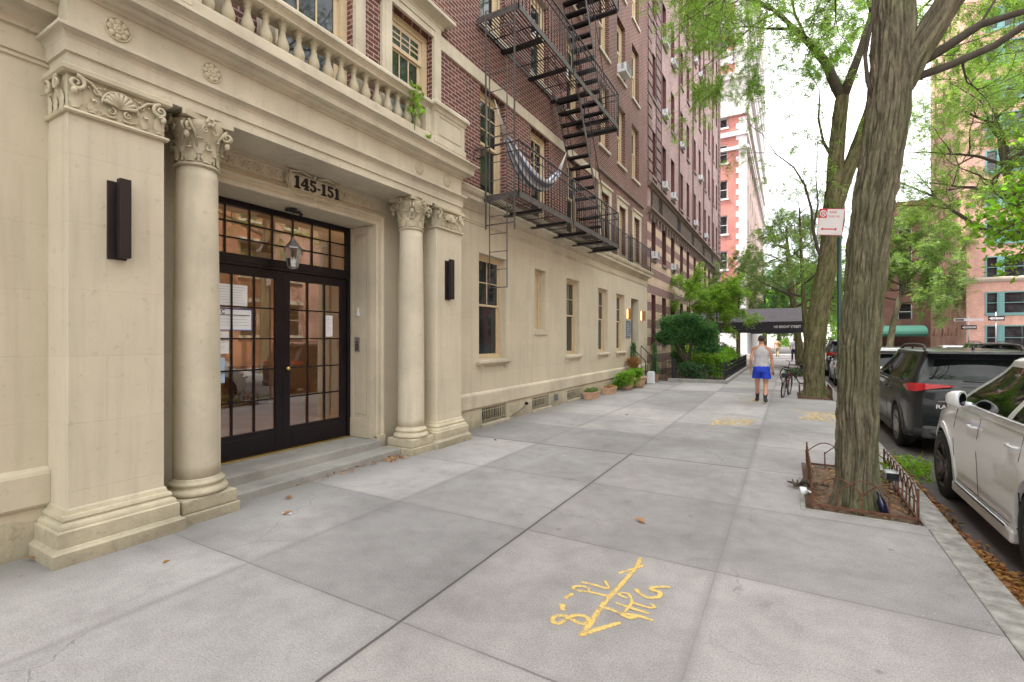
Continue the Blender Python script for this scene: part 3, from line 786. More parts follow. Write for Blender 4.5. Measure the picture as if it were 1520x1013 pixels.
def pier(y0, y1, seed):
    base = MB(); prof = [(.0,.74)]
    sh = MB(); sh.box((XW-.18,y0,-.05),(XF,y1,3.44)); p = build('pier', sh, m_cream, BLD, bevel=.006)
    pr = [(.115,-.06),(.12,.10),(.10,.115),(.095,.125),(.085,.13),(.085,.245),(.078,.25)] + arcp((.07,.255),(.042,.30),4,False) + [(.036,.305),(.045,.325),(.036,.35),(.02,.355),(.012,.385),(0,.40),(-.02,.40)]
    mb = MB(); sweep(mb, pr, [(XW-.18,y0),(XF,y0),(XF,y1),(XW-.18,y1)][::1]); build('pier_base', mb, m_base, p)
    # capital
    mb = MB()
    pth = [(XW-.1,y0),(XF,y0),(XF,y1),(XW-.1,y1)]
    sweep(mb, [(-.02,3.435),(.022,3.435),(.032,3.45),(.022,3.468),(.012,3.47),(-.02,3.475)], pth)
    bl = MB(); bl.box((XW-.1,y0,3.47),(XF,y1,3.74)); mb.v += [] ; mb.add(bl.v, bl.f)
    # abacus, slightly bowed
    sweep(mb, [(-.02,3.735),(.03,3.735),(.045,3.75),(.045,3.785),(.03,3.797),(-.02,3.798)], pth)
    ax = V((0,1,0)); ay = V((0,0,1)); out = V((1,0,0)); yc = (y0+y1)/2
    f0 = V((XF+.014,0,0))
    for sg in (-1, 1):
        c = V((XF+.03, yc+sg*(y1-y0)*.43, 3.672)); 
        volute(mb, c, V((0.25*0,sg*1,0)), ay, .056, 1.5, .016)
        # stalks sweeping from the volute down towards the shell
        pts = [c+V((.0,-sg*.01,.056)), c+V((-.01,-sg*.09,.035)), c+V((-.012,-sg*.15,-.03)), c+V((-.012,-sg*.19,-.075))]
        mb.tube(pts, [.012,.011,.009,.006], 6)
        volute(mb, V((XF+.012, yc+sg*.145, 3.655)), V((0,-sg,0)), ay, .03, 1.2, .008)
        volute(mb, V((XF+.014, yc+sg*.055, 3.545)), V((0,sg,0)), ay, .030, 1.3, .009)
        mb.tube([(XF+.01,yc+sg*.02,3.50),(XF+.014,yc+sg*.07,3.49),(XF+.01,yc+sg*.13,3.52)], [.010,.008,.003], 6)
        leafshape(mb, V((XF,yc+sg*(y1-y0)*.43,3.48)), ay, out, V((0,1,0)), .17, .085, .05)
        leafshape(mb, V((XF,yc+sg*(y1-y0)*.27,3.48)), ay, out, V((0,1,0)), .12, .07, .035)
        mb.sphere((XF+.045, yc+sg*(y1-y0)*.43+sg*.02, 3.60), .022, 8, 6, (1,1,1.4))
        for q in range(5): mb.sphere((XF+.014, yc+sg*(.10+q*.035), 3.70-.01*q), .010, 6, 4)
    for q in range(8): mb.sphere((XF+.012, yc+(q-3.5)*(y1-y0)*.115, 3.495+.01*(q%2)), .009, 6, 4)
    shell(mb, V((XF+.002,yc,3.585)), ax, ay, out, .115)
    # returns on the sides
    for (yy, sg) in ((y0,-1),(y1,1)):
        o2 = V((0,sg,0))
        c = V((XF-.10, yy+sg*.03, 3.672)); volute(mb, c, V((1,0,0)), ay, .054, 1.5, .015)
        c = V((XF-.30, yy+sg*.03, 3.672)); volute(mb, c, V((-1,0,0)), ay, .054, 1.5, .015)
        leafshape(mb, V((XF-.08,yy,3.48)), ay, o2, V((1,0,0)), .17, .085, .05)
        leafshape(mb, V((XF-.20,yy,3.48)), ay, o2, V((1,0,0)), .14, .085, .04); leafshape(mb, V((XF-.31,yy,3.48)), ay, o2, V((1,0,0)), .17, .085, .05)
    build('capital', mb, m_carve, p)
    return p
pier(PY0, 2.17, 1); pier(PY1-.66, PY1, 2)
def column(yc):
    xc = -4.985; r0 = .198; r1 = .170
    prof = []
    for i in range(25):
        t = i/24; r = r0 + (r1-r0)*max(0,(t-.25)/.75)**1.5; prof.append((r, .38+t*(3.34-.38)))
    mb = MB(); mb.lathe(prof, (xc,yc,0), 48); c = build('column', mb, m_creamt, BLD)
    mb = MB()
    mb.box((xc-.27,yc-.275,-.06),(xc+.262,yc+.275,.10),.012); mb.box((xc-.25,yc-.25,.101),(xc+.245,yc+.25,.225),.012)
    tor = [(r0-.01,.222),(.245,.226),(.262,.245),(.262,.265),(.245,.285),(.228,.292),(.222,.30),(.222,.312),(.226,.316),(.236,.33),(.236,.342),(.226,.354),(.21,.357),(.205,.37),(r0,.385),(r0-.01,.385)]
    mb.lathe(tor, (xc,yc,0), 48); build('column_base', mb, m_base, c)
    mb = MB()
    mb.lathe([(r1-.01,3.325),(.185,3.328),(.194,3.34),(.185,3.354),(.175,3.358),(.168,3.37),(.170,3.46),(.185,3.58),(.225,3.69),(.24,3.74),(.20,3.745)], (xc,yc,0), 40)
    for ring, (n, z, h, w, rr, cu) in enumerate(((8,3.365,.15,.115,.172,.05),(8,3.44,.17,.10,.178,.055),(16,3.37,.22,.04,.170,.02))):
        for k in range(n):
            a = 2*pi*(k+(.5 if ring==1 else 0))/n; o = V((cos(a),sin(a),0))
            leafshape(mb, V((xc,yc,z))+o*rr, V((0,0,1)), o, V((-sin(a),cos(a),0)), h, w, cu)
    for k in range(4):
        a = pi/4+pi/2*k; o = V((cos(a),sin(a),0)); sd = V((-sin(a),cos(a),0))
        for sg in (-1,1):
            volute(mb, V((xc,yc,3.665))+o*.27+sd*(sg*.018), o, V((0,0,1)), .052, 1.5, .014)
            mb.tube([V((xc,yc,3.50))+o*.19+sd*sg*.06, V((xc,yc,3.62))+o*.20+sd*sg*.05, V((xc,yc,3.71))+o*.26+sd*sg*.02], [.008,.013,.014], 6)
        mb.sphere(V((xc,yc,3.585))+o*.262, .024, 8, 6, (1,1,1.5))
        b = pi/2*k; o = V((cos(b),sin(b),0)); sd = V((-sin(b),cos(b),0))
        for q in range(6):
            t = 2*pi*q/6; mb.sphere(V((xc,yc,3.74))+o*.245+sd*(.03*cos(t))+V((0,0,.03*sin(t))), .020, 8, 5)
        for sg in (-1,1): volute(mb, V((xc,yc,3.66))+o*.235+sd*(sg*.045), sd*sg*-1, V((0,0,1)), .032, 1.2, .009)
    # abacus with hollowed sides
    pts = []
    for k in range(4):
        a0 = pi/4+pi/2*k; a1 = a0+pi/2
        c0 = V((cos(a0),sin(a0)))*.345; c1 = V((cos(a1),sin(a1)))*.345; md = ((c0+c1)/2).normalized()
        for i in range(7):
            t = (i+.35)/6.7; p2 = c0.lerp(c1, t) - md*.055*sin(pi*t); pts.append((xc+p2.x, yc+p2.y))
    mb.prism(pts, 'z', 3.745, 3.797)
    build('capital', mb, m_carve, c)
column(2.545); column(CY*2-2.545)
# entablature: architrave, frieze, cornice, blocking course
ent = MB()
path = [(XW-.1,PY0),(XF,PY0),(XF,PY1),(XW-.1,PY1)]
pr = [(-.1,3.80),(0,3.80),(0,3.895),(.018,3.90),(.018,4.00)] + arcp((.022,4.01),(.065,4.055),4,False) + [(.075,4.06),(.075,4.085),(.03,4.10),(.0,4.105),(.0,4.36),(.02,4.365),(.02,4.39)] + arcp((.025,4.395),(.08,4.44),4,True) + [(.15,4.445),(.15,4.515)] + arcp((.155,4.52),(.215,4.58),5,False) + [(.225,4.583),(.225,4.605),(.10,4.64),(.10,4.70),(-.3,4.70)]
sweep(ent, pr, path)
ent.quad((XF-.1001,PY0+.1,3.80),(XF-.1001,PY1-.1,3.80),(XB-.05,PY1-.1,3.80),(XB-.05,PY0+.1,3.80))
ent.quad((XF+.1,PY0-.1,4.70),(XF+.1,PY1+.1,4.70),(XW,PY1+.1,4.70),(XW,PY0-.1,4.70))
ENT = build('entablature', ent, m_creamt, BLD)
for y, z in ((1.83,4.235),(2.57,4.235),(5.55,4.235),(6.22,4.235)):
    mb = MB(); c = V((XF,y,z))
    for k in range(8):
        a = 2*pi*k/8; mb.sphere((XF+.006,y+.058*cos(a),z+.058*sin(a)), .026, 8, 6, (.5,1,1)); mb.sphere((XF+.012,y+.026*cos(a+.4),z+.026*sin(a+.4)), .016, 8, 6, (.6,1,1))
    mb.sphere((XF+.014,y,z), .016, 8, 6)
    mb.tube([(XF+.004,y+.088*cos(t*pi/12),z+.088*sin(t*pi/12)) for t in range(25)], .008, 6)
    build('rosette', mb, m_carve, ENT)
# door surround moulding, carved frieze panels
mb = MB()
pr = [(0,0),(.035,0),(.045,.02),(.045,.05),(.03,.06),(.03,.10),(.055,.115),(.06,.14),(.04,.16),(0,.165)]   # (out, away from the opening)
def surround(mb, pr, X, y0, y1, z0, z1):
    cs = [(y0,z0,-1,0),(y0,z1,-1,1),(y1,z1,1,1),(y1,z0,1,0)]; k = len(pr)
    vs = [(X+o, y+sy*d, z+sz*d) for (y,z,sy,sz) in cs for (o,d) in pr]
    fs = [(i*k+j,(i+1)*k+j,(i+1)*k+j+1,i*k+j+1) for i in range(3) for j in range(k-1)]
    mb.add(vs, fs)
surround(mb, pr, XB, OY0, OY1, .22, OZ); 
for y in (OY0-.17, OY1): mb.box((XB-.01,y,.0),(XB+.065,y+.17,.26),.008)
SUR = build('door_surround', mb, m_creamt, BLD)
for (a, b) in ((2.78,3.72),(4.55,5.35)):     # low relief on the frieze either side of the number
    mb = MB()
    mb.tube([(XB+.006,a,3.60),(XB+.006,b,3.60),(XB+.006,b,3.765),(XB+.006,a,3.765),(XB+.006,a,3.60)], .008, 6)
    n = int((b-a)/.085)
    for i in range(n):
        y = a+.05+i*.085
        volute(mb, V((XB+.006,y,3.682)), V((0,1 if i%2 else -1,0)), V((0,0,1)), .036, 1.1, .008)
        mb.sphere((XB+.006,y+.042,3.682+.035*(1 if i%2 else -1)), .013, 6, 5); mb.sphere((XB+.006,y+.03,3.682-.04*(1 if i%2 else -1)), .010, 6, 5)
    build('carved_frieze', mb, m_carve, SUR)
# house number plate
NY, NZ = 4.135, 3.645
mb = MB(); mb.box((XB-.01,NY-.37,NZ-.105),(XB+.05,NY+.37,NZ+.10),.012)
NP = build('number_plate', mb, m_creamt, BLD)
mb = MB(); ax = V((0,1,0)); az = V((0,0,1))
for sy in (-1,1):
    for sz in (-1,1):
        volute(mb, V((XB+.055,NY+sy*.375,NZ+sz*.09)), ax*sy, az*sz, .035, 1.2, .012)
    mb.tube([(XB+.05,NY+sy*.385,NZ-.06),(XB+.055,NY+sy*.41,NZ),(XB+.05,NY+sy*.385,NZ+.06)], .014, 7)
    mb.tube([(XB+.05,NY+sy*.34,NZ-.13),(XB+.06,NY+sy*.22,NZ-.155),(XB+.06,NY+sy*.12,NZ-.125),(XB+.05,NY+sy*.03,NZ-.15)], [.012,.018,.016,.014], 7)
    mb.tube([(XB+.05,NY+sy*.34,NZ+.12),(XB+.06,NY+sy*.2,NZ+.145),(XB+.05,NY+sy*.05,NZ+.12)], [.012,.014,.012], 7)
    volute(mb, V((XB+.06,NY+sy*.10,NZ-.14)), ax*sy, -az, .03, 1.2, .010)
mb.sphere((XB+.055,NY,NZ-.145),.03,8,6,(.6,1,1)); mb.sphere((XB+.05,NY,NZ+.125),.024,8,6,(.6,1,1))
mb.tube([(XB+.05,NY-.35,NZ-.095),(XB+.05,NY-.35,NZ+.09),(XB+.05,NY+.35,NZ+.09),(XB+.05,NY+.35,NZ-.095),(XB+.05,NY-.35,NZ-.095)], .007, 6)
build('scrolled_frame', mb, m_carve, NP)
def text_obj(txt, size, mat, parent, loc, ux, uy, ext=0.004, align='CENTER', name='lettering', bold=0.0, sx=1.0):
    cu = bpy.data.curves.new('t', 'FONT'); cu.body = txt; cu.size = size; cu.extrude = ext; cu.align_x = align; cu.align_y = 'CENTER'; cu.offset = bold
    o = bpy.data.objects.new('t', cu); COL.objects.link(o)
    bpy.context.view_layer.update()
    me = bpy.data.meshes.new_from_object(o.evaluated_get(bpy.context.evaluated_depsgraph_get()))
    bpy.data.objects.remove(o)
    ux = V(ux).normalized(); uy = V(uy).normalized(); uz = ux.cross(uy)
    off = OFF.get(parent.name, V((0,0,0))) if parent else V((0,0,0))
    L = V(loc) - off
    for v in me.vertices: 
        p = v.co.copy(); v.co = L + ux*p.x*sx + uy*p.y + uz*p.z
    me.materials.clear(); me.materials.append(mat)
    me.name = name
    o = bpy.data.objects.new(name, me); COL.objects.link(o)
    if parent: o.parent = parent; OFF[o.name] = off
    return o
# slab-serif digits built as strokes for the real heavy look
def digits(mb, s, y, z, h, X, th=.012):
    """145-151 in heavy slab figures, height h, running along +Y; returns width"""
    w = h*.62; q = h*.24
    def bar(y0,z0,y1,z1): mb.box((X,y+y0*h,z+z0*h),(X+th,y+y1*h,z+z1*h))
    for ch in s:
        if ch == '1':
            bar(.17,.0,.43,1.0); bar(.03,.0,.57,.13); bar(.05,.80,.171,.93); adv = .66
        elif ch == '4':
            bar(.40,.13,.64,1.0); bar(.0,.26,.399,.42); bar(.641,.26,.74,.42); bar(.30,.0,.74,.129)
            mb.prism([(y+.0*h,z+.421*h),(y+.14*h,z+.421*h),(y+.399*h,z+.80*h),(y+.399*h,z+1.0*h)], 'x', X, X+th); adv = .82
        elif ch == '5':
            bar(.08,.55,.24,1.0); bar(.241,.80,.62,1.0)
            pts_o = []; pts_i = []
            for i in range(15):
                a = radians(125 - i*(125+150)/14)
                pts_o.append((y+(.33+.34*cos(a))*h, z+(.33+.33*sin(a))*h)); pts_i.append((y+(.31+.12*cos(a))*h, z+(.33+.17*sin(a))*h))
            for i in range(14):
                mb.prism([pts_o[i],pts_o[i+1],pts_i[i+1],pts_i[i]], 'x', X, X+th)
            mb.sphere((X+th*.5,y+.11*h,z+.20*h),.10*h,8,6,(th/(.2*h),1,1)); adv = .76
        elif ch == '-':
            bar(.03,.33,.30,.47); adv = .38
        y += adv*h
    return y
mb = MB(); digits(mb, '145-151', NY-.305, NZ-.075, .150, XB+.051); build('lettering', mb, m_black, NP)
# steps
mb = MB()
for (x0,x1,z0,z1,a,b) in ((-5.95,-5.235,-.05,.205,OY0-.02,OY1+.02),(-5.9,-4.93,-.06,.095,2.83,CY*2-2.83)):
    mb.box((x0,a,z0),(x1,b,z1),.014)
build('entrance_steps', mb, m_step, BLD)
# panelled reveals
for (y, s) in ((OY0,1),(OY1,-1)):
    mb = MB()
    X0, X1 = XB-.49, XB-.05
    def rp(a,b,c,d,t): mb.box((a,y+s*.001,c),(b,y+s*t,d),.005)
    rp(X0,X1,.21,.50,.03); rp(X0,X0+.07,.501,OZ-.01,.022); rp(X1-.07,X1,.501,OZ-.01,.022); rp(X0+.0705,X1-.0705,OZ-.12,OZ-.01,.022)
    rp(X0+.11,X1-.11,.56,OZ-.17,.014)
    build('panelled_reveal', mb, m_creamt, BLD)
XD = -5.86
# door frame + transom
mb = MB(); fw = .075
mb.box((XD-.06,OY0+.001,.205),(XD+.02,OY0+fw,OZ-.001),.004); mb.box((XD-.06,OY1-fw,.205),(XD+.02,OY1-.001,OZ-.001),.004)
mb.box((XD-.06,OY0+fw,OZ-.075),(XD+.018,OY1-fw,OZ-.002),.004); mb.box((XD-.06,OY0+fw,2.60),(XD+.024,OY1-fw,2.735),.004); mb.box((XD-.01,OY0+fw,2.64),(XD+.034,OY1-fw,2.70),.004)
for k in range(1,7):
    y = OY0+fw+(OY1-OY0-2*fw)*k/7; mb.box((XD-.014,y-.009,2.735),(XD+.002,y+.009,OZ-.075))
for k in range(1,3):
    z = 2.735+(OZ-.075-2.735)*k/3; mb.box((XD-.0142,OY0+fw,z-.009),(XD+.0015,OY1-fw,z+.009))
FR = build('door_frame', mb, m_door, BLD)
g = MB(); g.quad((XD-.02,OY0+fw,2.735),(XD-.02,OY1-fw,2.735),(XD-.02,OY1-fw,OZ-.075),(XD-.02,OY0+fw,OZ-.075)); build('transom_pane', g, m_clear, FR, fix=False)
ym = (OY0+OY1)/2
for side, (a, b) in enumerate(((OY0+fw+.002,ym-.001),(ym+.001,OY1-fw-.002))):
    mb = MB(); st = .105
    mb.box((XD-.045,a,.225),(XD-.001,a+st,2.598),.004); mb.box((XD-.045,b-st,.225),(XD-.001,b,2.598),.004)
    mb.box((XD-.044,a+st,2.485),(XD-.002,b-st,2.597),.004); mb.box((XD-.044,a+st,.226),(XD-.002,b-st,.52),.004)
    mb.box((XD-.01,a+st+.04,.275),(XD+.004,b-st-.04,.455),.004)
    D = build('entrance_door', mb, m_door, BLD)
    mm = MB(); y0, y1, z0, z1 = a+st, b-st, .52, 2.485
    for k in (1,2): mm.box((XD-.026,y0+(y1-y0)*k/3-.009,z0),(XD-.008,y0+(y1-y0)*k/3+.009,z1))
    for k in range(1,5): mm.box((XD-.0255,y0,z0+(z1-z0)*k/5-.009),(XD-.0085,y1,z0+(z1-z0)*k/5+.009))
    build('glazing_bars', mm, m_door, D)
    g = MB(); g.quad((XD-.030,y0,z0),(XD-.030,y1,z0),(XD-.030,y1,z1),(XD-.030,y0,z1)); build('pane', g, m_clear, D, fix=False)
    h = MB()
    yy = b-.05 if side == 0 else a+.05
    if side == 1: h.lathe([(.0,-.01),(.014,-.01),(.012,.02),(.026,.028),(.030,.042),(.022,.055),(0,.06)], (0,0,0), 14); h.xf(Matrix.Translation((XD,yy,1.30)) @ Matrix.Rotation(pi/2,4,'Y')); build('handle', h, m_brass, D)
mb = MB(); mb.box((XD-.08,OY0+.02,.2055),(XD+.05,OY1-.02,.224),.004); build('threshold', mb, m_brass, FR)
# lobby behind the glass (part of the building, lit by its own lamps)
m_lwall = plain('warm_lobby_wall', (0.66, 0.53, 0.39), 0.7, var=0.06); m_lfloor = plain('lobby_floor_tile', (0.36, 0.20, 0.12), 0.35, var=0.3, vscale=4)
mb = MB(); x0, x1, y0, y1, z0, z1 = -10.6, XD-.10, 1.6, 7.2, .2, 3.7
mb.quad((x0,y0,z0),(x0,y1,z0),(x0,y1,z1),(x0,y0,z1)); mb.quad((x0,y0,z0),(x1,y0,z0),(x1,y0,z1),(x0,y0,z1)); mb.quad((x0,y1,z0),(x1,y1,z0),(x1,y1,z1),(x0,y1,z1)); mb.quad((x0,y0,z1),(x1,y0,z1),(x1,y1,z1),(x0,y1,z1))
mb.quad((x1,y0,z0),(x1,OY0,z0),(x1,OY0,z1),(x1,y0,z1)); mb.quad((x1,OY1,z0),(x1,y1,z0),(x1,y1,z1),(x1,OY1,z1))
L = build('lobby_wall', mb, m_lwall, BLD, fix=False)
mb = MB(); mb.quad((x0,y0,z0+.001),(x1,y0,z0+.001),(x1,y1,z0+.001),(x0,y1,z0+.001)); build('lobby_floor', mb, m_lfloor, BLD, fix=False)
mb = MB()      # staircase inside
for k in range(9): mb.box((-9.9,2.0+.0*k,.2+.17*k),(-7.6-.25*k,3.4,.2+.17*(k+1)-.001))
build('inner_stair', mb, plain('stair_stone', (0.55,0.42,0.27), .6), BLD)
mb = MB()
mb.box((-10.58,4.3,.21),(-10.52,5.3,2.3)); mb.box((-10.5,6.0,.21),(-10.3,6.8,1.1)); build('inner_door', mb, plain('dark_wood', (0.12,0.05,0.025), .4), BLD)
for (x, y) in ((-6.5,6.85),(-6.5,1.95)):
    mb = MB(); mb.lathe([(.0,0),(.16,.0),(.18,.12),(.12,.2),(.0,.22)], (x,y,2.6), 20); build('lobby_lamp', mb, m_lobbylamp, BLD)
# balustrade
mb = MB(); xb = -4.86
mb.box((xb-.17,2.33,4.702),(xb+.155,5.82,4.80),.012)
BAL = build('balustrade', mb, m_creamt, BLD)
rl = MB(); pr = [(-.15,5.19),(.10,5.19),(.10,5.215)] + arcp((.105,5.22),(.15,5.26),4,False) + [(.165,5.265),(.165,5.30),(.14,5.33),(-.14,5.33)]
sweep(rl, pr, [(xb,2.33),(xb,5.82)]); build('rail', rl, m_creamt, BAL)
for (a, b) in ((1.56,2.33),(5.82,6.59)):
    mb = MB(); X1 = XF+.085
    mb.box((XW+.02,a,4.702),(X1,b,5.20)); mb.box((XW+.01,a-.02,4.701),(X1+.02,b+.02,4.80),.008)
    for q in (0,):
        y0, y1, z0, z1 = a+.10, b-.10, 4.86, 5.14
        mb.tube([(X1+.002,y0,z0),(X1+.002,y1,z0),(X1+.002,y1,z1),(X1+.002,y0,z1),(X1+.002,y0,z0)], .010, 4, smooth=False)
    x0, x1_ = XW+.05, X1-.04
    yy = a-.001 if a < 3 else b+.001
    mb.tube([(x0,yy,4.86),(x1_,yy,4.86),(x1_,yy,5.14),(x0,yy,5.14),(x0,yy,4.86)], .010, 4, smooth=False)
    sweep(mb, [(-.1,5.195),(.012,5.195),(.02,5.22)] + arcp((.02,5.225),(.055,5.26),4,False) + [(.065,5.265),(.065,5.31),(.04,5.345),(-.2,5.345)], [(XW+.02,a),(X1,a),(X1,b),(XW+.02,b)])
    mb.quad((XW,a,5.344),(X1,a,5.344),(X1,b,5.344),(XW,b,5.344))
    build('pedestal', mb, m_creamt, BAL)
for (a, b) in ((2.331,2.47),(5.68,5.819)):
    mb = MB(); mb.box((xb-.10,a,4.801),(xb+.11,b,5.189),.006); mb.tube([(xb+.112,a+.03,4.85),(xb+.112,b-.03,4.85),(xb+.112,b-.03,5.14),(xb+.112,a+.03,5.14),(xb+.112,a+.03,4.85)], .006, 4, smooth=False); build('half_pedestal', mb, m_creamt, BAL)
bp = [(.0,.0),(.055,.0),(.055,.03),(.04,.04),(.042,.055),(.062,.09),(.068,.13),(.058,.175),(.038,.225),(.030,.27),(.030,.30),(.042,.31),(.030,.32),(.040,.345),(.052,.355),(.055,.388),(0,.388)]
mbb = MB(); mbb.box((-.058,-.058,0),(.058,.058,.03)); mbb.lathe(bp, (0,0,0), 18); mbb.box((-.056,-.056,.362),(.056,.056,.388))
n = 16
first = None
for k in range(n):
    y = 2.47+(5.68-2.47)*(k+.5)/n
    if first is None:
        q = MB(); q.v = [(p[0]+xb,p[1]+y,p[2]+4.801) for p in mbb.v]; q.f = mbb.f; q.sm = mbb.sm
        first = build('baluster', q, m_carve, BAL); y_first = y
    else:
        c = first.copy(); COL.objects.link(c); c.parent = BAL; c.location = (0, y-y_first, 0)
# ------------------------------------------------------------ things fixed on or near the facade
def sconce(y0, y1, z0, z1, X, label, grp):
    t = thing('wall_sconce', label, 'wall light', (X,(y0+y1)/2,z0), grp)
    mb = MB(); mb.box((X+.001,y0,z0),(X+.012,y1,z1-.01),.002); build('back_plate', mb, m_bronze, t)
    w = y1-y0; mb = MB(); mb.box((X+.035,y0+w*.40,z0+.012),(X+.095,y1-.0,z1+.01),.003); mb.box((X+.012,y0+w*.45,z0+.2),(X+.035,y1-w*.15,z1-.2)); build('light_box', mb, m_bronze, t)
    return t
sconce(1.755, 1.888, 2.345, 2.99, XF, 'dark bronze box wall light on the big near pier left of the entrance', 'bronze wall lights on the entrance piers')
sconce(6.165, 6.30, 2.32, 2.96, XF, 'dark bronze box wall light on the pier right of the entrance', 'bronze wall lights on the entrance piers')
# lantern in the entrance recess
lx, ly, lt, lb = -5.58, 4.02, 3.03, 2.60; lk = .84
t = thing('hanging_lantern', 'glass coach lantern hanging in front of the entrance transom', 'lantern', (lx,ly,lb))
mb = MB(); mb.tube([(lx,ly,OZ-.001),(lx,ly,lt-.02)], .006, 6); mb.lathe([(0,0),(.05,0),(.05,.02),(0,.02)], (lx,ly,OZ-.022), 14)
mb.box((lx-.03,ly-.10,OZ-.055),(lx+.03,ly+.10,OZ-.0225),.006); mb.sphere((lx+.01,ly+.11,OZ-.06),.026,8,6); build('chain_mount', mb, m_black, t)
mb = MB(); mb.lathe([(.006,.50),(.02,.49),(.012,.465),(.03,.455),(.045,.43),(.10,.36),(.125,.33),(.128,.315),(.0,.315)], (lx,ly,lb), 6, smooth=False)
for k in range(6):
    a = 2*pi*k/6; mb.tube([(lx+.118*cos(a),ly+.118*sin(a),lb+.315),(lx+.072*cos(a),ly+.072*sin(a),lb+.03)], .006, 5)
mb.lathe([(0,0),(.05,0),(.076,.03),(.070,.035),(0,.035)], (lx,ly,lb), 6, smooth=False); mb.xf(Matrix.Translation((lx,ly,lb)) @ Matrix.Scale(lk,4) @ Matrix.Translation((-lx,-ly,-lb))); build('lantern_frame', mb, m_steel, t)
mb = MB(); mb.lathe([(.114,.313),(.070,.036)], (lx,ly,lb), 6, smooth=False, caps=False); mb.xf(Matrix.Translation((lx,ly,lb)) @ Matrix.Scale(lk,4) @ Matrix.Translation((-lx,-ly,-lb))); build('lantern_glass', mb, m_clear2, t, fix=False)
mb = MB()
for k in range(3): mb.tube([(lx+.02*cos(k*2.1),ly+.02*sin(k*2.1),lb+.036),(lx+.02*cos(k*2.1),ly+.02*sin(k*2.1),lb+.16)], .008, 8)
build('candle', mb, m_white, t)
# intercom and switch box on the right reveal
t = thing('intercom_panel', 'small steel intercom plate on the right entrance reveal', 'intercom', (-5.68,OY1,1.5))
mb = MB(); mb.box((-5.735,OY1-.03,1.50),(-5.64,OY1-.016,1.72),.004); build('plate', mb, m_steel, t)
mb = MB()
for k in range(4):
    for j in range(2): mb.box((-5.715+j*.035,OY1-.036,1.53+k*.035),(-5.697+j*.035,OY1-.030,1.55+k*.035))
build('button', mb, m_black, t)
mb = MB(); mb.box((-5.69,OY1-.045,2.04),(-5.645,OY1-.016,2.10),.004); mb.box((-5.68,OY1-.04,2.10),(-5.655,OY1-.016,2.17),.003); mb.box((-5.675,OY1-.05,2.055),(-5.66,OY1-.045,2.08))
tag(build('buzzer_box', mb, m_white, None), 'small white sensor box above the intercom on the entrance reveal', 'sensor')
# paper notices taped inside the glass of the door
def papermat(name, col):
    return plain(name, col, 0.6, var=0.03)
m_paper = papermat('white_notice_paper', (0.86,0.88,0.92)); m_paper2 = papermat('pale_blue_paper', (0.45,0.62,0.85)); m_ink = plain('printed_ink', (0.02,0.02,0.03), .6); m_blue = plain('blue_print', (0.03,0.12,0.55), .6); m_redink = plain('red_print', (0.55,0.04,0.05), .6)
X = XD-.0275
def notice(y0,y1,z0,z1,label,lines=6,head=None,mat=None,grp='paper notices on the entrance doors', border=False):
    t = thing('paper_notice', label, 'notice', (X,(y0+y1)/2,z0), grp)
    mb = MB(); mb.box((X-.002,y0,z0),(X,y1,z1)); s = build('sheet', mb, mat or m_paper, t)
    mb = MB(); h = (z1-z0)
    top = z1-h*(.34 if head else .1)
    for k in range(lines):
        z = top - (top-z0-.03)*k/lines; mb.quad((X+.0006,y0+.02,z),(X+.0006,y1-.02-R.random()*.06,z),(X+.0006,y1-.02-R.random()*.06,z-.004),(X+.0006,y0+.02,z-.004))
    build('print', mb, plain('faint_grey_print',(0.42,0.43,0.47),.7) if lines else m_ink, t, fix=False)
    if head:
        text_obj(head, .07, m_ink, t, (X+.0008,y0+.035,z1-h*.16), (0,1,0), (0,0,1), .0003, 'LEFT', bold=.002)
        mb = MB(); mb.quad((X+.0008,y0+.03,z1-h*.27),(X+.0008,y1-.03,z1-h*.27),(X+.0008,y1-.03,z1-h*.27-.01),(X+.0008,y0+.03,z1-h*.27-.01)); build('rule', mb, m_ink, t, fix=False)
    if border:
        mb = MB(); [mb.box((X-.0005,q[0],q[1]),(X+.0012,q[2],q[3])) for q in ((y0,z0,y1,z0+.01),(y0,z1-.01,y1,z1),(y0,z0+.01,y0+.01,z1-.01),(y1-.01,z0+.01,y1,z1-.01))]; build('blue_border', mb, m_blue, t)
    X0 = 0
notice(3.14,3.60,2.08,2.36,'white notice sheet at the top of the left door glass',7)
notice(3.14,3.66,1.80,2.065,'white city notice with bold heading below the top sheet on the left door',4,'NYC',border=True)
notice(3.14,3.37,1.52,1.785,'narrow white sheet under the bold-headed notice on the left door',4)
notice(3.14,3.32,1.17,1.47,'pale blue paper lowest of the notices on the left door',2,mat=m_paper2)
notice(4.78,4.90,1.73,2.04,'single white sheet on the right door glass',9)
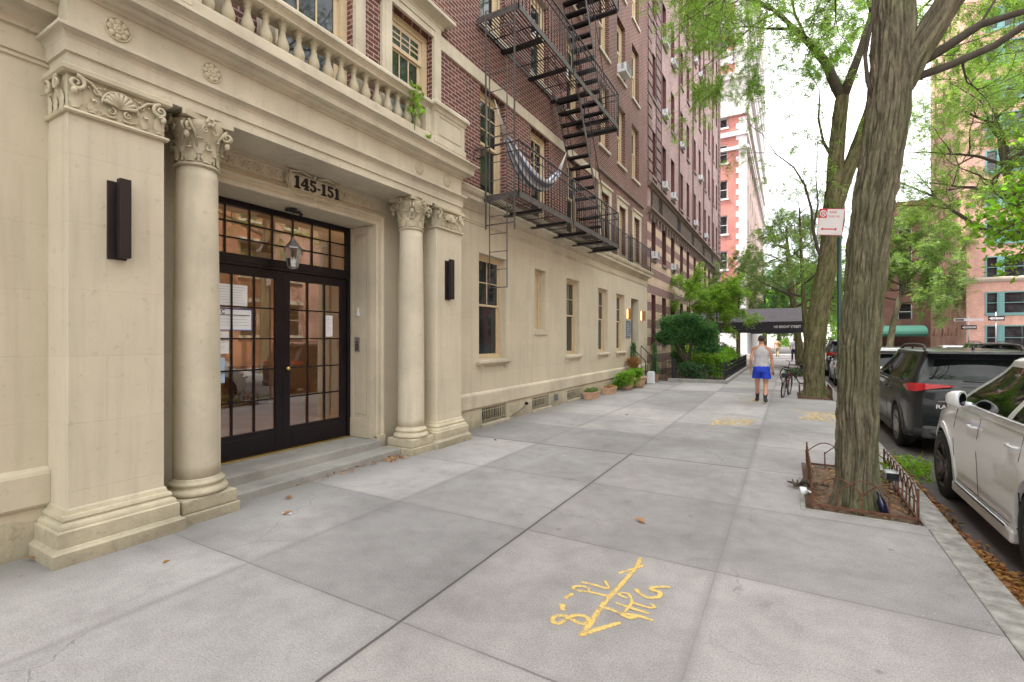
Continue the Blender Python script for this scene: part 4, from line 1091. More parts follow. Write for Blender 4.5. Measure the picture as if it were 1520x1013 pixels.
# ------------------------------------------------------------ fire escape
FE = thing('fire_escape', 'black iron fire escape with platforms, steep stairs and drop ladder on the brick wall', 'fire escape', (XW,10.5,4.25))
fx0, fx1, fy0, fy1 = -5.12, -4.21, 7.58, 13.40
def platform(z, hole=None, rail=True, brk=None):
    mb = MB()
    # border channels
    mb.box((fx1-.012,fy0,z-.03),(fx1+.0,fy1,z+.09)); mb.box((fx0,fy0-.0,z-.03),(fx1-.012,fy0+.012,z+.085)); mb.box((fx0,fy1-.012,z-.03),(fx1-.012,fy1,z+.085)); mb.box((fx0,fy0+.012,z-.01),(fx0+.012,fy1-.012,z+.05))
    p = build('platform', mb, m_irong, FE)
    mb = MB(); n = 15
    for i in range(n):
        x = fx0+.05+(fx1-fx0-.09)*i/(n-1)
        segs = [(fy0+.012,fy1-.012)]
        if hole and x > hole[2]: segs = [(fy0+.012,hole[0]),(hole[1],fy1-.012)]
        for a, b in segs: mb.box((x-.012,a,z),(x+.012,b,z+.005))
    build('grating', mb, m_iron, p)
    mb = MB()
    for y in brk:
        kb = MB(); kb.box((fx0-.03,y-.06,z-.085),(fx1-.014,y+.06,z-.070)); kb.box((fx0-.03,y-.01,z-.070),(fx1-.014,y+.01,z-.014)); build('bracket', kb, m_iron, p)
    for y in [fy0+.6+.55*k for k in range(10)]:
        if not (hole and hole[0]-.05 < y < hole[1]+.05): mb = MB(); mb.box((fx0,y-.012,z-.012),(fx1-.014,y+.012,z-.001)); build('cross_bar', mb, m_iron, p)
    # railing
    mb = MB(); zt = z+.98
    for zz in (zt, zt-.17): mb.tube([(fx0,fy0,zz),(fx1,fy0,zz),(fx1,fy1,zz),(fx0,fy1,zz)], .017 if zz == zt else .012, 6, smooth=False)
    k = fy0
    while k <= fy1+.01:
        mb.tube([(fx1,k,z+.08),(fx1,k,zt)], .0085, 4); k += .137
    for q in (fy0, (fy0+fy1)/2-.4, fy1): mb.tube([(fx1,q,z-.03),(fx1,q,zt)], .013, 6)
    for j in range(1,6):
        x = fx0+(fx1-fx0)*j/6
        mb.tube([(x,fy1,z+.08),(x,fy1,zt)], .0055, 4)
        if z > 5: mb.tube([(x,fy0,z+.08),(x,fy0,zt)], .0055, 4)
    build('railing', mb, m_iron, p)
    return p
Z1, Z2, Z3 = 4.28, 7.66, 11.02
platform(Z1, None, brk=(8.55,9.75,10.95,12.15,13.33))
platform(Z2, (10.75,12.35,-4.98), brk=(8.55,9.75,10.95,12.6,13.33))
platform(Z3, (10.75,12.35,-4.98), brk=(8.55,9.75,10.95,12.6,13.33))
def flight(za, zb, ya, yb, x0=-4.98, x1=-4.40):
    mb = MB(); d = V((0,yb-ya,zb-za)); L = d.length; d.normalize(); nrm = V((0,-d.z,d.y))
    for x in (x0, x1):
        a = V((x,ya,za)); b = V((x,yb,zb)); h = .055
        mb.add([a-nrm*h-V((.006,0,0)),a+nrm*h-V((.006,0,0)),b+nrm*h-V((.006,0,0)),b-nrm*h-V((.006,0,0)),a-nrm*h+V((.006,0,0)),a+nrm*h+V((.006,0,0)),b+nrm*h+V((.006,0,0)),b-nrm*h+V((.006,0,0))],
               [(0,1,2,3),(4,7,6,5),(0,4,5,1),(1,5,6,2),(2,6,7,3),(3,7,4,0)])
    s = build('stair', mb, m_irong, FE)
    n = int((zb-za)/.235); mb = MB()
    for k in range(1, n+1):
        t = k/(n+.6); y = ya+(yb-ya)*t; z = za+(zb-za)*t
        mb.box((x0+.008,y-.085,z-.012),(x1-.008,y+.085,z+.004)); mb.box((x0+.008,y-.085,z-.035),(x1-.008,y-.080,z-.012)); mb.box((x0+.008,y+.080,z-.035),(x1-.008,y+.085,z-.012))
    build('tread', mb, m_iron, s)
    mb = MB()
    for x in (x0-.02, x1+.02):
        mb.tube([(x,ya,za+.05),(x,ya-.02,za+.95),(x,yb,zb+.85),(x,yb-.05,zb+.98)], .011, 6)
        for k in range(1,5):
            t = k/5; y = ya+(yb-ya)*t; z = za+(zb-za)*t; mb.tube([(x,y,z),(x,y-.01,z+.9)], .006, 4)
    build('handrail', mb, m_iron, s)
flight(Z1, Z2, 12.80, 10.83); flight(Z2, Z3, 12.80, 10.83); flight(Z3, Z3+3.3, 12.8, 10.87)
mb = MB()    # gooseneck guides and drop ladder
for x, zb in ((-4.87,3.72),(-4.26,3.66)):
    mb.box((x-.016,fy0-.075,zb),(x+.016,fy0-.063,Z2+.1)); mb.box((x-.016,fy0-.063,zb),(x-.010,fy0-.035,Z2+.1))
for z in (Z1-.5, Z1+1.1, Z2-.3): mb.box((-4.87,fy0-.06,z),(-4.26,fy0-.05,z+.025))
mb.tube([(-5.12,fy0-.1,5.22),(-4.87,fy0-.05,5.22)], .012, 5); mb.tube([(-5.12,fy0-.1,5.05),(-4.9,fy0-.35,5.15),(-4.87,fy0-.1,5.2)], .01, 5)
build('ladder_guide', mb, m_irong, FE)
mb = MB(); lz0, lz1 = 2.62, 6.72
for x in (-4.765,-4.395): mb.box((x-.007,fy0-.115,lz0),(x+.007,fy0-.095,lz1))
z = lz0+.01
while z < lz1: mb.tube([(-4.765,fy0-.105,z),(-4.395,fy0-.105,z)], .008 if z > lz0+.02 else .010, 5); z += .325
build('drop_ladder', mb, m_irong, FE)
# hammock hung across the first platform
t = thing('hammock', 'grey, white and navy striped hammock slung across the first fire escape platform', 'hammock', (-4.7,9,4.8))
m, nt, b, tc, out = newmat('striped_hammock_cloth')
at = nn(nt, 'ShaderNodeAttribute'); at.attribute_name = 'across'
w_ = mth(nt, 'FRACT', mth(nt, 'MULTIPLY', at.outputs['Fac'], 3.5))
cc = ramp(nt, w_, [(0.0,(0.10,0.11,0.15)),(0.20,(0.12,0.13,0.17)),(0.23,(0.66,0.67,0.72)),(0.52,(0.7,0.7,0.74)),(0.55,(0.28,0.29,0.30)),(0.75,(0.33,0.33,0.34)),(0.78,(0.10,0.11,0.17)),(1.0,(0.10,0.11,0.17))])
nt.links.new(cc, b.inputs['Base Color']); b.inputs['Roughness'].default_value = .9; m_ham = m
A = V((-4.75,7.62,6.14)); B = V((-4.55,10.50,6.08))
def cat(t): 
    p = A.lerp(B, t); p.z -= 1.28*(1-(abs(2*t-1))**2.1); return p
me_v = []; me_f = []; ac = []; ns, nw = 40, 18
for i in range(ns+1):
    t_ = .13+(.87-.13)*i/ns; p = cat(t_); e = sin(pi*i/ns)**.6; w = .06+.22*e
    for j in range(nw+1):
        u = j/nw*2-1; 
        x = p.x+u*w*.8; z = p.z+abs(u)**1.8*w*.75 + .012*sin(u*17+i*.3)*(1.2-e); me_v.append((x,p.y+.0*u,z)); ac.append(j/nw)
for i in range(ns):
    for j in range(nw): a = i*(nw+1)+j; me_f.append((a,a+1,a+nw+2,a+nw+1))
me = bpy.data.meshes.new('cloth'); me.from_pydata([tuple(V(p)-OFF[t.name]) for p in me_v], [], me_f); q = me.attributes.new('across','FLOAT','POINT'); q.data.foreach_set('value', ac); me.materials.append(m_ham)
me.polygons.foreach_set('use_smooth', [True]*len(me_f))
o = bpy.data.objects.new('cloth', me); COL.objects.link(o); o.parent = t; sm_ = o.modifiers.new('thick','SOLIDIFY'); sm_.thickness = .006
mb = MB()
for (end, ti, ia) in ((A,.13,0),(B,.87,ns)):
    for j in range(0,nw+1): mb.tube([end, V(me_v[ia*(nw+1)+j])], [.004,.0035], 4)
build('strings', mb, plain('white_cord',(0.62,0.6,0.56),.8), t)
# iron balcony rail above the base cornice
t = thing('balcony_railing', 'low black iron railing on top of the cream cornice before the three paired windows', 'railing', (-4.95,17,4.45))
for (a, b2) in ((13.6,17.2),(17.4,20.1)):
    mb = MB(); y = a
    mb.tube([(-4.96,a,5.38),(-4.96,b2,5.38)], .016, 6); mb.tube([(-4.96,a,4.56),(-4.96,b2,4.56)], .012, 6)
    while y <= b2+.01: mb.tube([(-4.96,y,4.47),(-4.96,y,5.38)], .008, 4); y += .12
    for y in (a, b2): mb.tube([(-4.96,y,4.45),(-4.96,y,5.46)], .02, 6); mb.tube([(-4.96,y,5.36),(-5.13,y,5.36)], .012, 5)
    build('rail_panel', mb, m_iron, t)
# lit box lamps and plaque by the side door
for y, nm in ((17.52,'warm lit box lamp left of the far side door'),(19.42,'warm lit box lamp right of the far side door')):
    t = thing('box_lamp', nm, 'wall light', (XW,y,2.42), 'lit box lamps beside the side door')
    mb = MB(); mb.box((XW+.02,y-.09,2.42),(XW+.14,y+.09,2.80),.004); build('lamp_box', mb, m_brass if 0 else plain('bronze_gold_metal',(0.35,0.24,0.12),.4,.5), t)
    mb = MB(); mb.box((XW+.001,y-.07,2.45),(XW+.019,y+.07,2.77)); build('glow_panel', mb, m_lamp, t)
t = thing('name_plaque', 'grey blue rectangular plaque on the cream wall left of the side door', 'plaque', (XW,17.55,1.72))
mb = MB(); mb.box((XW+.002,17.25,1.74),(XW+.03,17.80,2.36),.003); build('plate', mb, plain('slate_blue_plate',(0.17,0.20,0.26),.4), t)
mb = MB()
for k in range(6): mb.box((XW+.0305,17.32,1.82+k*.08),(XW+.032,17.70-(k%3)*.07,1.835+k*.08))
build('engraved_lines', mb, m_white, t)
# small vent pipe and box on the plinth
mb = MB(); mb.box((XW+.012,11.10,.14),(XW+.07,11.22,.30),.006); mb.box((XW+.071,11.125,.18),(XW+.078,11.195,.27),.002)
tag(build('utility_box', mb, m_grey, None), 'small grey utility box on the plinth between two cellar grilles', 'utility box')
mb = MB(); mb.tube([(XW+.01,9.56,.25),(XW+.05,9.56,.25),(XW+.07,9.56,.235)], [.035,.035,.028], 10); mb.tube([(XW+.03,9.52,.2),(XW+.04,9.2,.12),(XW+.03,8.9,.06),(XW+.05,8.7,.03)], .006, 5)
tag(build('standpipe', mb, m_dark, None), 'little dark pipe stub with a cable low on the plinth', 'pipe')
# ------------------------------------------------------------ street sign
t = thing('parking_sign', 'red and white parking sign on a dark green pole behind the near tree', 'street sign', (.61,8.28,0))
mb = MB(); px, py = .61, 8.22
mb.tube([(px,py,-.1),(px,py,3.13)], .028, 10); build('pole', mb, m_green, t)
sg = V((.50,8.10,3.335)); ux = V((cos(radians(12)),sin(radians(12)),-.09)).normalized(); uy = V((.075,0,1)).normalized(); uz = ux.cross(uy).normalized(); uy = uz.cross(ux)
def onsign(a, b, c=0.0): return sg+ux*a+uy*b+uz*c
def plate(mb, a0, a1, b0, b1, c0, c1):
    p = [onsign(a,b,c) for c in (c0,c1) for (a,b) in ((a0,b0),(a1,b0),(a1,b1),(a0,b1))]
    mb.add(p, [(0,3,2,1),(4,5,6,7),(0,1,5,4),(1,2,6,5),(2,3,7,6),(3,0,4,7)])
hw, hh = .155, .185
m_red = plain('sign_red', (0.60,0.02,0.035), .5, var=.03); m_sgw = plain('sign_white', (0.74,0.72,0.73), .5, var=.03)
mb = MB(); plate(mb,-hw,hw,-hh,hh,0,.004); SP = build('sign_plate', mb, m_sgw, t)
mb = MB()
for q in ((-hw,-hw+.006,-hh,hh),(hw-.006,hw,-hh,hh),(-hw+.006,hw-.006,hh-.006,hh),(-hw+.006,hw-.006,-hh,-hh+.006)): plate(mb,*q,.0045,.006)
plate(mb,-hw+.006,-hw+.10,hh-.13,hh-.006,.0045,.006)
mb.add([onsign(a,b,.0055) for a,b in ((-.115,-.10),(-.09,-.075),(-.09,-.092),(.06,-.092),(.06,-.075),(.085,-.10),(.06,-.125),(.06,-.108),(-.09,-.108),(-.09,-.125))], [tuple(range(10))])
build('red_print', mb, m_red, SP)
mb = MB(); cc_ = (-.102,.118)
for r0,r1 in ((.030,.042),):
    for k in range(24):
        a0, a1 = 2*pi*k/24, 2*pi*(k+1)/24
        mb.add([onsign(cc_[0]+r*cos(a),cc_[1]+r*sin(a)*1.15,.0066) for (r,a) in ((r0,a0),(r1,a0),(r1,a1),(r0,a1))], [(0,1,2,3)])
mb.add([onsign(cc_[0]+x,cc_[1]+y,.0066) for x,y in ((-.030,.026),(-.022,.034),(.030,-.026),(.022,-.034))], [(0,1,2,3)])
for (a0,a1,b0,b1) in ((-.012,-.004,-.024,.026),(-.004,.014,.018,.026),(-.004,.014,-.004,.004),(.010,.018,.0,.022)):
    mb.add([onsign(cc_[0]+x,cc_[1]+y,.0067) for x,y in ((a0,b0),(a1,b0),(a1,b1),(a0,b1))], [(0,1,2,3)])
build('no_parking_symbol', mb, m_sgw, SP)
text_obj('9AM', .045, plain('sign_print_pink',(0.62,0.25,0.28),.5), SP, onsign(-.03,.135,.0047), ux, uy, .0004, 'LEFT', bold=.001)
text_obj('TUES FRI', .036, plain('sign_print_pink',(0.62,0.25,0.28),.5), SP, onsign(-.04,.075,.0047), ux, uy, .0004, 'LEFT', bold=.001)
# ------------------------------------------------------------ tree guard fences
def guard(x0, x1, y0, y1, label, h=.33, gate=None):
    t = thing('tree_guard', label, 'tree guard', ((x0+x1)/2,(y0+y1)/2,0), 'hooped iron tree guards')
    def side(a, b, nm):
        a = V((a[0],a[1],0)); b = V((b[0],b[1],0)); L = (b-a).length; d = (b-a).normalized(); n = max(2, round(L/.19)); st = L/n
        mb = MB(); mb.tube([a+V((0,0,.03)), b+V((0,0,.03))], .016, 4, smooth=False)
        p = build(nm, mb, m_rust, t)
        mb = MB()
        for k in range(n+1):
            q = a+d*st*k; lean = V((R.uniform(-.012,.012),R.uniform(-.012,.012),0))
            mb.tube([q+V((0,0,-.06)), q+lean+V((0,0,h*.62))], .010, 4, smooth=False)
        for k in range(n-1):
            q0 = a+d*st*k; q1 = a+d*st*(k+2); pts = []
            for i in range(13):
                s_ = i/12; pts.append(q0.lerp(q1, s_)+V((0,0,h*.55+h*.42*sin(pi*s_))))
            mb.tube(pts, .0065, 6)
        mb.tube([b+V((0,0,0)), b+V((0,0,h*.95))], .010, 6)
        build('hoop', mb, m_irong if R.random() < .0 else m_rust, p)
    side((x0,y0),(x1,y0),'side_panel'); side((x0,y0),(x0,y1),'side_panel'); side((x0,y1),(x1,y1),'side_panel'); side((x1,y0),(x1,y1),'side_panel')
guard(.20,1.03,5.74,7.6,'rusty hooped iron guard round the near tree pit')
guard(.26,1.02,15.98,17.8,'rusty hooped guard round the second tree beside the parked bicycle')
# odds and ends in the near pit: grey rag, white bottle cap, dark stick bundle, blue bottle
mb = MB(); 
for k in range(9): mb.tube([(.10+.02*k,6.42+R.uniform(-.06,.06),.02+R.uniform(0,.05)),(.02+.03*k,6.36+R.uniform(-.05,.05),.04+R.uniform(0,.06)),(-.02+.05*k,6.48+R.uniform(-.08,.08),.03+R.uniform(0,.05))], [.012,.016,.008], 6)
tag(build('brush_debris', mb, m_twig, None), 'bundle of dark sticks lying at the left edge of the near tree pit', 'twigs')
t = thing('floodlight', 'small pale grey spotlight on the left edge of the near tree guard', 'spotlight', (.12,5.92,.08))
mb = MB(); mb.lathe([(0,0),(.028,0),(.045,.05),(.045,.06),(0,.06)], (0,0,0), 16); mb.xf(Matrix.Translation((.16,5.88,.13)) @ Matrix.Rotation(radians(-110),4,'Y')); mb.tube([(.14,5.88,.13),(.20,5.76,.14)], .01, 6); build('lamp_head', mb, m_white, t)
t = thing('floodlight', 'pale boxy spotlight at the kerb side of the near tree guard', 'spotlight', (.93,6.8,0))
mb = MB(); mb.box((.90,6.66,.14),(1.06,6.80,.24),.02); mb.tube([(.98,6.73,-.05),(.98,6.73,.14)], .012, 6); build('lamp_head', mb, m_steel, t)
mb = MB(); mb.box((.925,6.655,.155),(1.035,6.659,.225)); build('lens', mb, m_glass, t)
t = thing('bottle', 'dark blue bottle leaning in the near tree pit', 'bottle', (.80,5.86,-.02))
mb = MB(); mb.lathe([(0,0),(.034,0),(.036,.02),(.036,.13),(.014,.18),(.014,.22),(0,.22)], (0,0,0), 14); mb.xf(Matrix.Translation((.80,5.84,.0)) @ Matrix.Rotation(radians(-14),4,'Y')); build('glass_body', mb, glass_dark('blue_bottle_glass',(0.008,0.012,0.04)), t)
# ------------------------------------------------------------ pots, planters at the facade
def leaf_cloud(name, mat, parent, pts, size=.05, seed=1, world=True, aspect=.45, droop=.3, off=None):
    """pts: Nx3 positions -> one folded leaf each; built with numpy"""
    rs = np.random.RandomState(seed); P = np.asarray(pts, dtype=np.float64); N = len(P)
    D = rs.normal(size=(N,3)); D[:,2] = D[:,2]*.6 - droop; D /= np.linalg.norm(D,axis=1)[:,None]
    U = rs.normal(size=(N,3)); S = np.cross(D,U); S /= np.linalg.norm(S,axis=1)[:,None]; Nn = np.cross(S,D)
    L = size*(.6+.8*rs.rand(N))[:,None]; W = L*aspect
    o = np.array(off if off is not None else (OFF.get(parent.name, V((0,0,0))) if parent else (0,0,0)))
    P = P-o
    v = np.stack([P-D*L*.5, P+S*W*.5+Nn*W*.15, P+D*L*.5, P-S*W*.5+Nn*W*.15], axis=1).reshape(-1,3)
    me = bpy.data.meshes.new(name); me.vertices.add(4*N); me.vertices.foreach_set('co', v.ravel())
    me.loops.add(4*N); me.loops.foreach_set('vertex_index', np.arange(4*N)); me.polygons.add(N)
    me.polygons.foreach_set('loop_start', np.arange(N)*4); me.polygons.foreach_set('loop_total', np.full(N,4)); me.update(calc_edges=True)
    me.materials.append(mat); ob = bpy.data.objects.new(name, me); COL.objects.link(ob)
    if parent: ob.parent = parent; OFF[ob.name] = V(o)
    return ob
def blob_pts(c, r, n, seed, shellk=.55, squash=(1,1,1), lumps=7):
    rs = np.random.RandomState(seed); c = np.array(c); out = []
    cs = [(np.zeros(3), 1.0)] + [(rs.uniform(-.75,.75,3), rs.uniform(.35,.6)) for _ in range(lumps)]
    w = np.array([k[1]**2 for k in cs]); w /= w.sum(); ch = rs.choice(len(cs), n, p=w)
    d = rs.normal(size=(n,3)); d /= np.linalg.norm(d,axis=1)[:,None]; rad = (shellk+(1-shellk)*rs.rand(n))
    base = np.array([cs[k][0] for k in ch])*.75; rr = np.array([cs[k][1] for k in ch])
    p = base + d*(rad*rr)[:,None]*.75
    p += rs.normal(size=p.shape)*np.where(rs.rand(n)<.35,.11,.03)[:,None]
    return p*np.array(squash)*r + c
def trough(x0,x1,y0,y1,h,label,leaf,mat,n,size,grp='terracotta troughs by the wall', leafh=.12, cat='planter'):
    t = thing('planter', label, cat, ((x0+x1)/2,(y0+y1)/2,0), grp)
    mb = MB(); e = .02
    mb.prism([(x0+e,y0+e),(x1-e,y0+e),(x1-e,y1-e),(x0+e,y1-e)], 'z', 0, .02)
    vs = []
    for (z, q) in ((0.0,e),(h-.04,0),(h-.04,-.012),(h,-.012),(h,.02),(h-.05,.03)):
        vs += [(x0+q,y0+q,z),(x1-q,y0+q,z),(x1-q,y1-q,z),(x0+q,y1-q,z)]
    fs = [(i*4+k,i*4+(k+1)%4,(i+1)*4+(k+1)%4,(i+1)*4+k) for i in range(5) for k in range(4)]
    mb.add(vs, fs); build('pot', mb, m_terra, t)
    mb = MB(); mb.quad((x0+.02,y0+.02,h-.05),(x1-.02,y0+.02,h-.05),(x1-.02,y1-.02,h-.05),(x0+.02,y1-.02,h-.05)); build('soil_fill', mb, m_soil, t)
    rs = np.random.RandomState(int(y0*10)); P = np.stack([rs.uniform(x0+.02,x1-.02,n), rs.uniform(y0+.02,y1-.02,n), h-.05+leafh*rs.rand(n)**1.3], 1)
    leaf_cloud('foliage', leaf, t, P, size, 3, droop=-.5, aspect=.3)
trough(-5.02,-4.74,12.75,13.35,.20,'pink terracotta trough with sparse grey green grass by the third cellar grille',m_leafg,m_terra,260,.11,leafh=.14)
trough(-4.98,-4.72,14.15,14.85,.20,'pink terracotta trough with reddish withered plants, second along the wall',m_dead,m_terra,160,.09,leafh=.10)
t = thing('potted_shrub', 'leafy green bush spilling over a round clay pot on the pavement', 'potted plant', (-4.6,16.1,0))
mb = MB(); mb.lathe([(.16,0),(.24,.22),(.27,.34),(.29,.34),(.29,.40),(.25,.40),(.24,.36),(0,.36)], (-4.55,16.75,0), 24); build('pot', mb, m_terra, t)
mb = MB(); mb.lathe([(.16,0),(.24,.22),(.27,.34),(.29,.34),(.29,.40),(.25,.40),(.24,.36),(0,.36)], (-4.72,15.9,0), 24); build('pot', mb, m_terra, t)
P = np.concatenate([blob_pts((-4.72,15.75,.36),.42,2600,4,squash=(.9,1.1,.75)), blob_pts((-4.6,16.6,.46),.40,2200,6,squash=(.8,1.2,.7))]); P[:,2] = np.maximum(P[:,2],.02)
leaf_cloud('foliage', m_leafm, t, P, .085, 5, aspect=.55)
for (x,y,nm,seed) in ((-5.0,17.75,'narrow dark green conical shrub left of the side steps',11),(-4.62,19.35,'narrow dark green conical shrub right of the side steps',12)):
    t = thing('conical_shrub', nm, 'shrub', (x,y,0), 'clipped conical shrubs by the side steps')
    mb = MB(); mb.lathe([(.12,0),(.17,.28),(.19,.30),(0,.30)], (x,y,.0), 18); build('pot', mb, m_terra, t); mb = MB(); mb.tube([(x,y,.25),(x,y,1.4)], .02, 6); build('stem', mb, m_twig, t)
    rs = np.random.RandomState(seed); n = 2200; h = rs.rand(n)**1.2; a = rs.rand(n)*2*pi; r = .21*(1-h*.75)*(.6+.4*rs.rand(n))
    leaf_cloud('foliage', m_leafd, t, np.stack([x+r*np.cos(a),y+r*np.sin(a),.28+h*1.28],1), .05, seed, aspect=.4)
t = thing('potted_grass', 'rust orange feathery grass in a pot beside the side steps', 'potted plant', (-4.78,17.3,0))
mb = MB(); mb.lathe([(.13,0),(.18,.3),(.2,.34),(0,.33)], (-4.85,17.25,0), 18); build('pot', mb, m_terra, t)
leaf_cloud('foliage', m_orange, t, blob_pts((-4.85,17.25,.86),.33,2200,21,squash=(.9,1,.85)), .09, 22, aspect=.12); mb = MB()
for k in range(14): a = k*2.4; mb.tube([(-4.85,17.25,.3),(-4.85+.12*cos(a),17.25+.12*sin(a),.8)], .005, 4)
build('stem', mb, m_twig, t)
t = thing('stair_handrail', 'thin black iron handrails of the side door steps', 'handrail', (-4.8,18.4,0))
for y in (17.72,19.15):
    mb = MB(); mb.tube([(-5.1,y,1.42),(-4.6,y,.92),(-4.55,y,.84),(-4.55,y,.02)], .018, 8); mb.tube([(-5.1,y,1.42),(-5.1,y,.5)], .014, 6); mb.tube([(-4.85,y,1.16),(-4.85,y,.3)], .008, 5); build('rail', mb, m_iron, t)
mb = MB(); mb.box((-4.66,18.35,.005),(-4.42,18.62,.42),.02); mb.box((-4.64,18.37,.4205),(-4.44,18.60,.46),.01)
tag(build('white_bin', mb, m_white, None), 'small white box bin standing at the foot of the side steps', 'bin')
# ------------------------------------------------------------ dark striped apartment building next door
FB = thing('striped_apartment_building', 'tall brown brick apartment house with tan and brown striped stone base beyond the cream one', 'apartment building', (XW,32,0))
def stripes():
    m, nt, b, tc, out = newmat('tan_and_brown_banded_base')
    vec, s = sep_yz(nt, tc)
    z = s.outputs[2]; 
    st = mth(nt, 'GREATER_THAN', mth(nt, 'FRACT', mth(nt, 'MULTIPLY', mth(nt, 'SUBTRACT', z, .28), 1/.745)), .5)
    br = nn(nt, 'ShaderNodeTexBrick'); nt.links.new(vec, br.inputs['Vector']); br.inputs['Scale'].default_value = 1; br.inputs['Brick Width'].default_value = 1.0; br.inputs['Row Height'].default_value = .3725
    br.inputs['Mortar Size'].default_value = .01; br.inputs['Color1'].default_value = (.60,.44,.36,1); br.inputs['Color2'].default_value = (.62,.49,.34,1); br.inputs['Mortar'].default_value = (.42,.32,.26,1)
    b2 = nn(nt, 'ShaderNodeTexBrick'); nt.links.new(vec, b2.inputs['Vector']); b2.inputs['Scale'].default_value = 1; b2.inputs['Brick Width'].default_value = .21; b2.inputs['Row Height'].default_value = .068
    b2.inputs['Mortar Size'].default_value = .01; b2.inputs['Color1'].default_value = (.27,.155,.14,1); b2.inputs['Color2'].default_value = (.19,.11,.10,1); b2.inputs['Mortar'].default_value = (.30,.22,.21,1)
    c = mixc(nt, st, br.outputs['Color'], b2.outputs['Color']); c = mixc(nt, .8, c, ramp(nt, noi(nt, tc.outputs['Object'], .9, 6, .6), [(.3,.75),(.7,1.12)]), 'MULTIPLY')
    nt.links.new(c, b.inputs['Base Color']); b.inputs['Roughness'].default_value = .9
    bump(nt, b, mth(nt, 'ADD', mth(nt, 'MULTIPLY', st, -.5), noi(nt, tc.outputs['Object'], 30, 4, .6)), .4, .02); return m
m_str = stripes()
FY0, FY1 = 20.32, 44.6; FH = 44
# paired narrow windows; the first stands alone in the rusticated corner strip
wy = [(21.0,21.75)]
y = 23.0
for gp_ in range(5):
    wy += [(y,y+.85),(y+1.95,y+2.80)]; y += 4.25
wy = [w for w in wy if w[1] < 44.2]
rows = [(8.75+3.38*k, 10.75+3.38*k) for k in range(10)]
B1 = [(a,b,c,d,.22) for (a,b) in wy for (c,d) in ((1.45,3.62),(5.15,6.92))]
B2 = [(a,b,c,d,.24) for (a,b) in wy for (c,d) in rows]
m_band = m_str
rv = MB(); mb = MB(); wall(mb, XW, FY0, FY1, -.2, 7.1, B1, .22, rv); mb.quad((XW,FY0,-.2),(XW,FY0,7.1),(XW-.9,FY0,7.1),(XW-.9,FY0,-.2)); mb.quad((XW,FY1,-.2),(XW-14,FY1,-.2),(XW-14,FY1,7.1),(XW,FY1,7.1)); build('striped_base_wall', mb, m_str, FB, fix=False)
mb = MB(); wall(mb, XW, FY0, FY1, 7.1, FH, B2, .24, rv); mb.quad((XW,FY0,7.1),(XW,FY0,FH),(XW-14,FY0,FH),(XW-14,FY0,7.1)); mb.quad((XW,FY1,7.1),(XW-14,FY1,7.1),(XW-14,FY1,FH),(XW,FY1,FH)); mb.quad((XW,FY0,FH),(XW,FY1,FH),(XW-14,FY1,FH),(XW-14,FY0,FH))
build('upper_brick_wall', mb, m_brick2, FB, fix=False)
mb = MB()      # rusticated corner courses: proud horizontal bands with dark gaps
qm = brickmat('dark_quoin_brick', (.20,.12,.115),(.14,.085,.08),(.3,.23,.22))
for (a, b) in ((FY0+.02,20.98),(21.77,22.55),(FY1-1.4,FY1)):
    mb = MB(); z = 8.35
    while z < FH-1: mb.box((XW-.05,a,z),(XW+.055,b,z+.36),.0); z += .46
    build('rusticated_strip', mb, qm, FB)
for g in range(6):
    yy = 22.62+g*4.25; mb = MB()
    if yy < FY1-.2: mb.box((XW+.01,yy,8.3),(XW+.07,yy+.10,FH-1)); build('downpipe', mb, m_winred, FB)
# belt: lower cornice, louvre frieze, upper cornice with little corbels
mb = MB(); sweep(mb, [(0,6.98),(.06,7.0),(.10,7.08),(.20,7.12),(.20,7.20),(.0,7.24)], [(XW,FY0+.01),(XW,FY1)]); sweep(mb, [(0,8.08),(.08,8.10),(.14,8.18),(.22,8.2),(.22,8.26),(0,8.32)], [(XW,FY0+.01),(XW,FY1)])
y = FY0+.25
while y < FY1: mb.box((XW-.01,y,6.74),(XW+.085,y+.16,6.985)); y += .62
BT = build('stone_belt', mb, m_belt, FB)
mb = MB(); y = 21.0
while y < FY1-2.4:
    k = 0
    while k < 9: mb.box((XW+.01,y,7.30+k*.085),(XW+.055,y+(1.1 if y < 21.1 else 3.3),7.345+k*.085)); k += 1
    y += 1.9 if y < 21.1 else 4.25
build('frieze_grille', mb, m_belt, BT)
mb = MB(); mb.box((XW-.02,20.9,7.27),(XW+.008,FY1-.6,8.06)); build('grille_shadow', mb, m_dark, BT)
# windows of this building: nearest 96 as parts, the remaining ones one part
def fwin(mb, g, a, b, c, d, X):
    e = .06
    mb.box((X-.04,a,c),(X,a+e,d)); mb.box((X-.04,b-e,c),(X,b,d)); mb.box((X-.04,a+e,d-e),(X,b-e,d)); mb.box((X-.04,a+e,c),(X,b-e,c+e)); zm=(c+d)/2; mb.box((X-.05,a+e,zm-.025),(X-.01,b-e,zm+.025))
    g.quad((X-.03,a,c),(X-.03,b,c),(X-.03,b,d),(X-.03,a,d))
allw = [(h, (h[0]-0)**2+(h[2]*1.0)**2) for h in B1+B2]; allw.sort(key=lambda q: q[1])
m_rev = plain('oxblood_reveal_brick',(.13,.052,.048),.9,var=.2)
def reveal(rv, h, X=XW):
    a, b, c, d = h[:4]; D = X-h[4]
    rv.quad((X,a,c),(X,a,d),(D,a,d),(D,a,c)); rv.quad((X,b,c),(D,b,c),(D,b,d),(X,b,d)); rv.quad((X,a,d),(X,b,d),(D,b,d),(D,a,d)); rv.quad((X,a,c),(D,a,c),(D,b,c),(X,b,c))
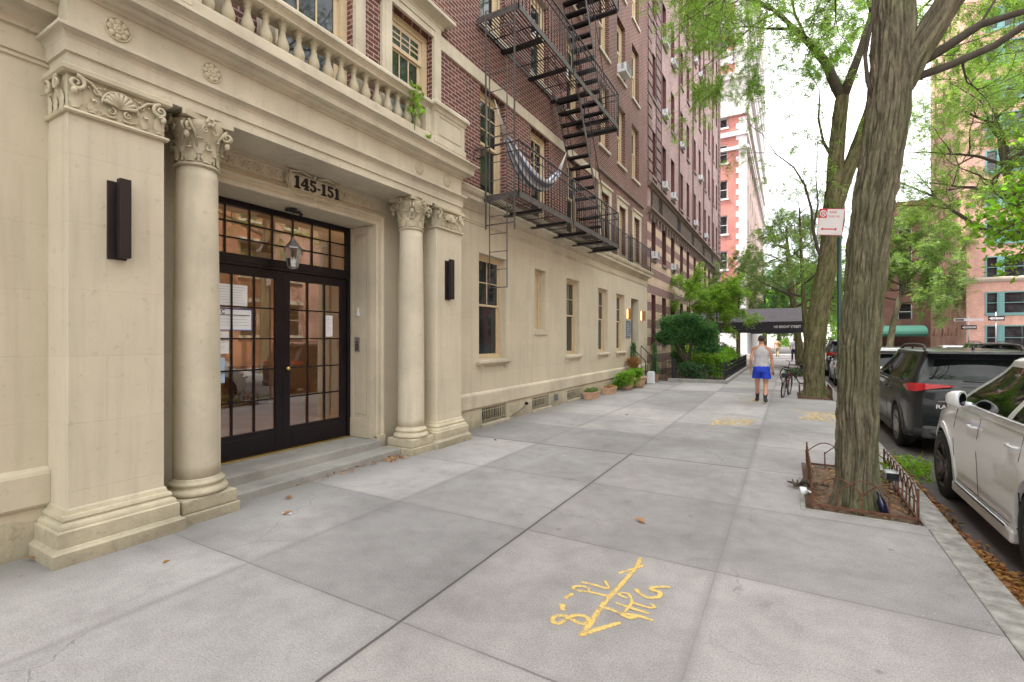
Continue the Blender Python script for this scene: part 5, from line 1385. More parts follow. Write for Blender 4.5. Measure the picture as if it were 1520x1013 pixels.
for h, _ in allw[:90]:
    f = MB(); g = MB(); fwin(f, g, h[0]+.001, h[1]-.001, h[2]+.001, h[3]-.001, XW-.17); o = build('window', f, m_winred, FB); build('pane', g, m_glass, o, fix=False)
    s = MB(); s.box((XW-.16,h[0]-.04,h[2]-.12),(XW+.07,h[1]+.04,h[2]-.002)); build('sill', s, m_belt, o)
    s = MB(); reveal(s, h); build('reveal', s, m_rev, o, fix=False)
f = MB(); g = MB()
rv = MB()
for h, _ in allw[90:]: fwin(f, g, h[0]+.001, h[1]-.001, h[2]+.001, h[3]-.001, XW-.17); reveal(rv, h)
o = tag(build('upper_windows', f, m_winred, FB), kind='stuff'); build('upper_panes', g, m_glass, o, fix=False); tag(build('upper_reveals', rv, m_rev, FB, fix=False), kind='stuff')
# air conditioners
def acunit(X, y0, y1, z0, label, grp, dx=.22, h=.31):
    t = thing('air_conditioner', label, 'air conditioner', (X,(y0+y1)/2,z0), grp)
    mb = MB(); mb.box((X-.15,y0,z0),(X+dx,y1,z0+h),.01); build('casing', mb, m_white, t)
    mb = MB()
    for k in range(7): mb.box((X+dx+.0005,y0+.04,z0+.05+k*h*.12),(X+dx+.006,y1-.04,z0+.07+k*h*.12))
    for k in range(4): mb.box((X+.08,y0-.006,z0+.1+k*.06),(X+dx-.08,y0-.0005,z0+.13+k*.06))
    build('grille', mb, m_grey, t)
G = 'window air conditioners on the striped building'
ord_ = ['lowest row first window of the striped building','low on the second window column of the striped building','above the frieze at the second window column','above the frieze at the third window column','one storey above the frieze, second column','large box high on the third window column','two storeys above the frieze, second column','fourth window column upper storey','fifth window column just above the frieze','sixth window column upper storey','seventh window column just above the frieze','seventh window column mid height','eighth window column upper storeys','ninth window column upper storeys','tenth window column mid height','fourth window column high storey']
spots = [(0,5.17),(2,5.17),(1,rows[0][0]),(2,rows[0][0]),(1,rows[1][0]),(2,rows[2][0]),(1,rows[2][0]+.0),(3,rows[1][0]),(5,rows[0][0]),(6,rows[1][0]),(7,rows[0][0]),(5,rows[3][0]),(6,rows[3][0]),(7,rows[4][0]),(5,rows[5][0]),(3,rows[4][0])]
for (c, z), nm in zip(spots, ord_):
    if c < len(wy): acunit(XW, wy[c][0]+.13, wy[c][1]-.13, z+.002, 'white air conditioner '+nm, G)
acunit(XW, 16.45, 17.05, 10.98, 'white air conditioner in a fourth storey window of the near brick facade', 'window air conditioners on the near brick facade', dx=.25)
# ------------------------------------------------------------ tall red and white tower across the side street
TW = thing('red_brick_tower', 'tall salmon red brick tower with white stone quoins and bands across the side street', 'tower', (-4.25,62,0))
TX, TY = -4.25, 60.0
hol = []; TZ = [1.5+4.05*k for k in range(12)]
def wally(mb, Y, x0, x1, z0, z1, holes, depth, sgn=-1):
    """wall facing -Y"""
    xs = sorted({x0,x1}|{h[0] for h in holes}|{h[1] for h in holes}); zs = sorted({z0,z1}|{h[2] for h in holes}|{h[3] for h in holes})
    for i in range(len(xs)-1):
        for j in range(len(zs)-1):
            cx, cz = (xs[i]+xs[i+1])/2, (zs[j]+zs[j+1])/2
            if not any(h[0]<cx<h[1] and h[2]<cz<h[3] for h in holes): mb.quad((xs[i],Y,zs[j]),(xs[i+1],Y,zs[j]),(xs[i+1],Y,zs[j+1]),(xs[i],Y,zs[j+1]))
    for (a,b,c,d) in [h[:4] for h in holes]:
        D = Y+depth; mb.quad((a,Y,c),(a,Y,d),(a,D,d),(a,D,c)); mb.quad((b,Y,c),(b,Y,d),(b,D,d),(b,D,c)); mb.quad((a,Y,d),(b,Y,d),(b,D,d),(a,D,d)); mb.quad((a,Y,c),(b,Y,c),(b,D,c),(a,D,c))
hs = [(xx,xx+1.15,z,z+2.1) for z in TZ for xx in (-7.3,-10.3,-13.0)]
mb = MB(); wally(mb, TY, -16, TX, 0, 60, hs, .25); 
sideh = [(yy,yy+1.2,z,z+2.1,.3) for z in TZ for yy in np.arange(63,100,3.6)]
build('brick_wall', mb, m_brick3, TW, fix=False); mb = MB(); wall(mb, TX, TY, 104, 0, 60, sideh, .12); build('side_wall', mb, brickmat('haze_paled_pink_brick',(.58,.42,.38),(.52,.36,.32),(.6,.5,.46)), TW, fix=False)  # side wall brick is paler than the front: distance haze put into its colour
mb = MB(); z = .5; k = 0
while z < 26.5:
    w = 1.0 if k % 2 == 0 else .72
    mb.box((TX-w,TY-.06,z),(TX+.06,TY+w,z+.62)); z += .622; k += 1
mb.box((-16,TY-.14,0),(TX+.14,104,4.4))
for zz, hh_, pr_ in ((23.0,.35,.35),(24.6,.5,.25),(26.9,.4,.3)): mb.box((-16,TY-pr_,zz),(TX+pr_,104,zz+hh_))
mb.box((-16,TY-.10,27.3),(TX+.10,104,31.0)); mb.box((-16,TY-.5,31.0),(TX+.5,104,31.7))
for z in (31.7,35.0,38.6,42.4,46): mb.box((-16,TY-.12,z+1.2),(TX+.12,104,z+2.3)); mb.box((-16,TY-.3,z+2.3),(TX+.3,104,z+2.6))
mb.box((TX-1.1,TY-.07,31.7),(TX+.07,TY+1.1,60))
build('white_stone_trim', mb, m_white_stone, TW)
for i, h in enumerate(hs):
    f = MB(); e = .08; Y = TY+.2
    for q in ((h[0],h[0]+e,h[2],h[3]),(h[1]-e,h[1],h[2],h[3]),(h[0]+e,h[1]-e,h[3]-e,h[3]),(h[0]+e,h[1]-e,h[2],h[2]+e),(h[0]+e,h[1]-e,h[2]+1.0,h[2]+1.06)): f.box((q[0],Y,q[2]),(q[1],Y+.05,q[3]))
    f2 = MB(); f2.quad((h[0],Y+.04,h[2]),(h[1],Y+.04,h[2]),(h[1],Y+.04,h[3]),(h[0],Y+.04,h[3])); f3 = MB(); f3.box((h[0]-.15,TY-.12,h[2]-.2),(h[1]+.15,TY+.1,h[2]-.002))
    o = build('window', f, m_white, TW); build('pane', f2, m_glass, o, fix=False); build('sill', f3, m_white_stone, o)
g = MB()
for h in sideh: g.quad((TX-.11,h[0],h[2]),(TX-.11,h[1],h[2]),(TX-.11,h[1],h[3]),(TX-.11,h[0],h[3]))
tag(build('side_windows', g, m_glass, TW, fix=False), kind='stuff')
# ------------------------------------------------------------ entrance canopies
def canopy(name, label, x0, x1, y0, y1, zb, zv, zt, mat, matv, txt=None, group=None):
    t = thing(name, label, 'awning', (x1,(y0+y1)/2,0), group)
    mb = MB(); ym_ = (y0+y1)/2
    mb.add([(x0,y0,zv),(x1,y0,zv),(x1-.3,y0+.35,zt),(x0,y0+.35,zt),(x1,y1,zv),(x0,y1,zv),(x1-.3,y1-.35,zt),(x0,y1-.35,zt)], [(0,1,2,3),(3,2,6,7),(4,5,7,6),(1,4,6,2),(0,3,7,5)])
    mb.add([(x0,y0+.01,zt-.42)], []) 
    build('canopy_cover', mb, mat, t)
    mb = MB(); mb.box((x0,y0-.012,zb),(x1+.012,y0-.001,zv)); mb.box((x1+.001,y0,zb),(x1+.012,y1,zv)); mb.box((x0,y1+.001,zb),(x1+.012,y1+.012,zv)); v_ = build('valance', mb, matv, t)
    mb = MB()
    for y in (y0+.1,y1-.1):
        mb.tube([(x1-.1,y,0),(x1-.1,y,zv)], .035, 8)
        mb.tube([(x0,y,zv),(x1-.1,y,zv)], .03, 6)
    build('pole', mb, m_brass if name == 'entrance_canopy' else m_steel, t)
    if txt: text_obj(txt, .19, m_sgw, v_, ((x1-1.12),y0-.016,(zb+zv)/2), (1,0,0), (0,0,1), .002, bold=.003, sx=.80)
    return t
m_awn = plain('charcoal_canvas', (0.20,0.185,0.215), .8, var=.08); m_awnv = plain('near_black_canvas', (0.022,0.018,0.026), .8)
canopy('entrance_canopy', 'long charcoal canvas canopy with white street lettering reaching over the pavement', -5.1, 1.0, 31.0, 33.6, 2.06, 2.66, 3.42, m_awn, m_awnv, '145 BRIGHT STREET')
canopy('entrance_canopy', 'smaller grey blue canopy farther down the pavement', -4.2, .7, 66, 68.4, 2.3, 2.75, 3.5, plain('blue_grey_canvas',(0.27,0.28,0.36),.8), plain('dark_teal_canvas',(.05,.07,.07),.8))
# ------------------------------------------------------------ corner building with teal windows on the right
CB = thing('corner_apartment_building', 'pink red brick corner building with teal framed windows across the side street on the right', 'apartment building', (15.2,64,0))
CX, CYY = 15.2, 64.0
floors = [(.6,3.0)]+[(4.1+3.45*k, 6.25+3.45*k) for k in range(9)]
hs = []; 
for (c,d) in floors:
    for xx in (16.6,23.0,29.0): hs += [(xx,xx+.95,c,d),(xx+1.25,xx+2.85,c,d),(xx+3.15,xx+4.1,c,d)]
mb = MB(); wally(mb, CYY, CX, 36, 0, 38, hs, .3)
sideh = []
for k in range(10):
    c, d = (3.95+3.45*(k), 6.1+3.45*(k)) if k else (3.95,6.1)
    for yy in (66.2,69.2,71.6,75.2): sideh.append((yy,yy+.95,c,d))
# west face looks towards -X
def wallx(mb, X, y0, y1, z0, z1, holes, depth):
    st = len(mb.v); wall(mb, 0, y0, y1, z0, z1, [(*h[:4],depth) for h in holes], depth)
    for i in range(st, len(mb.v)): p = mb.v[i]; mb.v[i] = (X-p[0], p[1], p[2])
sb = MB(); wallx(sb, CX, CYY, 78, 0, 38, sideh, .09); sb.quad((CX,78,0),(CX+20,78,0),(CX+20,78,38),(CX,78,38))
build('brick_wall', mb, m_brick4, CB, fix=False); build('side_wall', sb, brickmat('sunlit_tan_pink_brick',(.52,.30,.22),(.46,.25,.19),(.6,.45,.38)), CB, fix=False)
mb = MB(); sweep(mb, [(0,7.2),(.15,7.25),(.3,7.45),(.3,7.6),(0,7.7)], [(CX,78),(CX,CYY),(36,CYY)][::1]); 
m_tan = plain('tan_cornice_stone',(.42,.36,.29),.8); build('belt_course', mb, m_tan, CB); mb = MB(); mb.box((CX-.5,CYY-.5,37.2),(36,78,38.3)); build('stone_cornice', mb, m_tan, CB)
def twin(h, mat, cols=2):
    f = MB(); e = .11; Y = CYY+.18
    for q in ((h[0]-.05,h[0]+e,h[2],h[3]),(h[1]-e,h[1]+.05,h[2],h[3]),(h[0]+e,h[1]-e,h[3]-e,h[3]),(h[0]+e,h[1]-e,h[2],h[2]+e),(h[0]+e,h[1]-e,(h[2]+h[3])/2-.03,(h[2]+h[3])/2+.03)): f.box((q[0],Y-.2,q[2]),(q[1],Y+.05,q[3]))
    n = 2 if h[1]-h[0] > 1.2 else 1
    g = MB(); g.quad((h[0],Y+.03,h[2]),(h[1],Y+.03,h[2]),(h[1],Y+.03,h[3]),(h[0],Y+.03,h[3]))
    o = build('window', f, mat, CB); build('pane', g, m_glass, o, fix=False)
    if h[0] in (17.85,24.25,30.25) or n == 2:
        f = MB(); f.box((h[0]-.29,CYY-.04,h[2]),(h[0]-.052,CYY+.12,h[3])); f.box((h[1]+.052,CYY-.04,h[2]),(h[1]+.29,CYY+.12,h[3])); f.box((h[0]-1.3,CYY-.1,h[2]-.16),(h[1]+1.3,CYY+.05,h[2]-.002)); build('mullion', f, mat, o)
for h in hs: twin(h, m_teal)
for h in sideh:
    g = MB(); f = MB()
    g.quad((CX+.08,h[0],h[2]),(CX+.08,h[1],h[2]),(CX+.08,h[1],h[3]),(CX+.08,h[0],h[3])); f.box((CX+.04,h[0],(h[2]+h[3])/2-.04),(CX+.07,h[1],(h[2]+h[3])/2+.04)); f.box((CX-.1,h[0]-.1,h[2]-.15),(CX+.1,h[1]+.1,h[2]-.01))
o = build('side_window', f, m_white, CB); build('pane', g, m_glass, o, fix=False)
for yy in (66.6,69.6,72.0,75.6): mb = MB(); mb.tube([(CX-.02,yy+.7*cos(pi*i/10),2.0+.9*sin(pi*i/10)) for i in range(11)], .09, 5); build('arch_trim', mb, m_brick4, CB)
# brick building with green awning farther along the right side
GB = thing('brick_row_building', 'dark red brick building behind the long mint green awning', 'building', (15,88,0))
mb = MB(); hs = [(xx,xx+1.5,c,c+2.0) for xx in (8.4,12.6) for c in (4.3,8.0,11.7,15.4)]; wally(mb, 82, 7.8, 30, 0, 20, hs, .2); build('brick_wall', mb, brickmat('deep_red_brick',(.30,.11,.08),(.22,.08,.06),(.4,.3,.26)), GB, fix=False)
for h in hs:
    f = MB(); f.box((h[0],82.12,h[2]),(h[0]+.1,82.2,h[3])); f.box((h[1]-.1,82.12,h[2]),(h[1],82.2,h[3])); f.box((h[0],82.13,(h[2]+h[3])/2-.05),(h[1],82.21,(h[2]+h[3])/2+.05)); o = build('window', f, m_white, GB)
    g = MB(); g.quad((h[0],82.18,h[2]),(h[1],82.18,h[2]),(h[1],82.18,h[3]),(h[0],82.18,h[3])); build('pane', g, m_glass, o, fix=False)
t = thing('green_awning', 'long mint green rounded awning over a shopfront beyond the parked cars', 'awning', (12.5,80,2.2))
mb = MB(); pts = [(79.0,2.15)]+[(79.0+2.9*(1-cos(pi/2*i/8)),2.5+.95*sin(pi/2*i/8)) for i in range(9)]+[(81.95,3.3),(79.1,2.15)]
mb.prism(pts[:-1], 'x', 8.0, 15.15, smooth=False); build('canvas', mb, plain('mint_green_canvas',(.16,.48,.38),.7,var=.05), t)
mb = MB(); mb.box((8.0,78.97,2.0),(15.15,78.99,2.3)); build('valance', mb, plain('dark_green_canvas',(.04,.16,.12),.7), t)
# row of houses on the opposite side of the street (seen in the door glass)
for i, (a, b2, mt, nm) in enumerate(((-26,-12,m_brick4,'pink brick town house opposite, behind the camera'),(-12,-1,m_brick,'dark red town house opposite the entrance to the left'),(-1,9,m_brick5,'orange brick town house with a stoop directly opposite the entrance'),(9,18,m_brick5,'orange brick town house opposite the fire escape'),(18,31,m_brick4,'pink brick town house opposite the striped building'),(31,45,m_brick3,'salmon red town house on the opposite corner'))):
    T = thing('town_house', nm, 'town house', (15,(a+b2)/2,0), 'town houses opposite')
    hs = []; n = int((b2-a)/2.6); st = (b2-a)/n
    for k in range(n):
        for c in (1.9,5.3,8.5,11.6): hs.append((a+st*(k+.5)-.55,a+st*(k+.5)+.55,c,c+1.9))
    mb = MB(); H = 14+(i*1.7)%3
    wallx(mb, 15+.01*i, a, b2, -.2, H, hs, .2); mb.quad((15,a,H),(15,b2,H),(25,b2,H),(25,a,H)); mb.quad((15,a,-.2),(25,a,-.2),(25,a,H),(15,a,H)); mb.quad((15,b2,-.2),(25,b2,-.2),(25,b2,H),(15,b2,H)); build('wall', mb, mt, T, fix=False)
    for h in hs:
        f = MB(); X = 15.15; e=.07
        for q in ((h[0],h[0]+e,h[2],h[3]),(h[1]-e,h[1],h[2],h[3]),(h[0],h[1],h[3]-e,h[3]),(h[0],h[1],(h[2]+h[3])/2-.03,(h[2]+h[3])/2+.03)): f.box((X-.05+.002*e,q[0],q[2]),(X,q[1],q[3]))
        f.box((14.9,h[0]-.12,h[2]-.16),(15.05,h[1]+.12,h[2]-.002)); f.box((14.9,h[0]-.12,h[3]+.002),(15.05,h[1]+.12,h[3]+.25))
        o = build('window', f, m_creamt, T); g = MB(); g.quad((X-.02,h[0],h[2]),(X-.02,h[1],h[2]),(X-.02,h[1],h[3]),(X-.02,h[0],h[3])); build('pane', g, m_glass, o, fix=False)
    mb = MB(); mb.box((14.5,a+.02,H-.6),(15.2,b2-.02,H+.2),.02); build('cornice', mb, m_belt, T)
    mb = MB(); yc = (a+b2)/2
    for k in range(7): mb.box((12.9+.3*k,yc-1,0.001+.18*k),(15,yc+1,.18*(k+1)))
    build('stoop', mb, m_step, T)
# ------------------------------------------------------------ trees
def rvec(rs): 
    v = rs.normal(size=3); return v/np.linalg.norm(v)
class Tree:
    def __init__(s, seed): s.rs = np.random.RandomState(seed); s.mb = MB(); s.twigs = []
    def limb(s, pts, rads, n=8):
        s.mb.tube(pts, list(rads), n)
    def grow(s, p, d, L, r, lvl, maxl, up=.15, spread=.9, nchild=4, droop=0.0):
        rs = s.rs; n = max(3, int(L/.35)+1) if lvl < maxl else 4
        pts = [V(p)]; rad = [r]; d = V(d).normalized(); q = V(p)
        for i in range(n):
            w = V(rs.normal(size=3))*(.22 if lvl else .12)
            d = (d + w*.8 + V((0,0,up*.25 - droop*.3*(i/n)))).normalized()
            q = q + d*(L/n); pts.append(q.copy()); rad.append(max(.0035, r*(1-.75*(i+1)/n)))
        s.mb.tube(pts, rad, 6 if r > .02 else 4, caps=False)
        if lvl >= maxl:
            s.twigs.append(pts); return
        nc = nchild + int(rs.randint(0,2))
        for k in range(nc):
            t = .25+.75*(k+rs.rand())/nc; i = min(n-1, int(t*n)); b = pts[i].lerp(pts[i+1], t*n-i)
            ax = V(rvec(rs)); dd = (pts[i+1]-pts[i]).normalized()
            side = (ax-dd*ax.dot(dd)).normalized()
            nd = (dd*(1-spread*.55)+side*spread + V((0,0,.12-droop*.5))).normalized()
            s.grow(b, nd, L*rs.uniform(.45,.68), max(.004, rad[i]*.55), lvl+1, maxl, up, spread, nchild, droop)
        s.grow(pts[-1], d, L*.5, rad[-1], maxl, maxl, up, spread, nchild, droop)
    def leaves(s, per=10, size=.035, pinn=5, spray=.13, dens=1.0, clip=None):
        """locust-like sprays of small leaflets along the twigs; returns verts array"""
        rs = s.rs; P = []; D = []
        for tw in s.twigs:
            for k in range(per):
                if rs.rand() > dens: continue
                t = .15+.85*rs.rand(); i = min(len(tw)-2, int(t*(len(tw)-1))); b = tw[i].lerp(tw[i+1], t*(len(tw)-1)-i)
                P.append(b); dd = (tw[i+1]-tw[i]).normalized(); D.append((dd*.5+V(rs.normal(size=3))*.75+V((0,0,-.35))).normalized())
        if not P: return np.zeros((0,3))
        P = np.array(P); D = np.array(D); N = len(P); U = np.tile([0,0,1.0],(N,1))+rs.normal(size=(N,3))*.35
        S = np.cross(D,U); S /= np.linalg.norm(S,axis=1)[:,None]; Nn = np.cross(S,D)
        out = []
        sp = spray*(.6+.7*rs.rand(N))[:,None]
        for k in range(pinn):
            t = (k+.6)/pinn; c = P+D*sp*t - np.array([0,0,1.0])*sp*(t**2)*.35
            for sg in (-1,1):
                l = size*(1.15-.5*abs(t-.45))*(.75+.5*rs.rand(N))[:,None]; w = l*.42
                dr = (S*sg*.85+D*.45+Nn*rs.uniform(-.35,.35,(N,1)) ); dr /= np.linalg.norm(dr,axis=1)[:,None]; ws = np.cross(dr,Nn)
                out.append(np.stack([c, c+dr*l*.5+ws*w*.5, c+dr*l, c+dr*l*.5-ws*w*.5],axis=1))
        return np.concatenate(out).reshape(-1,3)
def mesh_quads(name, v, mat, parent):
    N = len(v)//4; off = np.array(OFF.get(parent.name, V((0,0,0))))
    me = bpy.data.meshes.new(name); me.vertices.add(4*N); me.vertices.foreach_set('co', (v-off).ravel()); me.loops.add(4*N); me.loops.foreach_set('vertex_index', np.arange(4*N)); me.polygons.add(N)
    me.polygons.foreach_set('loop_start', np.arange(N)*4); me.polygons.foreach_set('loop_total', np.full(N,4)); me.update(calc_edges=True); me.materials.append(mat)
    o = bpy.data.objects.new(name, me); COL.objects.link(o); o.parent = parent; return o
def rough_trunk(mb, pts, rads, nr=72, step=.03, amp=.028, seed=0, flare=.0, ridges=15):
    """furrowed bark: dense tube displaced radially by stretched ridged noise"""
    # resample
    P = [V(p) for p in pts]; Q = []; RR = []
    for i in range(len(P)-1):
        n = max(1, int((P[i+1]-P[i]).length/step))
        for k in range(n): Q.append((i, k/n))
    Q.append((len(P)-2, 1.0))
    ce = []
    for i, t in Q:
        a = P[max(i-1,0)]; b = P[i]; c = P[i+1]; d = P[min(i+2,len(P)-1)]
        ce.append(.5*((2*b)+(-a+c)*t+(2*a-5*b+4*c-d)*t*t+(-a+3*b-3*c+d)*t**3)); RR.append(rads[i]+(rads[i+1]-rads[i])*(t*t*(3-2*t)))
    up = V((1,0,0)); vs = []; s = 0; fv = []; vk = 20.0 if nr > 100 else (13.0 if nr > 40 else 8.0)
    for i, p in enumerate(ce):
        dd = (ce[min(i+1,len(ce)-1)]-ce[max(i-1,0)]).normalized(); up = (up-dd*up.dot(dd)).normalized(); sd = dd.cross(up)
        if i: s += (ce[i]-ce[i-1]).length
        for k in range(nr):
            a = 2*pi*k/nr; tw = a+.25*noise.noise(V((s*.7,seed,0)))+.15*noise.noise(V((s*2.2,k*.05,seed)))
            g = noise.noise(V((cos(tw)*ridges*.35, sin(tw)*ridges*.35, s*1.1+seed*9)))
            g2 = noise.noise(V((cos(tw)*ridges*.9, sin(tw)*ridges*.9, s*2.6+seed*3)))
            g3 = noise.noise(V((cos(tw)*ridges*2, sin(tw)*ridges*2, s*9)))
            ridge = (1-abs(g)*3.2)*-1; r = RR[i]*(1+.06*noise.noise(V((cos(a),sin(a),s*.8+seed))))
            fl = flare*max(0,1-s/.50)**2*(1+.55*cos(a*5+seed)+.25*cos(a*3))
            wx = .55*noise.noise(V((cos(tw)*3+9, sin(tw)*3, s*2.4+seed))); vv = noise.voronoi(V((cos(tw)*RR[i]*vk+wx, sin(tw)*RR[i]*vk-wx, s*vk*.15+seed*7+g*.9+g2*.35)))[0]; fu = min(1.0, max(0.0, (vv[1]-vv[0])*2.0))
            fu2 = min(1.0, abs(g)*6.5); fu3 = min(1.0, abs(noise.noise(V((cos(tw)*ridges*.55+4, sin(tw)*ridges*.55, s*.9+seed))))*7); fq = (fu*.55+.45)*(.4+.6*fu2)*(.45+.55*fu3)
            r += fl + amp*(fq*1.15-.75 + g2*.5 + g3*.3)
            fv.append(min(1.0, max(0.0, fq*.85+g2*.25+.08)))
            vs.append(p+up*(cos(a)*r)+sd*(sin(a)*r))
    fs = []
    for i in range(len(ce)-1):
        for k in range(nr): a = i*nr+k; b = i*nr+(k+1)%nr; fs.append((a,b,b+nr,a+nr))
    if not hasattr(mb, 'fur'): mb.fur = {}
    for i_, x_ in enumerate(fv): mb.fur[len(mb.v)+i_] = x_
    mb.add(vs, fs, True); return ce
# near tree --------------------------------------------------
t = thing('street_tree', 'near honey locust with thick furrowed trunk leaning over the parked white car', 'tree', (.6,6.04,0), 'street trees on the left kerb')
T = Tree(41); tm = MB()
tr = [(.60,6.04,-.12),(.595,6.04,.35),(.60,6.045,.9),(.615,6.05,1.5),(.65,6.05,2.1),(.70,6.05,2.8),(.775,6.06,3.4),(.86,6.07,4.05),(.90,6.09,4.6),(.90,6.14,5.6),(.84,6.2,6.6),(.8,6.3,7.8)]
rough_trunk(tm, tr, [.182,.176,.174,.170,.172,.174,.178,.182,.178,.165,.15,.13], nr=180, step=.0125, amp=.027, seed=2, flare=.10, ridges=13)
rough_trunk(tm, [(.93,6.07,4.20),(1.13,6.04,4.58),(1.34,6.02,4.95),(1.6,5.97,5.4),(1.95,5.9,6.2),(2.2,5.9,7.2)], [.135,.118,.108,.10,.085,.065], nr=90, step=.024, amp=.018, seed=5)
# small side limbs and climbing cable-like root
L1 = [(1.02,6.1,4.36),(1.30,6.25,4.55),(1.62,6.4,4.78),(2.0,6.5,4.86),(2.6,6.6,4.95)]; T.limb(L1,[.05,.045,.038,.03,.018])
L2 = [(1.02,6.1,4.26),(1.35,6.2,4.36),(1.7,6.3,4.50),(2.1,6.3,4.75),(2.8,6.3,5.1)]; T.limb(L2,[.042,.038,.034,.028,.016])
for (p,d,L) in (((1.62,6.4,4.78),(.5,.2,.8),1.3),((2.0,6.5,4.86),(.8,.1,-.2),1.2),((1.9,6.3,4.6),(.4,.3,-.6),.9),((2.1,6.3,4.75),(.8,0,.3),1.5),((1.45,6.25,4.42),(.3,.5,.0),.9)):
    T.grow(p, d, L, .016, 1, 3, .05, .9, 3, .1)
for (p,d,L,r) in (((.84,6.2,6.6),(-.7,.5,.6),2.4,.07),((.8,6.3,7.8),(-.3,.8,.8),2.6,.08),((.8,6.3,7.8),(.5,.6,.9),2.6,.07),((2.2,5.9,7.2),(.6,.5,.7),2.4,.06),((.86,6.18,6.2),(-.4,.9,.5),2.6,.06),((2.2,5.9,7.2),(.2,1.0,.4),2.4,.05)):
    T.grow(p, d, L, r, 0, 3, .1, .8, 4, .25)
# little dark shoot on the left of the trunk near the top of the view
T.limb([(.73,6.0,4.1),(.68,6.0,4.3),(.66,6.0,4.55),(.72,6.0,4.9),(.74,6.0,5.3)],[.022,.020,.018,.014,.01])
k = build('trunk', tm, m_bark, t); build('branches', T.mb, m_twig, t)
mesh_quads('crown', T.leaves(8,.036,5,.14), m_leaf, t)
# second tree ------------------------------------------------
t = thing('street_tree', 'second street tree with forked greenish trunk beside the parked bicycle', 'tree', (.66,16.9,0), 'street trees on the left kerb')
T = Tree(5); tm = MB(); Y = 16.9
rough_trunk(tm, [(.66,Y,-.1),(.63,Y,.6),(.64,Y,1.4),(.72,Y,2.2),(.80,Y,2.9),(.93,Y,3.7),(1.04,Y,4.5),(1.10,Y,5.2),(1.15,Y,6.0)], [.30,.27,.265,.26,.255,.25,.25,.27,.26], nr=84, step=.04, amp=.034, seed=7, flare=.12, ridges=12)
rough_trunk(tm, [(1.12,Y,5.4),(1.14,Y,6.3),(1.20,Y,7.3),(1.26,Y,8.1),(1.33,Y,8.7)], [.22,.215,.20,.185,.17], nr=32, step=.1, amp=.02, seed=8)
rough_trunk(tm, [(1.20,Y,5.7),(1.45,Y,6.5),(1.75,Y+.1,7.4),(2.1,Y+.2,8.6),(2.4,Y+.3,10.2),(2.6,Y+.4,12.)], [.20,.185,.17,.145,.11,.07], nr=28, step=.12, amp=.015, seed=9)
T.limb([(1.33,Y,8.65),(1.15,Y,9.1),(.92,Y-.1,9.75),(.5,Y-.3,10.35),(.1,Y-.5,10.8),(-.3,Y-.7,11.3)],[.15,.14,.125,.10,.075,.045],10)
T.limb([(1.33,Y,8.65),(1.55,Y,9.3),(1.75,Y,9.9),(2.0,Y,10.8),(2.1,Y,12.2)],[.14,.12,.10,.08,.045],10)
rough_trunk(tm, [(1.05,Y-.05,5.0),(.92,Y-.15,5.15),(.82,Y-.2,5.35)], [.22,.17,.09], nr=30, step=.06, amp=.02, seed=12)
T.limb([(.92,Y,3.9),(.72,Y-.1,4.3),(.6,Y-.2,4.9),(.55,Y-.3,5.5),(.38,Y-.4,6.2),(.1,Y-.6,6.7),(-.35,Y-.8,7.1),(-.7,Y-1,7.7)],[.055,.05,.042,.036,.030,.024,.018,.01],7)
T.limb([(.60,Y-.2,4.9),(.72,Y-.3,5.6),(.66,Y-.35,6.4),(.7,Y-.4,7.1)],[.03,.022,.016,.01],6)
T.limb([(1.12,Y,6.9),(.86,Y,7.5),(.74,Y,8.2),(.78,Y,9.0)],[.05,.04,.03,.018],6)
for (p,d,L,r) in (((-.3,Y-.7,11.3),(-.9,-.4,.1),2.6,.04),((-.1,Y-.6,11),(-.6,-.9,-.1),2.6,.04),((.5,Y-.3,10.35),(-.5,-.6,.7),2.8,.045),((.1,Y-.5,10.8),(-1,.3,.4),2.8,.045),((2.1,Y,12.2),(.2,-.4,.8),2.4,.04),((1.9,Y,10.4),(.6,-.8,.4),2.8,.05),((2.0,Y,10.8),(-.3,-1,.5),2.6,.04),((2.6,Y+.4,12),(.5,-.5,.6),2.6,.05),((2.4,Y+.3,10.2),(.9,-.5,.3),2.8,.05),((2.1,Y+.2,8.6),(.9,-.6,.3),2.4,.04),((-.7,Y-1,7.7),(-.7,-.3,.5),1.6,.012),((.78,Y,9.),(-.3,-.3,.6),1.3,.016),((.92,Y-.1,9.75),(-.4,.6,.8),2.4,.04),((-.3,Y-.7,11.3),(-.7,.1,-.1),2.6,.035),((-.3,Y-.7,11.3),(-.9,-.9,.5),3.0,.035)):
    T.grow(p, d, L, r, 0 if r > .03 else 1, 3, .05, .85, 4, .35)
for (p,d,L) in (((1.1,Y,6.6),(-.7,-.5,.2),1.6),((1.15,Y,7.4),(-.8,-.3,.3),1.7),((1.25,Y,8.1),(-.7,-.6,.0),1.6),((.60,Y-.2,4.9),(-.8,-.3,.2),1.2),((.9,Y,4.0),(-.6,-.6,-.1),1.0),((.38,Y-.4,6.2),(-.2,-.3,.8),1.2),((.1,Y-.6,6.7),(-.5,-.2,-.2),1.2),((-.35,Y-.8,7.1),(-.8,0,.2),1.3),((.55,Y-.3,5.5),(.3,-.3,.4),1.0),((.7,Y-.4,7.1),(0,-.2,.8),.9),((.74,Y,8.2),(-.6,-.2,.3),1.1)):
    T.grow(p, d, L, .012, 2, 3, .05, .9, 4, .25)
build('trunk', tm, m_bark2, t); build('branches', T.mb, m_twig, t)
mesh_quads('crown', T.leaves(11,.055,5,.19,1.0), m_leaf, t)
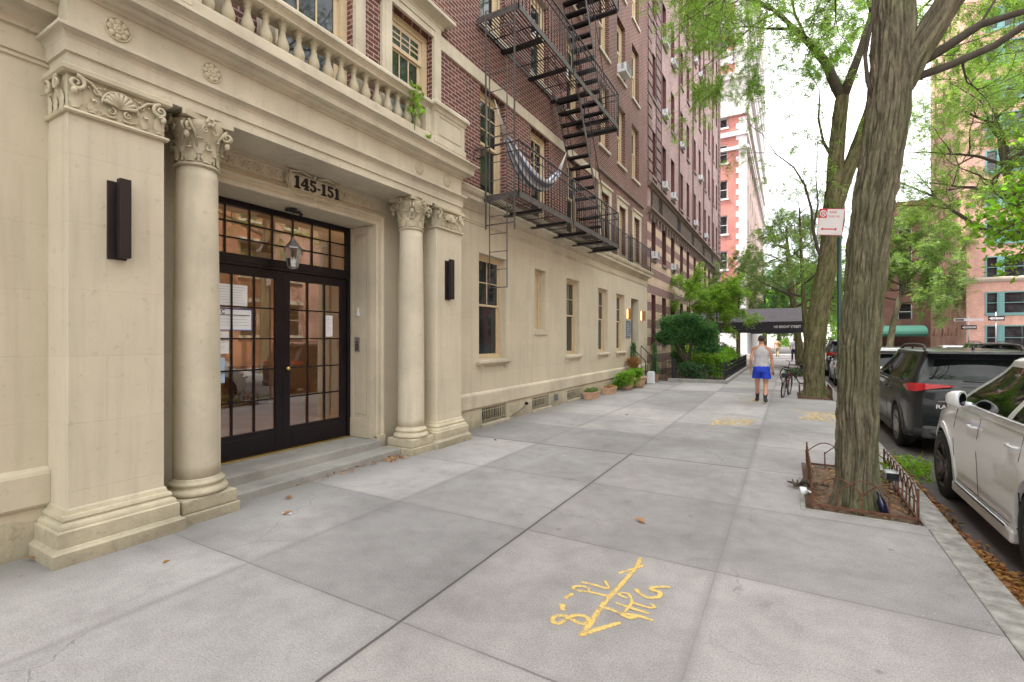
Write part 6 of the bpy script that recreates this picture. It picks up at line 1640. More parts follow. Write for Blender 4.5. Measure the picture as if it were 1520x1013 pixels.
# generic street tree ----------------------------------------
def street_tree(x, y, h, seed, label, group, leaf, r0=.2, trunkh=3.2, lean=(0,0), spread=1.0, per=9, size=.07, pinn=4, spray=.22, nl=9, maxl=2, L0=2.8, barkm=None, low=0.0, dens=1.0):
    t = thing('street_tree', label, 'tree', (x,y,0), group); T = Tree(seed); rs = T.rs; tm = MB()
    ax = [(x,y,-.1),(x+lean[0]*.15,y+lean[1]*.15,trunkh*.5),(x+lean[0]*.4,y+lean[1]*.4,trunkh),(x+lean[0]*.8,y+lean[1]*.8,h*.6),(x+lean[0],y+lean[1],h*.82)]
    rough_trunk(tm, ax, [r0*1.15,r0,r0*.9,r0*.55,r0*.25], nr=20, step=.25, amp=.02, seed=seed, flare=r0*.3)
    for k in range(nl):
        tt = (k+.5)/nl; z = trunkh+(h*.8-trunkh)*tt; q = V(ax[2]).lerp(V(ax[4]), tt); a = k*2.4+rs.rand()
        d = V((cos(a)*spread, sin(a)*spread, .35+.5*tt - low*(1-tt)))
        T.grow(q, d, L0*(1.1-.45*tt)*rs.uniform(.8,1.15), r0*.4*(1-.5*tt), 0, maxl, .1, .85, 4, .2)
    build('trunk', tm, barkm or m_bark2, t); build('branches', T.mb, m_twig, t); mesh_quads('crown', T.leaves(per,size,pinn,spray,dens), leaf, t)
    return t
G = 'street trees on the left kerb'
street_tree(.75,26.0,9.5,11,'slim third tree down the left kerb behind the silver sedan',G,m_leafg,r0=.13,trunkh=2.8,lean=(-.35,.2),spread=1.0,L0=2.2,per=10)
street_tree(.6,36.0,11,12,'fourth tree on the left kerb just beyond the long canopy',G,m_leafg,r0=.22,trunkh=3.4,lean=(-.8,0),L0=2.8,per=16,size=.10,spray=.28)
street_tree(-3.3,39.5,8.5,13,'bushy grey green tree in the forecourt beyond the long canopy','forecourt trees',m_leafg,r0=.15,trunkh=2.6,L0=2.4,per=16,size=.10,spray=.28)
street_tree(.6,61,11,14,'dense tree across the side street on the left kerb',G,m_leafd,r0=.25,trunkh=3.5,L0=3.4,per=18,size=.16,spray=.4,pinn=3)
street_tree(-2.6,66,9,15,'round dark tree at the foot of the red tower','forecourt trees',m_leafg,r0=.25,trunkh=2.8,L0=3.0,per=16,size=.16,spray=.4,pinn=3)
street_tree(.8,78,12,16,'pale tree far down the left kerb',G,m_leafy,r0=.25,trunkh=3.5,L0=3.8,per=16,size=.2,spray=.5,pinn=3)
street_tree(3.4,112,15,17,'bright green tree closing the far end of the street','far trees',m_leafy,r0=.4,trunkh=1.5,L0=6,per=18,size=.4,spray=.8,pinn=3,low=.5,nl=12)
street_tree(-2.0,118,13,18,'pale green tree at the far end of the left pavement','far trees',m_leafy,r0=.4,trunkh=2,L0=5.5,per=18,size=.4,spray=.8,pinn=3,low=.5,nl=11)
street_tree(8.6,95,15,19,'leafy tree far down the right kerb','far trees',m_leafm,r0=.3,trunkh=3,L0=5,per=16,size=.3,spray=.7,pinn=3,nl=11)
G2 = 'street trees on the right kerb'
street_tree(9.0,63.5,14,21,'round mottled green tree before the corner building with teal windows',G2,m_leafg,r0=.28,trunkh=5.0,lean=(1.8,0),L0=4.2,per=9,size=.19,spray=.45,pinn=3,nl=13,maxl=3,barkm=m_bark,low=.25)
street_tree(10.4,30.0,15,22,'tall locust on the right kerb whose crown fills the upper right of the view',G2,m_leaf,r0=.3,trunkh=5.5,lean=(-2.0,1),L0=5.2,per=9,size=.085,spray=.26,nl=16,maxl=3,spread=1.1,barkm=m_bark)
street_tree(.55,-5.5,11,25,'street tree on the kerb behind the camera',G,m_leaf,r0=.2,trunkh=4.2,L0=4.0,per=7,size=.12,spray=.3,pinn=3,maxl=2,barkm=m_bark)
street_tree(10.6,-7,12,26,'street tree on the opposite kerb behind the camera',G2,m_leaf,r0=.25,trunkh=4,L0=4.5,per=8,size=.16,spray=.4,pinn=3,maxl=2,barkm=m_bark)
street_tree(10.5,14.5,12,27,'street tree on the opposite kerb beside the charcoal car',G2,m_leaf,r0=.22,trunkh=5.5,L0=3.6,per=7,size=.12,spray=.3,pinn=3,maxl=2,barkm=m_bark)
street_tree(10.6,2.5,10,24,'low leafy tree before the orange brick house opposite the entrance',G2,m_leafy,r0=.2,trunkh=3.0,L0=2.6,per=10,size=.12,spray=.3,pinn=3)
# overhanging maple branch from a right hand tree (own tree rooted outside the view)
t = thing('maple_tree', 'broad leaved maple reaching in from the right with bright green hanging branch', 'tree', (10.5,20.5,0)); T = Tree(77); tm = MB()
rough_trunk(tm, [(10.5,20.5,-.1),(10.4,20.5,2.5),(10.2,20.4,5),(10.0,20.4,8)], [.3,.26,.24,.16], nr=28, step=.2, amp=.03, seed=31, flare=.1)
def gf(u, v, Y):  # survey helper
    s = (u-760.0)/F_; dx, dy = -S_+s*C_, C_+s*S_; tt = Y/dy; return V((dx*tt, Y, H_-(v-503.0)*tt/F_))
tips = []
R2 = [(1505,300,18.5),(1478,325,18.0),(1458,350,18.2),(1472,372,17.6),(1488,395,17.8),(1512,365,18.4),(1452,330,18.6),(1505,335,17.5),(1487,350,18.9),(1518,305,18.2),(1442,342,18.0),(1476,398,17.9),(1490,285,18.2),(1530,330,18.0),(1535,380,18.0),(1520,275,18.4),(1540,290,18.0)]
root = gf(1640,250,19.0); T.limb([(10.0,20.4,5.4),root+V((1.5,.5,.1)),root,gf(1560,300,18.5),gf(1510,330,18.2),gf(1475,350,18.0)],[.13,.10,.08,.05,.03,.015],8)
for (u,v,Yv) in R2:
    p = gf(u,v,Yv); q = gf(min(1560,u+45),v-22,18.4); T.limb([q,(q+p)/2+V((0,0,.08)),p],[.014,.010,.005],5); T.twigs.append([q,(q+p)/2+V((0,0,.08)),p]); tips.append(p)
for k in range(6): T.grow((10.0,20.4,5.5+.5*k), (cos(k*1.3)-.3, sin(k*1.3), .5), 3.0, .08, 0, 2, .1, .9, 4, .1)
P = []
rs = np.random.RandomState(3)
for tw in T.twigs:
    for k in range(58 if tw[-1] in tips else 12):
        tt_ = rs.rand(); i = min(len(tw)-2, int(tt_*(len(tw)-1))); b = tw[i].lerp(tw[i+1], tt_*(len(tw)-1)-i); P.append(np.array(b)+rs.normal(size=3)*np.array([.26,.26,.19]))
build('trunk', tm, m_bark, t); build('branches', T.mb, m_twig, t); leaf_cloud('crown', m_leafm, t, P, .16, 8, aspect=.75, droop=.5)
# ------------------------------------------------------------ fenced front garden
GY0, GY1, GX0, GX1 = 19.85, 30.6, -4.95, -2.15
mb = MB(); mb.box((GX0+.75,GY0-.1,-.05),(GX1+.12,GY0+.12,.13),.015); mb.box((GX1-.10,GY0+.1205,-.05),(GX1+.12,GY1,.13),.015); tag(build('garden_kerb', mb, m_curb2), 'low grey stone coping round the front garden', 'coping')
mb = MB(); mb.box((-5.1,GY0+.12,-.04),(GX1-.1,GY1,.06)); tag(build('garden_bed', mb, m_soil), 'dark soil bed of the fenced front garden', 'soil', kind='stuff')
t = thing('garden_fence', 'black iron garden fence on a stone kerb around the shrubs', 'fence', (GX1,GY0,0))
def ironfence(parent, a, b, z0=.13, h=.62, nm='fence_panel', dense=.11):
    mb = MB(); a = V((a[0],a[1],0)); b = V((b[0],b[1],0)); L = (b-a).length; n = int(L/dense)
    for z in (z0+.06, z0+h-.10, z0+h*.55): mb.tube([a+V((0,0,z)), b+V((0,0,z))], .013, 4, smooth=False)
    for k in range(n+1):
        q = a.lerp(b, k/n); mb.tube([q+V((0,0,z0)), q+V((0,0,z0+h)), q+V((0,0,z0+h+.05))], [.008,.008,.001], 4, smooth=False)
    for q in (a, b): mb.tube([q+V((0,0,0)), q+V((0,0,z0+h+.08))], .028, 4, smooth=False)
    return build(nm, mb, m_iron, parent)
ironfence(t, (-4.0,GY0), (GX1,GY0)); ironfence(t, (GX1,GY0+.03), (GX1,25.2)); ironfence(t, (GX1,25.25), (GX1,GY1))
t = thing('iron_gate', 'black iron gate between the side steps and the garden', 'gate', (-4.5,19.9,0)); ironfence(t, (-4.72,19.95), (-4.05,19.95), .05, .82, 'gate_leaf', .13)
mb = MB(); mb.box((-4.82,19.85,0),(-4.70,19.98,.86)); mb.box((-4.08,19.85,0),(-3.90,19.98,.90)); build('gate_post', mb, m_iron, t)
# garden tree with dark oval crown
t = thing('garden_tree', 'small multi stemmed tree with dark glossy leaves in the fenced garden', 'tree', (-3.75,21.2,0)); mb = MB()
for (a, b, c) in (((-3.72,21.2,0),(-3.75,21.2,.9),(-4.25,21.1,2.0)),((-3.70,21.22,0),(-3.6,21.2,1.2),(-3.3,21.2,2.3)),((-3.75,21.2,.6),(-4.1,21.15,1.3),(-4.5,21.0,2.2)),((-3.7,21.2,.5),(-3.9,21.3,1.4),(-3.8,21.4,2.6))): mb.tube([a,b,c], [.085,.06,.03], 8)
build('trunk', mb, m_twig, t)
leaf_cloud('crown', m_leafd, t, np.concatenate([blob_pts((-3.9,21.2,2.1),1.05,7500,31,squash=(1.2,1.0,.80),lumps=22), blob_pts((-4.5,20.9,1.75),.55,2200,36,squash=(1.1,1,.8),lumps=8), blob_pts((-2.95,21.2,1.45),.6,2600,37,squash=(1.1,1,.8),lumps=8), blob_pts((-3.1,21.5,1.9),.75,3600,32,squash=(1,1,.8),lumps=10), blob_pts((-3.6,21.0,2.45),.7,2600,35,squash=(1.2,1,.6),lumps=8)]), .11, 33, aspect=.38)
street_tree(-3.2,26.5,4.6,51,'yellow green light foliage tree behind the dark garden tree','garden trees',m_leafy,r0=.06,trunkh=2.2,L0=1.5,per=22,size=.10,spray=.24,pinn=3,maxl=2,nl=9)
street_tree(-4.3,25.2,5.4,52,'thin tall sapling with pale leaves against the striped wall','garden trees',m_leafy,r0=.04,trunkh=3.2,L0=1.0,per=9,size=.09,spray=.2,pinn=3,maxl=2,nl=6)
for i, (x, y, z, r, sq, leaf, n, nm) in enumerate(((-3.4,20.7,.42,.55,(1.4,.7,.8),m_leafd,3200,'low dark shrub at the near corner of the garden behind the fence'),(-2.65,21.3,.62,.62,(1.0,1.2,.9),m_leafm,3600,'mid green rounded shrub by the garden fence corner'),(-3.5,22.6,.9,.8,(1.2,1.2,.8),m_leafy,3600,'yellow green shrub under the dark garden tree'),(-2.6,24.2,.75,.7,(.8,1.6,1.0),m_leafm,3400,'leafy shrub halfway along the garden fence'),(-2.7,27.5,.8,.8,(.8,2.2,.9),m_leafd,4200,'dark hedge like shrub at the far end of the garden fence'),(-4.3,23.5,.8,.8,(.9,1.6,1.0),m_leafd,3000,'dark shrub against the striped wall'))):
    t = thing('shrub', nm, 'shrub', (x,y,0), 'shrubs in the fenced front garden'); mb = MB()
    for k in range(6): a = k*1.1+i; mb.tube([(x,y,0),(x+.3*r*cos(a),y+.3*r*sin(a),z)], [.02,.008], 5)
    build('stem', mb, m_twig, t); P = blob_pts((x,y,z),r,n,60+i,squash=sq,lumps=12); P[:,2] = np.abs(P[:,2]-.05)+.05; leaf_cloud('foliage', leaf, t, P, .10, 70+i, aspect=.45)
# ground ivy at far pit behind second tree + hanging ivy
t = thing('pit_plants', 'low green plants round the foot of a tree beyond the parked bicycle', 'plants', (.5,26,0)); P = blob_pts((.3,25.8,.12),.75,1800,81,squash=(.8,1.1,.28)); P[:,2] = np.abs(P[:,2]); leaf_cloud('foliage', m_leafd, t, P, .14, 82, aspect=.4)
# sapling growing from the balustrade base
t = thing('sapling', 'small bright green sapling sprouting from the balustrade base above the entrance', 'plant', (-4.70,5.36,4.66))
mb = MB(); mb.tube([(-4.72,5.36,4.62),(-4.69,5.36,4.85),(-4.68,5.36,5.1),(-4.67,5.35,5.33)], [.009,.008,.006,.003], 5); P = []
rs = np.random.RandomState(9)
for k in range(16):
    z = 4.90+.44*k/16; a = k*2.4; L = .16*(1-.4*k/16); q = V((-4.68,5.36,z)); e = q+V((cos(a)*L,sin(a)*L,.05)); mb.tube([q,e],[.003,.002],4)
    for j in range(7): P.append(np.array(q.lerp(e,.3+.1*j))+rs.normal(size=3)*.018)
for j in range(22): P.append(np.array([-4.66,5.62,4.68])+rs.normal(size=3)*.03)
build('stem', mb, plain('green_stem',(.12,.17,.05),.6), t); leaf_cloud('leaves', m_leafy, t, P, .085, 4, aspect=.42, droop=.5)
# fallen leaves in the gutter, on the pavement and weeds
def scatter(name, label, n, box, seed, mat, size=.07, z=0.0, kind='stuff', cat='leaf litter', curl=.5, dist=None):
    box = box or (0,1,0,1); rs = np.random.RandomState(seed); P = np.stack([rs.uniform(box[0],box[1],n), rs.uniform(box[2],box[3],n), z+.004+rs.rand(n)*.03],1)
    if dist is not None: P = dist(rs, n, z)
    D = rs.normal(size=(n,3)); D[:,2] *= .22; D /= np.linalg.norm(D,axis=1)[:,None]; U = np.tile([0,0,1.],(n,1))+rs.normal(size=(n,3))*.35; S = np.cross(D,U); S /= np.linalg.norm(S,axis=1)[:,None]; N_ = np.cross(S,D)
    L = size*(.5+.9*rs.rand(n))[:,None]; W = L*.45
    v = np.stack([P-D*L*.5,P+S*W*.5+N_*W*.3,P+D*L*.5+N_*W*.2,P-S*W*.5+N_*W*.3],axis=1).reshape(-1,3)
    o = mesh_quads(name, v, mat, None) if False else None
    me = bpy.data.meshes.new(name); N = n; me.vertices.add(4*N); me.vertices.foreach_set('co', v.ravel()); me.loops.add(4*N); me.loops.foreach_set('vertex_index', np.arange(4*N)); me.polygons.add(N)
    me.polygons.foreach_set('loop_start', np.arange(N)*4); me.polygons.foreach_set('loop_total', np.full(N,4)); me.update(calc_edges=True); me.materials.append(mat)
    o = bpy.data.objects.new(name, me); COL.objects.link(o); return tag(o, label, cat, kind=kind)
def gut(rs, n, z):
    y = np.concatenate([rs.normal(4.95,.35,n//2), rs.uniform(4.2,9.5,n-n//2)]); x = 1.335+np.abs(rs.normal(0,.055,n)); x[:n//2] += np.abs(rs.normal(0,.05,n//2)); return np.stack([x,y,z+.004+rs.rand(n)*.03],1)
scatter('leaf_litter', 'brown and orange dry leaves drifted in the gutter along the kerb', 2600, None, 5, m_dead, .058, SZ, dist=gut)
scatter('leaf_litter', 'dry brown leaves scattered over the soil of the near tree pit', 420, (.2,1.02,5.75,7.6), 6, m_dead, .05, -.01)
scatter('leaf_litter', 'dry leaves caught at the foot of the right entrance column', 70, (-4.95,-4.68,4.9,5.25), 7, m_dead, .05, 0)
scatter('leaf_litter', 'dry leaves along the lowest entrance step', 60, (-4.95,-4.82,3.6,5.0), 8, m_dead, .045, 0)
for i, (u, v, s) in enumerate(((429,741,.07),(427,764,.05),(950,775,.075),(60,832,.12),(488,690,.05),(500,703,.04),(247,838,.03),(735,655,.04),(930,617,.06))):
    x, y = gp(u, v); z = .02 if i != 4 else .13
    mb = MB(); c = V((x,y,z)); a = i*1.3; d = V((cos(a),sin(a),.12)); s2 = V((-sin(a),cos(a),.1))
    mb.add([c-d*s, c-d*s*.3+s2*s*.4+V((0,0,.012)), c+d*s, c-d*s*.2-s2*s*.4+V((0,0,.012)), c+V((0,0,-.006))], [(0,4,1),(1,4,2),(2,4,3),(3,4,0)])
    tag(build('fallen_leaf', mb, m_dead if i != 0 else m_dead), ['curled brown leaf on the slab before the entrance steps','small orange leaf just right of the bit of white litter','brown curled leaf lying alone in mid pavement','large dry leaf at the corner of the big left pier','dry leaf lying on the lower entrance step','tiny dry leaf on the edge of the lower entrance step','tiny tan leaf near the left pier base','small leaf on the pavement beside the right pier','small leaf in the wide joint of the pavement'][i], 'fallen leaf', 'single fallen leaves on the pavement')
x, y = gp(425,763); mb = MB(); mb.add([(x-.05,y-.02,.006),(x+.02,y-.035,.01),(x+.07,y+.01,.008),(x+.01,y+.035,.016),(x-.04,y+.03,.006)], [(0,1,2,3,4)]); tag(build('litter_scrap', mb, m_white, fix=False), 'scrap of white paper litter on the pavement before the entrance', 'litter')
rs = np.random.RandomState(15); t = thing('weeds', 'patch of green weeds growing in the gutter behind the near tree', 'weeds', (1.5,8.6,SZ)); n = 260
leaf_cloud('blades', m_leafm, t, np.stack([rs.normal(1.52,.13,n), rs.normal(8.6,.35,n), SZ+.02+rs.rand(n)*.12],1), .12, 3, aspect=.22, droop=-.6)
t = thing('weeds', 'tuft of weeds in the near tree pit beside the kerb', 'weeds', (1.0,7.2,0)); leaf_cloud('blades', m_leafm, t, np.stack([rs.normal(.98,.06,60), rs.normal(7.25,.15,60), .0+rs.rand(60)*.22],1), .10, 3, aspect=.25, droop=-.6)
# ------------------------------------------------------------ cars
def carpaint(name, col, metal=0.3, dust=.12, rough=.28):
    m, nt, b, tc, out = newmat(name)
    n = noi(nt, tc.outputs['Object'], 2.5, 6, .65); c = ramp(nt, n, [(.3, [k*(1-dust) for k in col]), (.7, [min(1,k*(1+dust)) for k in col])])
    s = nn(nt, 'ShaderNodeSeparateXYZ'); nt.links.new(tc.outputs['Object'], s.inputs[0])
    low = nn(nt, 'ShaderNodeMapRange'); low.inputs[1].default_value = .22; low.inputs[2].default_value = .60; low.inputs[3].default_value = .20; low.inputs[4].default_value = 0
    nt.links.new(mth(nt, 'ADD', s.outputs[2], mth(nt, 'MULTIPLY', n, .25)), low.inputs[0])
    c = mixc(nt, low.outputs[0], c, (.26,.23,.20))
    nt.links.new(c, b.inputs['Base Color']); b.inputs['Metallic'].default_value = metal; b.inputs['Roughness'].default_value = rough
    b.inputs['Coat Weight'].default_value = .8; b.inputs['Coat Roughness'].default_value = .05
    nt.links.new(mth(nt, 'ADD', mth(nt, 'MULTIPLY', low.outputs[0], .5), rough), b.inputs['Roughness']); return m
p_white = carpaint('pearl_white_car_paint', (.82,.835,.85), .0, dust=.04); p_grey = carpaint('charcoal_grey_car_paint', (.013,.015,.018), .0)
p_grey.node_tree.nodes['Principled BSDF'].inputs['Coat Weight'].default_value = .35; p_grey.node_tree.nodes['Principled BSDF'].inputs['Specular IOR Level'].default_value = .3
p_silver = carpaint('silver_car_paint', (.42,.43,.44), .6); p_black = carpaint('black_car_paint', (.02,.02,.024), .3)
m_clad = plain('grey_plastic_cladding', (.055,.055,.058), .6); m_chrome = plain('chrome', (.7,.7,.72), .12, 1.0, var=.02); m_tail = plain('red_tail_lamp', (.55,.012,.02), .15, coat=.6)
m_rimd = plain('dark_alloy', (.11,.10,.10), .35, .7); m_rims = plain('silver_alloy', (.42,.42,.43), .3, .8)
def interp(tab, x):
    if x <= tab[0][0]: return tab[0][1]
    for (a, va), (b, vb) in zip(tab, tab[1:]):
        if x <= b:
            t = (x-a)/(b-a); t = t*t*(3-2*t)*.5+t*.5; return va+(vb-va)*t
    return tab[-1][1]
def make_car(label, loc, paint, L=4.7, W=1.89, H=1.66, suv=True, wb=(-1.42,1.42), wr=.37, belt=1.08, rim=None, badge=None, plate=True, rails=True, clad=True, group='cars parked along the left kerb', cat='car', yd_=None):
    t = thing('parked_car', label, cat, loc, group, world=False)
    h2 = L/2; hwm = W/2
    hw = lambda y: hwm*interp([(-h2,.80),(-h2+.06,.89),(-h2+.22,.955),(-h2+.6,.99),(0,1.0),(h2-.9,.99),(h2-.45,.94),(h2-.15,.82),(h2,.62)], y)
    zb = lambda y: interp([(-h2,.40),(-h2+.1,.28),(-h2+.6,.22),(0,.20),(h2-.5,.20),(h2-.08,.26),(h2,.34)], y)
    if suv: zt = lambda y: interp([(-h2,belt-.08),(-h2+.05,belt-.01),(-h2+.3,belt),(h2-1.55,belt-.01),(h2-1.2,belt-.03),(h2-.5,belt-.13),(h2-.12,belt-.28),(h2,belt-.48)], y)
    else: zt = lambda y: interp([(-h2,.78),(-h2+.08,.93),(-h2+.7,.99),(-h2+1.2,belt-.03),(h2-1.5,belt-.03),(h2-1.0,.88),(h2-.3,.74),(h2,.52)], y)
    def sect(y):
        w = hw(y); b = zb(y); T_ = zt(y); s_ = max(b+.2, T_-.05); m1 = b+(s_-b)*.45
        return [(0,b),(w*.70,b),(w*.93,b+.02),(w*.975,b+.09),(w*.985,b+(m1-b)*.6),(w*.99,m1),(w*1.0,m1+(s_-m1)*.38),(w*.998,m1+(s_-m1)*.52),(w*.975,m1+(s_-m1)*.80),(w*.955,s_),(w*.92,T_-.012),(w*.84,T_+.0),(w*.45,T_+.02),(0,T_+.028)]
    def sidex(y, z):
        S = sect(y)[2:10]
        for (x0,z0),(x1,z1) in zip(S, S[1:]):
            if z <= z1: return x0+(x1-x0)*max(0,(z-z0))/max(1e-6,z1-z0)
        return S[-1][0]
    ysn = [-h2,-h2+.02,-h2+.06,-h2+.14]+[-h2+.22+(L-.44)*i/34 for i in range(35)]+[h2-.12,h2-.05,h2]
    vs = []; fs = []; M_ = 14
    for y in ysn:
        S = sect(y); ring = [(x,y,z) for x,z in S] + [(-x,y,z) for x,z in S[-2:0:-1]]; vs += ring
    nr = 2*M_-2
    for i in range(len(ysn)-1):
        for k in range(nr): a = i*nr+k; b = i*nr+(k+1)%nr; fs.append((a,b,b+nr,a+nr))
    fs.append(tuple(range(nr))); fs.append(tuple((len(ysn)-1)*nr+k for k in range(nr-1,-1,-1)))
    mb = MB(); mb.add(vs, fs, True); body = build('body', mb, paint, t)
    # cut the wheel arches
    ra = wr+.055; cuts = []
    for wy_ in wb:
        c = MB(); pts = [(wy_+ra*cos(2*pi*i/36), wr+ra*sin(2*pi*i/36)) for i in range(36)]
        c.prism(pts, 'x', hwm-.30, hwm+.2); c.prism(pts, 'x', -hwm-.2, -hwm+.30); co = build('cut', c, None, t); cuts.append(co)
        md = body.modifiers.new('b','BOOLEAN'); md.operation = 'DIFFERENCE'; md.object = co; md.solver = 'EXACT'
    bpy.context.view_layer.update()
    me = bpy.data.meshes.new_from_object(body.evaluated_get(bpy.context.evaluated_depsgraph_get()))
    body.modifiers.clear(); body.data = me; me.name = 'body'
    for c in cuts: bpy.data.objects.remove(c)
    me.polygons.foreach_set('use_smooth', [True]*len(me.polygons)); 
    try: me.set_sharp_from_angle(angle=radians(38))
    except Exception: pass
    # greenhouse
    zr = H-.055
    if suv: yf = lambda z: interp([(belt-.04,h2-1.10),(zr,h2-1.98)], z); yr = lambda z: interp([(belt-.04,-h2+.10),(zr,-h2+.42)], z)
    else: yf = lambda z: interp([(belt-.04,h2-1.22),(zr,h2-2.05)], z); yr = lambda z: interp([(belt-.04,-h2+.55),(zr,-h2+1.35)], z)
    wg = lambda z: interp([(belt-.04,hwm*.925),(zr,hwm*.70)], z)
    zs = [belt-.04,belt+.03]+[belt+.03+(zr-.055-belt-.03)*k/8 for k in range(1,9)]+[zr-.02,zr]
    rings = []; info = None
    def ring(z, f=1.0, dz=0):
        a, b, w = yr(z), yf(z), wg(z); cy = (a+b)/2; a = cy+(a-cy)*f; b = cy+(b-cy)*f; w *= f
        P = []; tg = []
        nE = 8; nS = 30; r = .10*f
        for i in range(nE): u = i/nE; P.append((u*(w-r), a-.05*f*(1-u*u)*0-.04*f*(1-u**2))); tg.append(('r',u))
        for i in range(5): q = -pi/2+pi/2*i/4; P.append((w-r+r*cos(q), a+r+r*sin(q))); tg.append(('cr',i/4))
        for i in range(1,nS): u = i/nS; P.append((w+.035*f*sin(pi*u), a+r+(b-a-2*r)*u)); tg.append(('s',u))
        for i in range(5): q = pi/2*i/4; P.append((w-r+r*cos(q), b-r+r*sin(q))); tg.append(('cf',i/4))
        for i in range(nE-1,-1,-1): u = i/nE; P.append((u*(w-r), b+.10*f*(1-u*u))); tg.append(('f',u))
        full = [(x,y) for x,y in P]+[(-x,y) for x,y in P[-2:0:-1]]; tgs = tg+tg[-2:0:-1]
        return [(x,y,z+dz) for x,y in full], tgs
    R_ = [ring(z) for z in zs]+[ring(zr,.95,.028),ring(zr,.85,.042),ring(zr,.6,.052),ring(zr,.25,.056)]
    n = len(R_[0][0]); gp_, gg = MB(), MB(); allv = [p for r in R_ for p in r[0]]; tg = R_[0][1]
    up = {}; 
    bp = (.50,.545) if suv else (.46,.505); cp = (.21,.24) if suv else (.10,.13)
    for k in range(len(R_)-1):
        for i in range(n):
            j = (i+1)%n; T1, T2 = tg[i], tg[j]; f = (k*n+i,k*n+j,(k+1)*n+j,(k+1)*n+i)
            glass = False
            if 1 <= k <= 8:
                if T1[0] in 'rs' or T1[0] == 'f':
                    u = (T1[1]+T2[1])/2 if T1[0]==T2[0] else T1[1]
                    if T1[0] == 'f' or T2[0] == 'f': glass = True
                    elif T1[0] == 'r' and T2[0] in ('r','cr'): glass = (2 <= k <= 7 if suv else True)
                    elif T1[0] == 's' or T2[0] == 's': glass = not (bp[0] < u < bp[1]) and not (cp[0] < u < cp[1]) and u > .05 and u < .97
                if T1[0] == 'cf' and T1[1] > .7: glass = True
            (gg if glass else gp_).f.append(f); (gg if glass else gp_).sm.append(True)
    gp_.f.append(tuple((len(R_)-1)*n+i for i in range(n))); gp_.sm.append(True)
    gp_.v = allv; gg.v = [(p[0]*.997,p[1],p[2]) for p in allv]
    roof = build('roof', gp_, paint, t, fix=False); gl = build('windows', gg, m_carglass, t, fix=False)
    # window trim line at the belt, door seams, sill cladding
    def alongside(mb, pts, r, off, sx):
        mb.tube([(sx*(sidex(y,z)+off), y, z) for (y,z) in pts], r, 5)
    for sx in (-1,1):
        tr = MB(); pts = [(sx*(wg(belt+.015)+.035*sin(pi*(i/20))+.006), yr(belt)+.1+(yf(belt)-yr(belt)-.2)*i/20, belt+.018) for i in range(21)]; tr.tube(pts, .009, 5)
        build('belt_trim', tr, m_chrome if paint in (p_white,p_silver) else m_black, t)
    ydoor = [h2-1.42, yr(belt)+(yf(belt)-yr(belt))*.52, wb[0]+wr+.10 if suv else wb[0]+wr+.12]
    if yd_: ydoor = yd_
    for sx in (-1,1):
        sm = MB()
        for yd in ydoor: alongside(sm, [(yd+(.0 if z > .6 else .0), z) for z in (.34,.45,.6,.75,.9,belt-.06)], .0045, -.001, sx)
        alongside(sm, [(y_, .34) for y_ in (ydoor[0],ydoor[0]-.5,ydoor[1],ydoor[2])], .004, -.001, sx)
        build('door_seam', sm, m_black, t)
    for sx in (-1,1):
        cl = MB(); x0 = hwm*.93; cl.box((sx*x0,wb[0]+ra+.02,.20),(sx*(hwm+.004),wb[1]-ra-.02,.31),.02)
        if clad:
            for wy_ in wb:
                k = 22; 
                for i in range(k):
                    a0 = radians(-12+204*i/k); a1 = radians(-12+204*(i+1)/k); q = []
                    for (r_, a) in ((ra-.004,a0),(ra+.062,a0),(ra+.062,a1),(ra-.004,a1)): q.append((wy_+r_*cos(a), wr+r_*sin(a)))
                    cl.add([(sx*(sidex(y_,max(z_,zb(y_)+.05))+o), y_, z_) for o in (-.03,.014) for (y_,z_) in q], [(0,1,2,3),(4,7,6,5),(0,4,5,1),(1,5,6,2),(2,6,7,3),(3,7,4,0)])
        build('side_cladding', cl, m_clad if paint is not p_white else p_white, t)
    if paint is p_white:
        for sx in (-1,1): mb = MB(); mb.box((sx*(hwm-.01),wb[0]+ra+.1,.305),(sx*(hwm+.016),wb[1]-ra-.15,.335),.006); build('sill_trim', mb, m_chrome, t)
    for wy_ in wb:
        for sx in (-1,1):
            li = MB()
            pts = [(wy_+(ra-.004)*cos(2*pi*i/28), wr+(ra-.004)*sin(2*pi*i/28)) for i in range(28)]
            vs = [(sx*(hwm-.295),y_,z_) for y_,z_ in pts]+[(sx*(hwm-.035),y_,z_) for y_,z_ in pts]
            li.add(vs, [tuple(range(28))]+[(i,(i+1)%28,28+(i+1)%28,28+i) for i in range(28) if (pts[i][1] > .24)])
            build('wheel_well', li, m_black, t)
